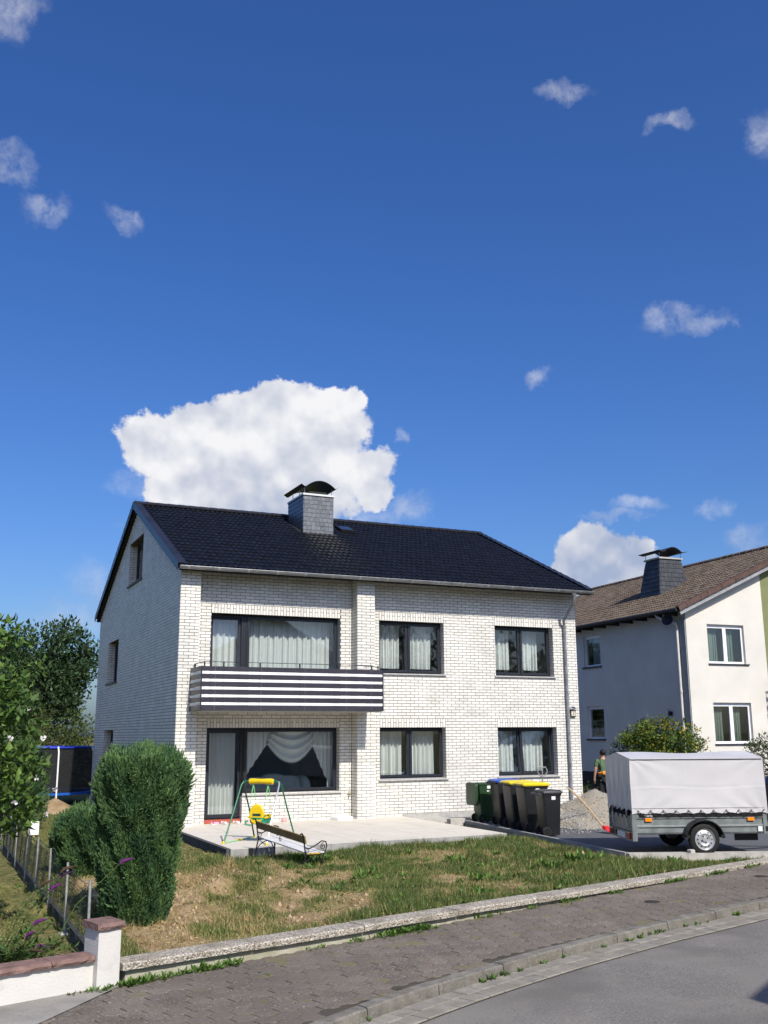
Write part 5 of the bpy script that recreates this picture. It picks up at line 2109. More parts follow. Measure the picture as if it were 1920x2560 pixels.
# ------------------------------------------------------------------ bench
M_BWOOD = mat('whitewashed_board', (.60, .60, .60), .7, .1, 5, .1, 30)
M_BBACK = mat('brown_board', (.30, .215, .10), .6, .15, 6)
M_BEND = mat('yellow_board_end', (.60, .40, .03), .6, .1, 9)
Lp, Rp = Vector((.36, -5.22, -.06)), Vector((.80, -6.62, -.235))
bl = (Rp - Lp).length
bz = math.atan2((Rp - Lp).y, (Rp - Lp).x)
bench = empty('garden_bench', tuple((Lp + Rp) / 2), 0, 'small garden bench with black iron scroll ends and pale boards on the grass', 'bench')
bench.rotation_euler = (0, -math.asin((Rp - Lp).z / bl), bz)
hb = bl / 2
for i, (y, z) in enumerate(((.06, .272), (.155, .265), (.25, .262), (.345, .268))):
    so_ = MB().bevbox(-hb + .01, hb - .01, y - .042, y + .042, z, z + .022, .004).build('seat_board', M_BWOOD, bench)
    if i < 3:
        MB().box(hb - .012, hb - .006, y - .038, y + .038, z - .002, z + .021).build('board_end', M_BEND, so_)
mb = MB()
mb.add([(-hb, -.045, .445), (hb, -.045, .445), (hb, -.085, .575), (-hb, -.085, .575), (-hb, -.022, .452), (hb, -.022, .452), (hb, -.062, .582), (-hb, -.062, .582)],
       [(0, 1, 2, 3)[::-1], (4, 5, 6, 7), (0, 4, 5, 1)[::-1], (2, 6, 7, 3)[::-1], (0, 3, 7, 4), (1, 5, 6, 2)])
mb.build('back_board', M_BBACK, bench)


def scroll(c, r0, turns, n=22, start=0.0, sgn=1):
    out = []
    for i in range(n):
        t = i / (n - 1)
        a = start + sgn * turns * 2 * PI * t
        r_ = r0 * (1 - .82 * t)
        out.append((0, c[0] + r_ * math.cos(a), c[1] + r_ * math.sin(a)))
    return out


for x in (-hb + .03, hb - .03):
    mb = MB()

    def T(pts, r=.011):
        mb.tube([(x + p[0], p[1], p[2]) for p in pts], r, 7)
    T([(0, -.045, -.12), (0, -.03, .05), (0, -.02, .15), (0, 0, .255), (0, -.03, .36), (0, -.055, .46), (0, -.085, .58), (0, -.12, .62), (0, -.15, .61)], .013)
    T([(0, .39, -.12), (0, .385, .05), (0, .37, .16), (0, .395, .24), (0, .385, .27)], .013)
    T([(0, 0, .255), (0, .12, .245), (0, .28, .245), (0, .39, .258)], .012)
    T([(0, -.03, .05), (0, .05, .16), (0, .17, .215), (0, .29, .18), (0, .375, .06)], .009)
    T([(0, -.035, .38), (0, .06, .355), (0, .2, .405), (0, .33, .47), (0, .42, .45), (0, .45, .38), (0, .43, .30), (0, .385, .265)], .011)
    T(scroll((.37, .375), .062, 1.4, 22, PI / 2), .008)
    T(scroll((.40, .17), .045, 1.2, 18, -PI / 2, -1), .007)
    T(scroll((.03, .33), .045, 1.2, 18, PI, 1), .006)
    mb.build('iron_end', M_BLACKMETAL, bench, True)
mb = MB()
mb.tube([(p[1] - .0, -.035, p[2]) for p in scroll((.0, .39), .045, 1.3, 20, PI / 2)], .006, 6)
mb.build('back_scroll', M_BLACKMETAL, bench, True)
# iron peg in the grass next to the bench
pg = MB().bevbox(.22, .29, -5.26, -5.19, -.3, .03, .006).build('post_stump', M_BLACKMETAL)
tag(pg, 'short black post stump at the terrace edge behind the bench', 'post')

# ------------------------------------------------------------------ small things on the terrace
ps = empty('parasol_base', (4.18, .06, .006), R(10), 'white plastic parasol base against the brick wall', 'parasol base')
mb = MB()
loft(mb, [ring(.44, .44, .06, 0), ring(.45, .45, .06, .03), ring(.42, .42, .06, .08), ring(.2, .2, .05, .11)])
mb.build('base', M_WHITE, ps, True)
MB().lathe([(.0, .1), (.045, .1), (.03, .14), (.028, .32), (.022, .33), (0, .33)], (0, 0, 0), 'z', 14).build('tube', M_WHITE, ps, True)


def shoe(loc, rz, m, label, l=.22):
    t = empty('shoe', loc, rz, label, 'shoe', 'shoes by the terrace door')
    blob(MB(), (0, 0, .012), (l / 2, .043, .014), 10, .8).build('sole', M_WHITE, t, True)
    blob(MB(), (l * .16, 0, .032), (l * .33, .040, .034), 10).build('upper', m, t, True)
    MB().tube([(-l * .38, -.035, .02), (-l * .44, -.02, .05), (-l * .44, .02, .05), (-l * .38, .035, .02)], .012, 8).build('heel_strap', m, t, True)


M_PINK = mat('pink_rubber', (.75, .22, .42), .5, .05, 10)
M_LPINK = mat('pale_pink', (.80, .45, .45), .5, .05, 10)
M_MAG = mat('magenta_rubber', (.62, .05, .45), .5, .05, 10)
M_TANL = mat('white_leather', (.72, .68, .64), .5, .08, 10)
shoe((1.07, .12, .006), R(-60), M_MAG, 'magenta child shoe in front of the terrace door', .19)
shoe((1.27, .16, .006), R(-80), M_TANL, 'white sandal in the middle in front of the terrace door', .24)
shoe((1.56, .14, .006), R(-75), M_TANL, 'white sandal at the right end of the terrace door threshold', .24)
shoe((1.02, .05, .006), R(-30), M_LPINK, 'pale pink child shoe lying in front of the magenta one', .19)


def toy(loc, label, s=1.0):
    t = empty('toy_cup', loc, 0, label, 'toy', 'pink toys on the terrace')
    MB().lathe([(0, 0), (.055 * s, 0), (.075 * s, .02), (.08 * s, .10), (.07 * s, .10), (.06 * s, .02), (0, .02)], (0, 0, 0), 'z', 16).build('cup', M_LPINK, t, True)
    MB().tube([(.075 * s, 0, .09), (.12 * s, 0, .07), (.12 * s, 0, .04), (.07 * s, 0, .025)], .008, 6).build('handle', M_LPINK, t, True)


toy((1.74, -.24, .006), 'pink toy cup on the terrace left of the seat of the swing', 1.2)
toy((2.72, .1, .006), 'pink toy cup on the terrace by the wall under the large window', .9)

# solar house number lamp by the right corner
ln = empty('house_number_lamp', (11.29, REC - .002, 2.65), 0, 'solar wall lamp with house number on the right corner of the brick house', 'lamp')
mb = MB().bevbox(-.085, .085, -.05, 0, -.16, .03, .008)
mb.build('case', mat('bronze_plastic', (.05, .047, .04), .5), ln)
MB().box(-.068, .068, -.054, -.0505, -.135, .01).build('face', mat('cream_face', (.62, .58, .48), .5), ln)
MB().add([(-.09, -.11, .055), (.09, -.11, .055), (.09, -.01, .12), (-.09, -.01, .12), (-.09, -.11, .04), (.09, -.11, .04), (.09, 0, .04), (-.09, 0, .04)], [(0, 1, 2, 3), (4, 5, 1, 0), (7, 4, 0, 3), (5, 6, 2, 1)]).build('solar_head', M_TBRIGHT, ln)
MB().add([(-.06, -.103, .0635), (.06, -.103, .0635), (.06, -.025, .1145), (-.06, -.025, .1145)], [(0, 1, 2, 3)]).build('solar_cell', mat('solar_cell', (.01, .015, .06), .2), ln)
lettering('digit', '3', .12, M_BLACKP, ln, (-.035, -.0555, -.105), (PI / 2, 0, 0))

# ------------------------------------------------------------------ person beside the house
def skin_mesh(name, nodes, edges, m, parent, sub=2):
    me = bpy.data.meshes.new(name)
    me.from_pydata([n_[:3] for n_ in nodes], edges, [])
    o = link(name, me, parent)
    md = o.modifiers.new('skin', 'SKIN')
    md.use_smooth_shade = True
    sv = me.skin_vertices[0].data
    for i, n_ in enumerate(nodes):
        r_ = n_[3] if isinstance(n_[3], (tuple, list)) else (n_[3], n_[3])
        sv[i].radius = r_
    sv[0].use_root = True
    s = o.modifiers.new('subdivision', 'SUBSURF')
    s.levels = s.render_levels = sub
    me.materials.append(m)
    return o


M_SKIN = mat('skin', (.42, .235, .15), .55, .08, 12)
M_HAIR = mat('dark_hair', (.012, .010, .009), .7, .2, 60)
M_SHIRT = mat('green_shirt', (.085, .15, .075), .9, .12, 9, .15, 30)
M_TROU = mat('black_trousers', (.014, .014, .016), .9, .1, 9)
M_BELT = mat('orange_bag', (.70, .26, .02), .7, .2, 14)
per = empty('person', (12.62, .85, ZD), R(-8), 'person seen from behind in green shirt and black trousers with an orange waist bag', 'person')
nodes = [(0, 0, .92, (.145, .10)), (0, -.01, 1.12, (.15, .10)), (0, 0, 1.30, (.165, .095)), (0, 0, 1.385, (.085, .07)), (0, .01, 1.43, (.052, .055)), (0, .02, 1.50, (.07, .08)), (0, .015, 1.57, (.078, .092)), (0, .01, 1.625, (.055, .065)),
         (-.09, 0, .86, .085), (-.10, .02, .46, .058), (-.10, -.02, .10, .042), (-.11, .10, .045, (.045, .035)),
         (.09, 0, .86, .085), (.10, .03, .46, .058), (.105, 0, .10, .042), (.115, .12, .045, (.045, .035)),
         (-.205, 0, 1.335, .055), (-.265, -.01, 1.08, .044), (-.285, .03, .86, .032), (-.285, .045, .795, (.022, .036)),
         (.205, 0, 1.335, .055), (.27, .04, 1.09, .044), (.25, .22, .95, .032), (.24, .28, .92, (.022, .036))]
edges = [(0, 1), (1, 2), (2, 3), (3, 4), (4, 5), (5, 6), (6, 7), (0, 8), (8, 9), (9, 10), (10, 11), (0, 12), (12, 13), (13, 14), (14, 15), (2, 16), (16, 17), (17, 18), (18, 19), (2, 20), (20, 21), (21, 22), (22, 23)]
k = len(nodes)
for (base, w, dx, fw_) in ((19, -1, 1, .0), (23, 1, -1, .05)):
    bx, by, bz_ = nodes[base][:3]
    for j, (oy, ln_) in enumerate(((-.030, .055), (-.010, .066), (.011, .062), (.030, .05))):
        nodes += [(bx, by + oy, bz_ - .03, .0095), (bx + .008 * dx, by + oy + .006 + fw_ * .4, bz_ - .03 - ln_ * .55, .009), (bx + .022 * dx, by + oy + .012 + fw_ * .6, bz_ - .03 - ln_, .0075)]
        edges += [(base, k), (k, k + 1), (k + 1, k + 2)]
        k += 3
    nodes += [(bx + .02 * dx, by + .034, bz_ + .0, .010), (bx + .036 * dx, by + .046, bz_ - .045, .008)]
    edges += [(base, k), (k, k + 1)]
    k += 2
skin_mesh('body', nodes, edges, M_SKIN, per)
skin_mesh('shirt', [(0, 0, .93, (.165, .118)), (0, -.01, 1.12, (.165, .115)), (0, 0, 1.30, (.18, .108)), (0, 0, 1.375, (.10, .082)), (-.205, 0, 1.335, .068), (-.25, -.005, 1.15, .066), (.205, 0, 1.335, .068), (.255, .03, 1.15, .066), (0, 0, .84, (.162, .118))], [(0, 1), (1, 2), (2, 3), (2, 4), (4, 5), (2, 6), (6, 7), (0, 8)], M_SHIRT, per)
skin_mesh('trousers', [(0, 0, .88, (.155, .11)), (-.09, 0, .82, .098), (-.10, .02, .46, .075), (-.10, -.01, .09, .065), (.09, 0, .82, .098), (.10, .03, .46, .075), (.105, .005, .09, .065)], [(0, 1), (1, 2), (2, 3), (0, 4), (4, 5), (5, 6)], M_TROU, per)
for (x, y) in ((-.11, .06), (.115, .08)):
    blob(MB(), (x, y, .045), (.052, .14, .05), 10).build('shoe', M_BLACKP, per, True)
hb_ = MB()
blob(hb_, (0, -.012, 1.575), (.086, .098, .088), 14, .95)
hb_.v = [(a_, b_, c_ if c_ > 1.52 or b_ < .03 else 1.52) for a_, b_, c_ in hb_.v]
hb_.build('hair', M_HAIR, per, True)
for s in (-1, 1):
    blob(MB(), (s * .080, .022, 1.548), (.014, .022, .032), 8, 1).build('ear', M_SKIN, per, True)
    blob(MB(), (s * .032, .098, 1.555), (.014, .01, .009), 8, 1).build('eye', M_WHITE, per, True)
blob(MB(), (0, .112, 1.525), (.014, .02, .026), 8, 1).build('nose', M_SKIN, per, True)
blob(MB(), (0, .098, 1.482), (.026, .01, .007), 8, 1).build('mouth', mat('lips', (.35, .12, .10), .5), per, True)
bg = MB()
bg.tube([(.175 * math.cos(t), .125 * math.sin(t) - .004, 1.0) for t in [2 * PI * i / 24 for i in range(24)]], .022, 8, closed=True)
blob(bg, (-.02, -.155, 1.0), (.12, .05, .062), 12)
bg.build('waist_bag', M_BELT, per, True)
MB().tube([(-.13, -.10, 1.08), (-.16, -.105, 1.22), (-.13, -.075, 1.37), (-.09, .0, 1.41), (-.04, .10, 1.33), (.05, .12, 1.2)], .014, 6).build('strap', M_BLACKP, per, True)
# ------------------------------------------------------------------ neighbouring house
M_STUC = mat('pale_stucco', (.655, .63, .565), .95, .05, 1.1, .45, 70, col2=(.58, .56, .505))
M_STUCG = mat('green_stucco', (.20, .215, .10), .95, .05, 2, .3, 90)
M_NTILE = mat('brown_tile', (.085, .060, .043), .75, .2, 5, .2, 60, island=.35, objrand=.35, col2=(.12, .095, .07))
M_NVER = mat('brown_verge', (.098, .056, .041), .6, .15, 6, island=.12, objrand=.12)
M_UPVC = mat('white_frame', (.78, .79, .80), .35, .03, 5)
M_CREAMP = mat('cream_pipe', (.62, .60, .55), .5, .06, 5)
M_GCURT = mat('green_grey_curtain', (.16, .21, .18), .9, .08, 8)
NR = R(-3)
nh = empty('stucco_house', (18.85, 4.1, 0), NR, 'pale stucco house with brown tiled roof behind the trailer', 'house')
NL, NDP = 11.0, 15.0          # gable width (x), depth (y)
NW_F = [(.90, 2.52, 4.42, 5.80), (.93, 2.58, 1.66, 3.06)]
NW_L = [(5.40, 6.60, 4.66, 5.90), (5.36, 6.56, 1.82, 3.09)]
NEX, NEZ = -.55, 6.26
NRX = NL / 2 + .6
NSL = .447
NRZ = NEZ + NSL * (NRX - NEX)


def ntop(x):
    return NEZ + NSL * ((x if x < NRX else 2 * NRX - x) - NEX) - .14


w = MB()
xs_ = sorted({0, NRX, NL, 3.45, *[h[0] for h in NW_F], *[h[1] for h in NW_F]})
for xa, xb in zip(xs_, xs_[1:]):
    xm = (xa + xb) / 2
    z = -.6
    mi = 1 if xm > 3.45 else 0
    for h in sorted([h for h in NW_F if h[0] < xm < h[1]], key=lambda h: h[2]):
        w.add([(xa, 0, z), (xb, 0, z), (xb, 0, h[2]), (xa, 0, h[2])], [(0, 1, 2, 3)], mi)
        z = h[3]
    w.add([(xa, 0, z), (xb, 0, z), (xb, 0, ntop(xb)), (xa, 0, ntop(xa))], [(0, 1, 2, 3)], mi)
for r_ in cut_rects(0, NDP, -.6, 6.42, NW_L):
    w.add([(0, r_[0], r_[2]), (0, r_[1], r_[2]), (0, r_[1], r_[3]), (0, r_[0], r_[3])], [(3, 2, 1, 0)])
for (a0, a1, z0, z1) in NW_F:
    for x in (a0, a1):
        w.add([(x, 0, z0), (x, .25, z0), (x, .25, z1), (x, 0, z1)], [(0, 1, 2, 3)])
    for z in (z0, z1):
        w.add([(a0, 0, z), (a1, 0, z), (a1, .25, z), (a0, .25, z)], [(0, 1, 2, 3)])
for (a0, a1, z0, z1) in NW_L:
    for y in (a0, a1):
        w.add([(0, y, z0), (.25, y, z0), (.25, y, z1), (0, y, z1)], [(0, 1, 2, 3)])
    for z in (z0, z1):
        w.add([(0, a0, z), (0, a1, z), (.25, a1, z), (.25, a0, z)], [(0, 1, 2, 3)])
w.add([(NL, 0, -.6), (NL, NDP, -.6), (NL, NDP, ntop(NL)), (NL, 0, ntop(NL))], [(0, 1, 2, 3)])
for xa, xb in ((0, NRX), (NRX, NL)):
    w.add([(xa, NDP, -.6), (xb, NDP, -.6), (xb, NDP, ntop(xb)), (xa, NDP, ntop(xa))], [(3, 2, 1, 0)])
w.build('wall', [M_STUC, M_STUCG], nh)
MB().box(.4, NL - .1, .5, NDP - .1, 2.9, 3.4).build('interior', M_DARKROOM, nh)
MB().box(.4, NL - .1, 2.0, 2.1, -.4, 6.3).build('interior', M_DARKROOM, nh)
MB().add([(-.02, -.012, -.6), (-.02, -.012, .55), (-.02, 9, .55), (-.02, 9, -.6)], [(0, 1, 2, 3)]).build('plinth', mat('dark_plinth', (.05, .045, .04), .9, .15, 4), nh)


def nwin(axis, a0, a1, z0, z1, mull, blind=None):
    y = .10
    f = MB()

    def bx(p, q, c, d, y0=y, y1=y + .07):
        if axis == 'f':
            f.box(p, q, y0, y1, c, d)
        else:
            f.box(y0, y1, p, q, c, d)
    ws = .075
    bx(a0, a0 + ws, z0, z1)
    bx(a1 - ws, a1, z0, z1)
    bx(a0 + ws, a1 - ws, z0, z0 + ws, y + .001, y + .069)
    bx(a0 + ws, a1 - ws, z1 - ws - .05, z1, y + .001, y + .069)
    if mull:
        m_ = (a0 + a1) / 2
        bx(m_ - .075, m_ + .075, z0 + ws, z1 - ws - .05, y - .01, y + .06)
    o = f.build('window', M_UPVC, nh)
    g = MB()
    ranges = [(a0 + ws, a1 - ws)] if not mull else [(a0 + ws, (a0 + a1) / 2 - .075), ((a0 + a1) / 2 + .075, a1 - ws)]
    for (p, q) in ranges:
        g = MB()
        if axis == 'f':
            g.box(p - .01, q + .01, y + .03, y + .036, z0 + ws - .01, z1 - ws - .04)
        else:
            g.box(y + .03, y + .036, p - .01, q + .01, z0 + ws - .01, z1 - ws - .04)
        g.build('pane', M_GLASS, o)
    s = MB()
    if axis == 'f':
        s.box(a0 - .04, a1 + .12, -.05, y, z0 - .05, z0 - .004)
    else:
        s.box(-.06, y, a0 - .06, a1 + .06, z0 - .07, z0 - .004)
    s.build('sill', mat('dark_sill', (.05, .05, .055), .5), o)
    return o


for h in NW_F:
    nwin('f', *h, True)
nwin('l', *NW_L[0], False)
nwin('l', *NW_L[1], False)
MB().box(.2, .21, 5.46, 6.5, 1.92, 2.25).build('blind', mat('beige_blind', (.40, .33, .26), .8), nh)
MB().box(.2, .21, 5.42, 6.2, 4.7, 5.85).build('blind', mat('grey_blind', (.20, .21, .26), .8), nh)
nc = 0
for (h, lb) in zip(NW_F, ('green grey curtains in the upper window of the stucco house', 'green grey curtains in the lower window of the stucco house')):
    t = empty('curtain', (18.85, 4.1, 0), NR, lb, 'curtain', 'curtains of the stucco house')
    for (p, q) in ((h[0] + .10, h[0] + .62), (h[1] - .80, h[1] - .28)):
        mb = MB()
        cloth(mb, p, q, h[2] + .05, h[3] - .06, .32, .025, 5, int(p * 100))
        mb.build('panel', M_GCURT, t, True)
# roof
NSA = math.atan(NSL)
nsl = math.hypot(NRX - NEX, NRZ - NEZ)
NY0, NY1 = -.38, NDP + .3


def nsl_pt(y, t, h=0, right=False):
    x = NEX + t * math.cos(NSA) - h * math.sin(NSA)
    return (2 * NRX - x if right else x, y, NEZ + t * math.sin(NSA) + h * math.cos(NSA))


rb = MB()
for rt in (False, True):
    vs = [nsl_pt(y, t, h, rt) for h in (-.02, -.13) for (y, t) in ((NY0 + .03, 0), (NY1, 0), (NY1, nsl), (NY0 + .03, nsl))]
    rb.add(vs, [(0, 1, 2, 3), (4, 7, 6, 5), (0, 4, 5, 1), (3, 7, 4, 0), (1, 5, 6, 2)])
nroof = rb.build('roof', M_ROOFBASE, nh)
NTH = nsl / 21
NTW = .30
ncol = int((NY1 - NY0) / NTW)
tm = MB()
tile_mesh(tm, lambda a, b, c: (b, -a, c), NTW, NTH)
me_nt = tm.mesh('roof_tile', M_NTILE, True)
cand = []
nmw = Matrix.Translation((18.85, 4.1, 0)) @ Matrix.Rotation(NR, 4, 'Z')
for r_ in range(21):
    for c in range(ncol):
        y, t = NY0 + (c + .5) * NTW, r_ * NTH
        p = nmw @ Vector(nsl_pt(y, t))
        cand.append(((p - CAMP).length, y, t))
cand.sort()
rest = MB()
for i, (_, y, t) in enumerate(cand):
    j, k = rnd.uniform(-.006, .006), rnd.uniform(-.004, .004)
    if i < 300:
        o = link('roof_tile', me_nt, nroof)
        o.location = nsl_pt(y + j, t, k)
        o.rotation_euler = (0, -NSA + rnd.uniform(-.01, .01), rnd.uniform(-.01, .01))
    else:
        tile_mesh(rest, lambda a, b, cc: nsl_pt(y + j - a, t + b, cc + k), NTW, NTH, 8)
tag(rest.build('tile_field', M_NTILE, nroof, True), kind='stuff')
vm = MB()
vm.box(-.02, NTH + .01, -.03, .14, .05, .07)
vm.box(-.02, NTH + .01, -.048, -.03, -.10, .072)
me_nv = vm.mesh('verge_tile', M_NVER)
for r_ in range(21):
    o = link('verge_tile', me_nv, nroof)
    o.location = nsl_pt(NY0, r_ * NTH, .01)
    o.rotation_euler = (0, -NSA - .04, 0)
MB().add([nsl_pt(NY0 + .02, 0, -.10), nsl_pt(NY0 + .02, nsl, -.10), nsl_pt(NY0 + .02, nsl, -.24), nsl_pt(NY0 + .02, 0, -.24), nsl_pt(NY0 + .05, 0, -.10), nsl_pt(NY0 + .05, nsl, -.10), nsl_pt(NY0 + .05, nsl, -.24), nsl_pt(NY0 + .05, 0, -.24)],
         [(0, 1, 2, 3), (7, 6, 5, 4), (3, 2, 6, 7)]).build('bargeboard', mat('grey_bargeboard', (.30, .31, .32), .7), nroof)
nrc = MB()
vs = []
for (y, rr) in ((0, .16), (.40, .135)):
    for j in range(9):
        a = PI * (-.1 + 1.2 * j / 8)
        vs.append((rr * math.cos(a), y, .7 * rr * math.sin(a)))
me_nr = nrc.add(vs, [(j + 1, j, 9 + j, 10 + j) for j in range(8)] + [tuple(range(9))]).mesh('ridge_tile', M_NTILE, True)
for i in range(int((NY1 - NY0) / .38)):
    o = link('ridge_tile', me_nr, nroof)
    o.location = (NRX, NY0 + i * .38, NRZ + .03)
for i in range(12):
    MB().box(NEX + .02, .1, .4 + i * .9, .5 + i * .9, NEZ - .16, NEZ + .06).build('rafter_foot', mat('dark_timber', (.03, .027, .025), .7, .2, 9), nroof)
MB().box(NEX - .02, NEX, NY0 + .05, NY1, NEZ - .10, NEZ + .03).build('fascia', mat('dark_timber', (.03, .027, .025), .7, .2, 9), nroof)
# chimney of the stucco house, battered sides
nck = MB()
c0 = [(1.35, 3.15), (3.45, 3.15), (3.45, 4.75), (1.35, 4.75)]
c0 = [(1.78, 3.7), (3.30, 3.7), (3.30, 5.1), (1.78, 5.1)]
c1 = [(2.05, 3.95), (3.08, 3.95), (3.08, 4.85), (2.05, 4.85)]
nch = nck.add([(x, y, 7.2) for x, y in c0] + [(x, y, 8.86) for x, y in c1], [(0, 1, 5, 4), (1, 2, 6, 5), (2, 3, 7, 6), (3, 0, 4, 7), (4, 5, 6, 7)]).build('chimney', mat('slate_backing', (.02, .02, .022), .8), nh)
M_NSL = mat('dark_slate', (.038, .042, .050), .5, .2, 10, .1, 30, island=.25, objrand=.25)
for (i0, i1, nrm) in ((0, 1, (0, -1)), (3, 0, (-1, 0))):
    rows = 9
    for r_ in range(rows):
        t0_, t1_ = r_ / rows, (r_ + 1.15) / rows
        cols = 7

        def pp(u, t):
            t = min(t, 1)
            a_ = Vector((*c0[i0], 7.2)).lerp(Vector((*c1[i0], 8.86)), t)
            b_ = Vector((*c0[i1], 7.2)).lerp(Vector((*c1[i1], 8.86)), t)
            return a_.lerp(b_, u)
        off = rnd.uniform(0, .5) / cols
        for c in range(-1, cols):
            u0, u1 = max(0, c / cols + off + .003), min(1, (c + 1) / cols + off - .003)
            if u1 - u0 < .02:
                continue
            q = [pp(u0, t0_), pp(u1, t0_), pp(u1, t1_), pp(u0, t1_)]
            nv_ = Vector((*nrm, 0))
            vs = [q[0] + nv_ * .028, q[1] + nv_ * .028, q[2] + nv_ * .008, q[3] + nv_ * .008] + q
            MB().add(vs, [(0, 1, 2, 3), (0, 4, 5, 1), (1, 5, 6, 2), (3, 7, 4, 0)]).build('slate', M_NSL, nch)
MB().bevbox(1.99, 3.14, 3.88, 4.92, 8.865, 8.93, .01).build('cap', M_CONC, nch)
pf = []
for i in range(25):
    u = -1 + 2 * i / 24
    z = 9.12 + (.20 * math.cos(u / .6 * PI / 2) ** .8 if abs(u) < .6 else .12 * (abs(u) - .6))
    pf.append((2.57 + u * .70, z))
vs = [(x, y, z) for y in (3.72, 5.1) for x, z in pf] + [(x, y, z + .012) for y in (3.72, 5.1) for x, z in pf]
n = 25
fs = [(i, n + i, n + i + 1, i + 1) for i in range(n - 1)] + [(2 * n + i, 2 * n + i + 1, 3 * n + i + 1, 3 * n + i) for i in range(n - 1)] + [(i, i + 1, 2 * n + i + 1, 2 * n + i) for i in range(n - 1)] + [(0, 2 * n, 3 * n, n), (n - 1, 2 * n - 1, 4 * n - 1, 3 * n - 1)]
MB().add(vs, fs).build('hood', mat('weathered_hood', (.06, .06, .07), .5, metal=.5), nch, True)
for (x, y) in ((2.05, 3.95), (3.08, 3.95), (2.05, 4.85), (3.08, 4.85)):
    MB().tube([(x, y, 8.92), (x, y, 9.13)], .014, 6).build('hood_peg', M_ZINC, nch)
# downpipe, dish, wall lamp, balcony
dp = MB().tube([(-.48, 1.05, NEZ - .06), (-.45, 1.0, NEZ - .16), (-.10, .42, 5.80), (-.08, .40, 5.70), (-.08, .38, -.5)], .055, 10)
dpo = dp.build('downpipe', M_CREAMP, nh, True)
MB().tube([(NEX - .05, NY0 + .05, NEZ - .03), (NEX - .05, NY1, NEZ - .03)], .06, 10).build('gutter', mat('dark_gutter', (.03, .028, .026), .5), nh, True)
MB().tube([(-.08, .38, 3.4), (-.08, .38, 3.5)], .064, 10).build('clamp', M_CREAMP, dpo, True)
ds = MB()
ds.lathe([(0, .05), (.1, .035), (.2, 0.0), (.205, -.008), (.1, .025), (0, .04)], (0, 0, 0), 'x', 18)
dso = ds.build('satellite_dish', mat('dark_dish', (.02, .03, .05), .5), nh, True)
dso.location = (-.35, .55, 5.95)
dso.rotation_euler = (R(0), R(20), R(35))
MB().tube([(-.32, .55, 5.9), (0, .55, 5.8)], .015, 6).build('dish_arm', M_BLACKMETAL, nh)
lm = MB().bevbox(-.12, -.02, 1.04, 1.16, 2.62, 2.78, .02)
lm.tube([(-.02, 1.1, 2.72), (-.16, 1.1, 2.84)], .012, 6)
lm.build('wall_lamp', M_BLACKP, nh)
MB().box(-.04, -.012, .02, .30, -.5, 6.0).build('corner_strip', mat('grey_render', (.33, .34, .33), .95, .08, 6, .5, 60), nh)
bm2 = MB()
for z in (3.62, 3.9, 4.2, 4.5):
    bm2.box(2.42 + .98, 6, -1.2, -1.16, z, z + (.12 if z < 4.4 else .04))
for i in range(14):
    x = 3.42 + i * .2
    bm2.box(x, x + .02, -1.19, -1.17, 3.5, 4.5)
bm2.box(3.40, 6, -1.2, 0, 3.42, 3.5)
bm2.build('balcony', M_BLACKMETAL, nh)

# ------------------------------------------------------------------ vegetation helpers
def leafmat(name, col, col2, tr_=.35, isl=.35, sc=3.0, rough=.55):
    return mat(name, col, rough, .0, sc, island=isl, col2=col2, transl=tr_, spec=.3)


def frames(n, up=None, tilt=1.0, r=rng):
    """random unit axes (length axis, width axis) leaning about a given direction"""
    d = r.normal(size=(n, 3))
    if up is not None:
        d = d * tilt + np.asarray(up)
    d /= np.linalg.norm(d, axis=1)[:, None]
    q = r.normal(size=(n, 3))
    w = np.cross(d, q)
    w /= np.linalg.norm(w, axis=1)[:, None] + 1e-9
    return d, w


def leaves(P, D, W, L_, Wd, fold=.25):
    """pointed folded leaves: 4 triangles' worth in two quads"""
    N_ = np.cross(D, W)
    L_ = np.asarray(L_)[:, None]
    Wd = np.asarray(Wd)[:, None]
    a = P
    b = P + D * L_ * .45 + W * Wd * .5 + N_ * Wd * fold
    c = P + D * L_ - N_ * L_ * .12
    e = P + D * L_ * .45 - W * Wd * .5 + N_ * Wd * fold
    m = P + D * L_ * .5
    V = np.stack([a, b, c, e, m], 1).reshape(-1, 3)
    k = (np.arange(len(P)) * 5)[:, None]
    F = np.concatenate([k + np.array([[0, 1, 4]]), k + np.array([[1, 2, 4]]), k + np.array([[2, 3, 4]]), k + np.array([[3, 0, 4]])], 1).reshape(-1, 3)
    return V, F


def blades(P, D, L_, Wd, r=rng):
    """single triangles, for needles, scales and grass"""
    q = r.normal(size=P.shape)
    W_ = np.cross(D, q)
    W_ /= np.linalg.norm(W_, axis=1)[:, None] + 1e-9
    L_ = np.asarray(L_)[:, None]
    Wd = np.asarray(Wd)[:, None]
    V = np.stack([P - W_ * Wd / 2, P + W_ * Wd / 2, P + D * L_], 1).reshape(-1, 3)
    return V, np.arange(len(V)).reshape(-1, 3)


def shell_points(n, centre, rad, r=rng, inner=.75, lobes=7, amp=.22, seed=0):
    """points near the surface of a lumpy ellipsoid"""
    d = r.normal(size=(n, 3))
    d /= np.linalg.norm(d, axis=1)[:, None]
    rr = np.random.default_rng(seed)
    C = rr.normal(size=(lobes, 3))
    C /= np.linalg.norm(C, axis=1)[:, None]
    a = (d @ C.T).max(1)
    k = 1 + amp * (np.clip((a - .72) / .28, -1, 1))
    k = k * (inner + (1 - inner) * r.random(n) ** .5)
    return np.asarray(centre) + d * k[:, None] * np.asarray(rad), d


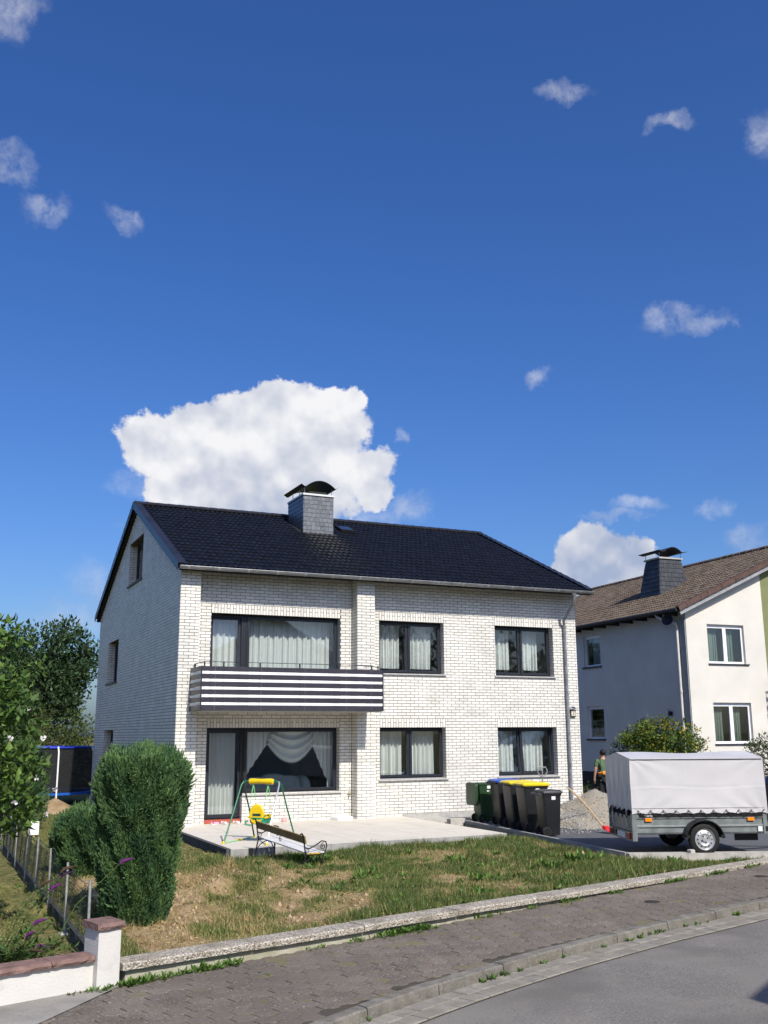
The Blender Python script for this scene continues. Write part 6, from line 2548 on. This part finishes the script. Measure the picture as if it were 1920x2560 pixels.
def clump_tree(name, base, label, cat, height, crown_c, crown_r, m_leaf, m_bark, n_clump, per, lsize, group=None, seed=0, trunk_r=.12, clump_r=.5, droop=0.0, kind=None):
    """tapered trunk, limbs to leaf clumps, leaves scattered in each clump"""
    r = np.random.default_rng(seed)
    t = empty(name, base, 0, label, cat, group)
    C, dirs = shell_points(n_clump, np.array(crown_c), np.array(crown_r), r, .35, 9, .25, seed)
    tr_ = MB()
    top_ = Vector(crown_c) * .9
    pts = [Vector((0, 0, -.15)), Vector((0, 0, height * .12)), Vector((crown_c[0] * .3, crown_c[1] * .3, height * .35)), Vector((crown_c[0] * .8, crown_c[1] * .8, height * .6)), Vector((crown_c[0], crown_c[1], height * .85))]
    tr_.tube(pts, [trunk_r * 1.25, trunk_r, trunk_r * .8, trunk_r * .55, trunk_r * .15], 9)
    for c in C[:: max(1, n_clump // 40)]:
        f = r.uniform(.3, .75)
        s0 = pts[1].lerp(pts[4], f)
        mid = s0.lerp(Vector(c), .55) + Vector((0, 0, -.1 * height * .2))
        tr_.tube([s0, mid, Vector(c)], [trunk_r * .38, trunk_r * .22, trunk_r * .06], 6, cap=False)
    tr_.build('trunk', m_bark, t, True)
    n = n_clump * per
    cl = np.repeat(C, per, 0)
    dd = r.normal(size=(n, 3))
    dd /= np.linalg.norm(dd, axis=1)[:, None]
    P = cl + dd * (clump_r * (r.random(n) ** .45))[:, None] * np.array([1, 1, .75])
    D = dd + r.normal(size=(n, 3)) * .6 + np.array([0, 0, .25 - droop])
    D /= np.linalg.norm(D, axis=1)[:, None]
    q = r.normal(size=(n, 3)) * .8 + np.array([0, 0, 0])
    W_ = np.cross(D, np.array([0, 0, 1.0]) + q * .5)
    W_ /= np.linalg.norm(W_, axis=1)[:, None] + 1e-9
    L_ = lsize * r.uniform(.6, 1.3, n)
    V, F = leaves(P, D, W_, L_, L_ * r.uniform(.45, .65, n))
    fast('crown', V, F, m_leaf, t)
    return t


M_BARK = mat('bark', (.075, .055, .04), .9, .25, 14, .6, 40)
M_THU = leafmat('thuja_foliage', (.15, .255, .085), (.055, .125, .058), .2, .38, 4)
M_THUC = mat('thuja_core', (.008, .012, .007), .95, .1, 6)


def thuja(name, base, label, prof, n, seed, sq=1.0, spike=.06, group='clipped conifers in the garden'):
    """upright clipped conifer; prof is a list of (height, radius)"""
    r = np.random.default_rng(seed)
    t = empty(name, base, 0, label, 'conifer', group)
    hs = np.array([p[0] for p in prof])
    rs = np.array([p[1] for p in prof])
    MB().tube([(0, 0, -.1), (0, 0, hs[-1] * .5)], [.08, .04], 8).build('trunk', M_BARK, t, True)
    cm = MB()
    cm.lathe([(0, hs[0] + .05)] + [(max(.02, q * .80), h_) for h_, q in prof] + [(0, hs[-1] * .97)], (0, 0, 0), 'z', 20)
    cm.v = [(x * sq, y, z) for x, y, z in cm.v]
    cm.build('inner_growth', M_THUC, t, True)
    # sample surface with lumps: tufts of scale leaves pointing up and out
    nt = n // 26
    h = r.uniform(0, 1, nt)
    hh = hs[0] + (hs[-1] - hs[0]) * h
    top_n = nt // 6
    a = r.uniform(0, 2 * PI, nt)
    lump = .10 * np.sin(a * 5 + hh * 3 + seed) * np.sin(hh * 5.1 + a * 2) + .08 * np.sin(a * 11 + hh * 9) + .05 * np.sin(a * 3 - hh * 13)
    rad = np.interp(hh, hs, rs) * (1 + lump) * r.uniform(.84, 1.02, nt)
    P = np.stack([rad * np.cos(a) * sq, rad * np.sin(a), hh], 1)
    out = np.stack([np.cos(a), np.sin(a), np.zeros(nt)], 1)
    rt = np.sqrt(r.random(top_n)) * rs[-2]
    at = r.uniform(0, 2 * PI, top_n)
    Pt = np.stack([rt * np.cos(at) * sq, rt * np.sin(at), hs[-1] - .05 + .10 * np.sin(at * 4 + rt * 9) - .12 * (rt / rs[-2]) ** 2 + r.uniform(-.05, .1, top_n)], 1)
    P = np.concatenate([P, Pt])
    out = np.concatenate([out, np.tile([[0, 0, .6]], (top_n, 1)) + r.normal(size=(top_n, 3)) * .2])
    k = 26
    M_ = len(P)
    up = np.array([0, 0, 1.0])
    ax = out * .55 + up * 1.0 + r.normal(size=(M_, 3)) * .22
    ax /= np.linalg.norm(ax, axis=1)[:, None]
    ln_ = r.uniform(.06, .145, M_)
    ln_[-top_n:] *= 1.3
    f = np.tile(np.linspace(0, 1, k), M_)
    axr = np.repeat(ax, k, 0)
    B = np.repeat(P, k, 0) + axr * (f * np.repeat(ln_, k))[:, None]
    side = r.normal(size=(M_ * k, 3))
    D = axr * .9 + side * .55 * (1.1 - f)[:, None]
    D /= np.linalg.norm(D, axis=1)[:, None]
    L_ = r.uniform(.03, .06, M_ * k) * (1.15 - .5 * f)
    V, F = blades(B, D, L_, r.uniform(.012, .024, M_ * k), r)
    fast('foliage', V, F, M_THU, t)
    return t


thuja('thuja', (-2.74, -10.1, -.27), 'large clipped conifer widening to a broad flat top at the corner of the lawn',
      [(.0, .33), (.3, .39), (.8, .44), (1.15, .455), (1.25, .50), (1.5, .525), (1.75, .525), (1.88, .49), (1.96, .42)], 420000, 5, 1.0)
thuja('thuja', (-2.38, -5.1, -.27), 'shorter clipped conifer behind the large one, beside the chain link fence',
      [(0, .5), (.3, .56), (.6, .58), (.78, .56), (.9, .5), (.97, .4)], 200000, 6, 1.3)
thuja('thuja', (-3.35, 3.9, -.3), 'rounded conifer far back by the lawn, half hidden by the flowering tree',
      [(0, .7), (.5, .85), (1.2, .85), (1.8, .65), (2.1, .3)], 90000, 7, 1.15)

# ------------------------------------------------------------------ flowering tree on the left, background trees, shrubs
M_QU = leafmat('broad_leaf', (.135, .215, .042), (.06, .125, .03), .35, .4, 2)
M_DKL = leafmat('dark_leaf', (.055, .10, .036), (.032, .062, .026), .25, .4, .6)
M_YGL = leafmat('yellow_green_leaf', (.11, .135, .03), (.06, .09, .022), .3, .35, 1)
ft = clump_tree('flowering_tree', (-4.98, -10.2, -.3), 'broad leaved tree with scattered white blossoms at the left edge', 'tree', 3.6, (.05, .1, 2.35), (.78, .9, 1.3), M_QU, M_BARK, 170, 34, .115, seed=11, trunk_r=.07, clump_r=.22, droop=.55)
r = np.random.default_rng(21)
Pf, _ = shell_points(26, (.15, -.25, 2.0), (.85, .8, 1.2), r, .95, 9, .2, 11)
Pf = Pf[(Pf[:, 1] < .35)]
V_, F_ = [], []
o_ = 0
for p in Pf:
    k = 6
    dq = r.normal(size=(k, 3))
    dq[:, 1] -= .6
    dq /= np.linalg.norm(dq, axis=1)[:, None]
    _, wq = frames(k, None, 1, r)
    v, f = leaves(np.repeat(p[None], k, 0), dq, np.cross(dq, wq) / (np.linalg.norm(np.cross(dq, wq), axis=1)[:, None] + 1e-9), np.full(k, .045), np.full(k, .045))
    V_.append(v)
    F_.append(f + o_)
    o_ += len(v)
tag(fast('blossoms', np.concatenate(V_), np.concatenate(F_), mat('white_petal', (.82, .78, .76), .6, .03, 9, transl=.2), ft), kind='stuff')
clump_tree('big_tree', (1.6, 44, -.5), 'tall dark green tree behind the back garden left of the house', 'tree', 9.6, (-.2, 0, 6.0), (3.4, 3.2, 3.4), M_DKL, M_BARK, 190, 80, .30, 'trees behind the back garden', 31, .3, .95)
clump_tree('big_tree', (-3.8, 40, -.5), 'lower dark tree at the far left behind the flowering tree', 'tree', 6.8, (0, 0, 4.2), (3.0, 3.0, 2.6), M_DKL, M_BARK, 120, 60, .28, 'trees behind the back garden', 32, .25, .9)
clump_tree('garden_shrub', (-.2, 24, -.4), 'yellow green shrub behind the trampoline', 'shrub', 3.4, (0, 0, 1.7), (2.6, 1.5, 1.6), M_YGL, M_BARK, 110, 60, .15, 'shrubs in the back garden', 33, .08, .5)
clump_tree('garden_shrub', (-3.6, 22, -.4), 'dark hedge shrub at the back left behind the conifer', 'shrub', 3.2, (0, 0, 1.6), (1.8, 1.4, 1.5), M_DKL, M_BARK, 80, 50, .15, 'shrubs in the back garden', 34, .08, .45)
# yellow flowering shrub and hedge behind the trailer
M_YSH = leafmat('shrub_leaf', (.14, .185, .032), (.07, .125, .025), .3, .35, 2)
ys_b = clump_tree('yellow_shrub', (14.45, .55, -.1), 'rounded shrub with yellow tinged leaves behind the trailer', 'shrub', 2.55, (0, 0, 1.35), (1.28, .75, 1.15), M_YSH, M_BARK, 230, 60, .10, 'shrubs in front of the stucco house', 41, .06, .24)
r = np.random.default_rng(43)
Pf, df = shell_points(520, (.25, 0, 1.35), (1.25, .78, 1.15), r, .93, 9, .22, 41)
D_, W_ = frames(len(Pf), (0, -.3, .4), .8, r)
v, f = leaves(Pf, D_, W_, r.uniform(.07, .12, len(Pf)), r.uniform(.05, .07, len(Pf)))
tag(fast('yellow_leaves', v, f, leafmat('yellow_leaf', (.52, .36, .02), (.36, .30, .03), .3, .2, 3), ys_b), kind='stuff')
clump_tree('yew_hedge', (17.35, -.9, -.1), 'dark green clipped hedge at the right edge beyond the trailer', 'hedge', 2.0, (0, 0, 1.0), (.85, .7, .95), leafmat('hedge_leaf', (.075, .105, .018), (.035, .06, .016), .2, .35, 3), M_BARK, 90, 60, .07, None, 44, .06, .22)
clump_tree('low_shrub', (12.3, 1.6, -.1), 'low yellowish shrub by the house corner next to the person', 'shrub', .75, (.1, 0, .4), (.55, .45, .32), M_YGL, M_BARK, 40, 40, .07, 'shrubs in front of the stucco house', 45, .025, .14)

# grey boulder or covered bin beside the person
bb = MB().prism([(0, 0), (1.2, 0), (1.25, .75), (.95, 1.05), (.45, 1.0), (.1, .3)], 0, .08, 'y')
o = bb.build('leaning_board', mat('grey_board', (.32, .33, .34), .7, .08, 3))
o.location = (14.0, 6.4, -.1)
o.rotation_euler = (R(-12), 0, 0)
tag(o, 'grey angular board leaning on the stucco house behind the person', 'board')

# ------------------------------------------------------------------ butterfly bush, flowers
M_BUD = leafmat('buddleia_leaf', (.10, .17, .045), (.06, .11, .035), .3, .3, 3)
M_PURP = mat('purple_bloom', (.10, .012, .11), .8, .2, 30, island=.3)
M_BRN = mat('spent_bloom', (.06, .035, .02), .9, .2, 30)
bd = empty('butterfly_bush', (-4.45, -12.15, -.3), 0, 'butterfly bush with purple flower spikes behind the low white wall', 'shrub')
r = np.random.default_rng(51)
stem = MB()
LP, LD, LL = [], [], []
tips = []
for i in range(46):
    a = r.uniform(0, 2 * PI)
    l = r.uniform(.35, .8)
    out = r.uniform(.15, .65)
    b0_ = np.array([r.normal() * .12, r.normal() * .10, 0])
    e_ = b0_ + np.array([math.cos(a) * out, math.sin(a) * out * .6, l * .55])
    m_ = b0_ * .5 + e_ * .5 + np.array([0, 0, .08])
    if i < 5:
        e_ = b0_ + np.array([.25 + .13 * i, .1, .75 + .06 * i])
        m_ = b0_ * .5 + e_ * .5 + np.array([-.05, 0, .12])
    stem.tube([b0_, m_, e_], [.006, .005, .003], 5, cap=False)
    tips.append((e_, e_ - m_))
    for t in np.linspace(.2, 1, 13):
        p = (1 - t) ** 2 * b0_ + 2 * t * (1 - t) * m_ + t * t * e_
        for s in (-1, 1):
            d = np.array([math.cos(a + s * 1.4), math.sin(a + s * 1.4), r.uniform(-.2, .5)]) + r.normal(size=3) * .3
            LP.append(p)
            LD.append(d / np.linalg.norm(d))
            LL.append(r.uniform(.07, .13))
stem.build('stems', M_YGL, bd)
LP, LD, LL = np.array(LP), np.array(LD), np.array(LL)
Wq = np.cross(LD, np.array([0, 0, 1.0]) + r.normal(size=LD.shape) * .2)
Wq /= np.linalg.norm(Wq, axis=1)[:, None]
v, f = leaves(LP, LD, Wq, LL, LL * .26)
fast('foliage', v, f, M_BUD, bd)
for i, (e_, d) in enumerate(tips[:14]):
    d = d / np.linalg.norm(d)
    mb = MB()
    bend = np.array([.05, 0, -.04])
    mb.tube([e_, e_ + d * .05, e_ + d * .10 + bend * .5, e_ + d * .14 + bend], [.008, .020, .015, .003], 7)
    mb.build('flower_spike', M_PURP if i % 2 == 0 else M_BRN, bd, True)
pk = empty('pink_flowers', (-4.35, -4.9, -.3), 0, 'pink hydrangea flower head at the left edge by the fence', 'flower')
MB().tube([(0, 0, 0), (.0, 0, .62)], .01, 6).build('stem', M_YGL, pk)
r = np.random.default_rng(61)
P, d = shell_points(260, (0, 0, .68), (.16, .16, .13), r, .9, 7, .1, 61)
D_, W_ = frames(len(P), None, 1, r)
v, f = leaves(P, D_, W_, np.full(len(P), .04), np.full(len(P), .035))
fast('bloom', v, f, mat('pink_petal', (.62, .16, .20), .7, .1, 20, island=.2), pk)

# ------------------------------------------------------------------ trampoline, soil heap, board
tp_o = empty('trampoline', (-1.52, 13.95, -.33), 0, 'trampoline with blue padding and black safety net behind the house', 'trampoline')
TRR, TBZ, TTZ = 1.95, .50, 1.98
M_BLUEP = mat('blue_padding', (.02, .14, .62), .4, .06, 4)
M_NET = mat('black_net', (.010, .011, .012), .9, .1, 4)


def circ(r_, z, n=40):
    return [(r_ * math.cos(2 * PI * i / n), r_ * math.sin(2 * PI * i / n), z) for i in range(n)]


mb = MB()
loft(mb, [circ(TRR + .05, TBZ - .05), circ(TRR + .06, TBZ + .01), circ(TRR - .25, TBZ + .03), circ(TRR - .25, TBZ - .03)], False, False)
mb.build('padding', M_BLUEP, tp_o, True)
MB().lathe([(0, TBZ), (TRR - .2, TBZ)], (0, 0, 0), 'z', 40).build('mat', M_NET, tp_o)
nm = bpy.data.materials.new('safety_net')
nm.use_nodes = True
N_n, L_n = nm.node_tree.nodes, nm.node_tree.links
pb = N_n['Principled BSDF']
pb.inputs['Base Color'].default_value = (.012, .013, .014, 1)
pb.inputs['Roughness'].default_value = .9
tb = N_n.new('ShaderNodeBsdfTransparent')
ms = N_n.new('ShaderNodeMixShader')
ms.inputs[0].default_value = .80
L_n.new(tb.outputs[0], ms.inputs[1])
L_n.new(pb.outputs[0], ms.inputs[2])
L_n.new(ms.outputs[0], N_n['Material Output'].inputs[0])
mb = MB()
loft(mb, [circ(TRR - .06, TBZ + .02, 48), circ(TRR - .05, TTZ - .03, 48)], False, False)
mb.build('net', nm, tp_o, True)
MB().tube(circ(TRR - .03, TTZ, 48), .03, 8, closed=True).build('top_ring', mat('blue_sleeve', (.015, .04, .40), .5, .06, 4), tp_o, True)
for i in range(8):
    a = 2 * PI * (i + .28) / 8
    c, s = math.cos(a), math.sin(a)
    MB().tube([((TRR + .06) * c, (TRR + .06) * s, .0), ((TRR + .06) * c, (TRR + .06) * s, TTZ - .15), ((TRR - .02) * c, (TRR - .02) * s, TTZ + .03)], .028, 8).build('pole', M_WHITE, tp_o, True)
    MB().tube([((TRR - .05) * c, (TRR - .05) * s, .03), ((TRR - .05) * c, (TRR - .05) * s, TBZ - .04)], .024, 8).build('leg', M_ZINC, tp_o, True)
# mound of dug-out earth
ex_ = np.linspace(-1, 1, 26)
EX, EY = np.meshgrid(ex_, ex_)
EZ = .55 * np.clip(1 - np.sqrt(EX ** 2 + EY ** 2), 0, 1) + .07 * vnoise(EX, EY, 4, 71) * (np.sqrt(EX ** 2 + EY ** 2) < .95) - .02
n0 = 26
ii, jj = np.meshgrid(np.arange(n0 - 1), np.arange(n0 - 1))
a = (jj * n0 + ii).ravel()
o = fast('soil_heap', np.stack([EX.ravel() * .9, EY.ravel() * 1.1, EZ.ravel()], 1), np.stack([a, a + 1, a + n0 + 1, a + n0], 1), M_SOIL, None, True)
o.location = (-1.35, 10.2, -.34)
tag(o, 'heap of dug brown earth on the back lawn before the trampoline', 'soil heap')
wb = empty('white_sign', (-2.76, 1.9, -.3), R(10), 'small white sign board on a stake in the back lawn', 'sign')
MB().box(-.10, .10, -.012, .012, .10, .40).build('board', M_WHITE, wb)
MB().box(-.02, .02, .013, .03, -.1, .40).build('stake', M_ASH, wb)

# ------------------------------------------------------------------ grass, weeds, earth crumbs
def lawn_points(n, x0, x1, y0, y1, fn):
    X = rng.uniform(x0, x1, n)
    Y = rng.uniform(y0, y1, n)
    k = rng.random(n) < fn(X, Y)
    return X[k], Y[k]


def in_lawn(x, y):
    n = (x - S0.x) * NS.x + (y - S0.y) * NS.y
    ter_f = TY - .08 + .24 * (x - T0) / (T1 - T0)
    ok = (n > .17) & (x > -3.55)
    ok &= ~((x > T0 - .08) & (x < T1 + .05) & (y > ter_f - .06))
    edge = 7.07 + (y + .3) * (7.07 - 6.16) / 8.15
    ok &= ~((x > edge - .08) & (y > -8.5 - (x - 6.13) * .411 - .05))
    ok &= ~((x > -.05) & (y > -.2))
    return ok


def gdens(x, y):
    return np.where(in_lawn(x, y), np.clip(green_mask(x, y) * 1.35 - .34, .10, 1), 0)


M_GRASS = leafmat('grass_green', (.115, .17, .040), (.07, .115, .030), .3, .4, 1.3)
M_GRASSD = leafmat('grass_dry', (.38, .32, .14), (.27, .235, .09), .25, .35, 1.5)


def grass(X, Y, hmin, hmax, wid, dryf, name, label, lean=.45):
    n = len(X)
    Z = terrain_z(X, Y) - .005
    P = np.stack([X, Y, Z], 1)
    D = rng.normal(size=(n, 3)) * lean + np.array([0, 0, 1.0])
    D[:, 2] = np.abs(D[:, 2])
    D /= np.linalg.norm(D, axis=1)[:, None]
    tall = .65 + .9 * np.clip(vnoise(X, Y, 1.7, 22) + .5, 0, 1) ** 2
    L_ = rng.uniform(hmin, hmax, n) * tall
    V, F = blades(P, D, L_, rng.uniform(wid * .7, wid * 1.3, n))
    dry = (rng.random(n) < dryf(X, Y)).astype(int)
    o = fast(name, V, F, [M_GRASS, M_GRASSD], None, False, dry)
    return tag(o, label, 'grass', kind='stuff')


def dry_main(x, y):
    return np.clip(.74 - 0.8 * (green_mask(x, y) - .45), .30, .92)


X, Y = lawn_points(400000, -3.6, 9.2, -12.6, -4.4, gdens)
grass(X, Y, .03, .085, .011, dry_main, 'grass', 'patchy half dry grass on the sloping front lawn')
# tufts of taller grass
tx_, ty_ = lawn_points(3400, -.6, 9.2, -12.3, -4.8, lambda x, y: gdens(x, y) * smooth01(.45, .8, green_mask(x, y)))
k = 34
X = np.repeat(tx_, k) + rng.normal(size=len(tx_) * k) * .05
Y = np.repeat(ty_, k) + rng.normal(size=len(ty_) * k) * .05
ok = in_lawn(X, Y)
X, Y = X[ok], Y[ok]
grass(X, Y, .06, .17, .012, lambda x, y: np.full(len(x), .13), 'grass', 'darker green tufts growing in clumps on the front lawn', .6)
# neighbour's lawn and back lawn
X, Y = lawn_points(60000, -6.2, -3.72, -12.7, -2, lambda x, y: np.where((x - S0.x) * NS.x + (y - S0.y) * NS.y > .12, smooth01(-3.95, -4.15, x), 0))
grass(X, Y, .02, .06, .012, lambda x, y: np.full(len(x), .45), 'grass', 'sunlit yellowish lawn behind the low white wall')
X, Y = lawn_points(60000, -3.6, -.2, -5, 13, lambda x, y: np.ones(len(x)))
grass(X, Y, .02, .06, .014, lambda x, y: np.full(len(x), .4), 'grass', 'back lawn between the fence and the side of the house')
# broad-leaved weeds: rosettes in the lawn, along the garden wall and in the kerb joints
WP, WD, WL = [], [], []


def rosette(x, y, z, n, l, up=.5):
    for i in range(n):
        a = rnd.uniform(0, 2 * PI)
        rr = rnd.uniform(0, l * .5)
        d = Vector((math.cos(a), math.sin(a), rnd.uniform(.1, up * 2))).normalized()
        WP.append((x + math.cos(a) * rr * .3, y + math.sin(a) * rr * .3, z + rnd.uniform(0, .03)))
        WD.append(tuple(d))
        WL.append(rnd.uniform(.5, 1.1) * l)


wx, wy = lawn_points(900, -.4, 9, -12.2, -5, lambda x, y: gdens(x, y) * .5)
for x, y in zip(wx, wy):
    rosette(x, y, float(terrain_z(x, y)), 16, rnd.uniform(.05, .12))
for (s_, n_, sp, cnt, l) in ((-1.32, -.16, .20, 60, .10), (-.55, -.13, .12, 26, .12), (-.25, -.13, .10, 16, .10), (2.15, -.13, .16, 60, .11), (2.45, -.16, .12, 30, .09), (1.45, -.12, .08, 12, .07), (.9, -.12, .07, 8, .06),
                          (5.2, -.11, .14, 18, .08), (6.2, -.11, .12, 18, .08), (7.6, -.12, .2, 40, .09), (8.9, -.12, .16, 34, .09), (9.8, -.11, .12, 24, .09), (3.6, -.12, .12, 14, .07), (4.4, -.11, .1, 10, .06)):
    for i in range(cnt):
        s2, n2 = s_ + rnd.gauss(0, sp), n_ - abs(rnd.gauss(0, .05))
        p = SN(s2, n2, float(zst(s2)))
        rosette(p.x, p.y, p.z - .005, 5, l * rnd.uniform(.5, 1))
for i in range(26):
    s2 = rnd.uniform(-1.0, 9)
    k0 = float(kn(s2))
    p = SN(s2, k0 - .15 - rnd.uniform(0, .04), float(zst(s2)) - .10)
    rosette(p.x, p.y, p.z, rnd.randint(6, 20), rnd.uniform(.03, .08), .4)
for i in range(60):
    s2, n2 = rnd.uniform(-1.5, 9), rnd.uniform(-1.9, -.15)
    p = SN(s2, n2, float(zst(s2)))
    rosette(p.x, p.y, p.z - .004, 4, rnd.uniform(.02, .04), .3)
for i in range(70):
    y = rnd.uniform(-12.3, -5)
    rosette(-3.7 + rnd.gauss(0, .08), y, -.28, 5, .06)
for (x, y, c_, l) in ((5.1, -8.55, 46, .22), (5.5, -8.3, 30, .18), (4.3, -8.9, 26, .16), (2.6, -9.4, 22, .15), (1.3, -8.2, 24, .16), (.95, -6.0, 40, .18), (1.25, -6.2, 30, .16), (3.4, -7.2, 24, .15), (6.6, -9.1, 24, .15), (2.0, -10.6, 20, .13), (4.6, -6.1, 22, .14)):
    for i in range(c_):
        rosette(x + rnd.gauss(0, .12), y + rnd.gauss(0, .10), float(terrain_z(x, y)), 2, l, .7)
WP, WD, WL = np.array(WP), np.array(WD), np.array(WL)
W_ = np.cross(WD, np.array([0, 0, 1.0]) + rng.normal(size=WD.shape) * .3)
W_ /= np.linalg.norm(W_, axis=1)[:, None]
V, F = leaves(WP, WD, W_, WL, WL * .42)
tag(fast('weeds', V, F, leafmat('weed_leaf', (.13, .23, .04), (.08, .155, .03), .3, .35, 3)), 'leafy green weeds on the lawn and along the pavement edge', 'weeds', kind='stuff')
# dead twigs and straw on the bank, pebbles and clods
n = 5200
X = rng.uniform(-3.4, 1.2, n)
Y = rng.uniform(-12.2, -5.3, n)
ok = in_lawn(X, Y) & (green_mask(X, Y) < .5)
X, Y = X[ok], Y[ok]
D = rng.normal(size=(len(X), 3)) * np.array([1, 1, .22])
D /= np.linalg.norm(D, axis=1)[:, None]
D[:, 2] = np.abs(D[:, 2])
V, F = blades(np.stack([X, Y, terrain_z(X, Y) + .004], 1), D, rng.uniform(.05, .16, len(X)), rng.uniform(.006, .013, len(X)))
k = 36
cx_ = np.concatenate([rng.uniform(-1.9, -.2, 34), rng.uniform(-2.9, -1.2, 14)])
cy_ = np.concatenate([-7.0 + (cx_[:34] + 1) * .9 + rng.normal(size=34) * .35, rng.uniform(-11.6, -10.4, 14)])
X2 = np.repeat(cx_, k) + rng.normal(size=len(cx_) * k) * .06
Y2 = np.repeat(cy_, k) + rng.normal(size=len(cx_) * k) * .06
D2 = rng.normal(size=(len(X2), 3)) * .6 + np.array([0, 0, .8])
D2 /= np.linalg.norm(D2, axis=1)[:, None]
D2[:, 2] = np.abs(D2[:, 2])
V2, F2 = blades(np.stack([X2, Y2, terrain_z(X2, Y2)], 1), D2, rng.uniform(.06, .2, len(X2)), rng.uniform(.006, .012, len(X2)))
V, F = np.concatenate([V, V2]), np.concatenate([F, F2 + len(V)])
tag(fast('straw', V, F, mat('straw', (.36, .26, .12), .9, .2, 8, island=.35)), 'dry straw and roots lying on the bare earth bank', 'straw', kind='stuff')
n = 2600
X = rng.uniform(-3.4, 9, n)
Y = rng.uniform(-12.4, -5, n)
ok = in_lawn(X, Y) & (rng.random(n) < np.clip(1.0 - green_mask(X, Y), .1, 1))
X, Y = X[ok], Y[ok]
Xb, Yb = rng.uniform(-2.6, .2, 900), rng.uniform(-11.6, -6.2, 900)
kb = in_lawn(Xb, Yb) & (green_mask(Xb, Yb) < .4)
sz_ = np.concatenate([rng.uniform(.008, .026, len(X)) * (1 + 1.2 * (rng.random(len(X)) < .06)), rng.uniform(.015, .055, kb.sum())])
X, Y = np.concatenate([X, Xb[kb]]), np.concatenate([Y, Yb[kb]])
V, F = stones(np.stack([X, Y, terrain_z(X, Y) + .002], 1), sz_, 9)
tag(fast('gravel', V, F, mat('earth_clod', (.38, .28, .17), .95, .2, 4, island=.35)), 'small stones and clods scattered on the lawn earth', 'stones', kind='stuff')

# ------------------------------------------------------------------ across the street: seen in the window glass and by its shadow
op = empty('opposite_house', (0, 0, 0), 0, 'gabled house across the street reflected in the upper windows', 'house')
OX0, OX1, OY0, OY1, OZ = 2.06, 14.6, -34.5, -22.55, 5.1
orx = (OX0 + OX1) / 2
OSL = .55
w = MB()
w.box(OX0 + .5, OX1 - .5, OY0, OY1, -.6, OZ)
w.prism([(OX0 + .5, OZ), (OX1 - .5, OZ), (orx, OZ + OSL * (orx - OX0) - .2)], OY0, OY1, 'y')
w.build('wall', M_STUC, op)
r2 = MB()
r2.prism([(OX0, OZ - .1), (orx, OZ + OSL * (orx - OX0) - .1), (OX1, OZ - .1), (OX1, OZ + .1), (orx, OZ + OSL * (orx - OX0) + .1), (OX0, OZ + .1)], OY0 - .5, OY1 + .6, 'y')
r2.build('roof', M_NTILE, op)
for x in (4.2, 8.0, 11.5):
    for z in (.8, 3.4):
        MB().box(x - .6, x + .6, OY1 - .02, OY1 + .03, z, z + 1.3).build('window', M_UPVC, op)
clump_tree('street_tree', (21, -36, -.4), 'tree across the street mirrored in the windows right of the balcony', 'tree', 9.5, (0, 0, 6.2), (3.2, 3.2, 3.4), M_DKL, M_BARK, 110, 46, .32, 'trees across the street', 81, .25, .9)
clump_tree('street_tree', (29, -37, -.4), 'tree across the street mirrored in the windows next to the downpipe', 'tree', 10, (0, 0, 6.4), (3.4, 3.4, 3.5), M_DKL, M_BARK, 110, 46, .32, 'trees across the street', 82, .25, .9)
clump_tree('street_tree', (36.5, -35, -.4), 'tree across the street farthest to the right in the reflections', 'tree', 9, (0, 0, 5.8), (3.2, 3.2, 3.2), M_DKL, M_BARK, 110, 46, .32, 'trees across the street', 83, .25, .9)
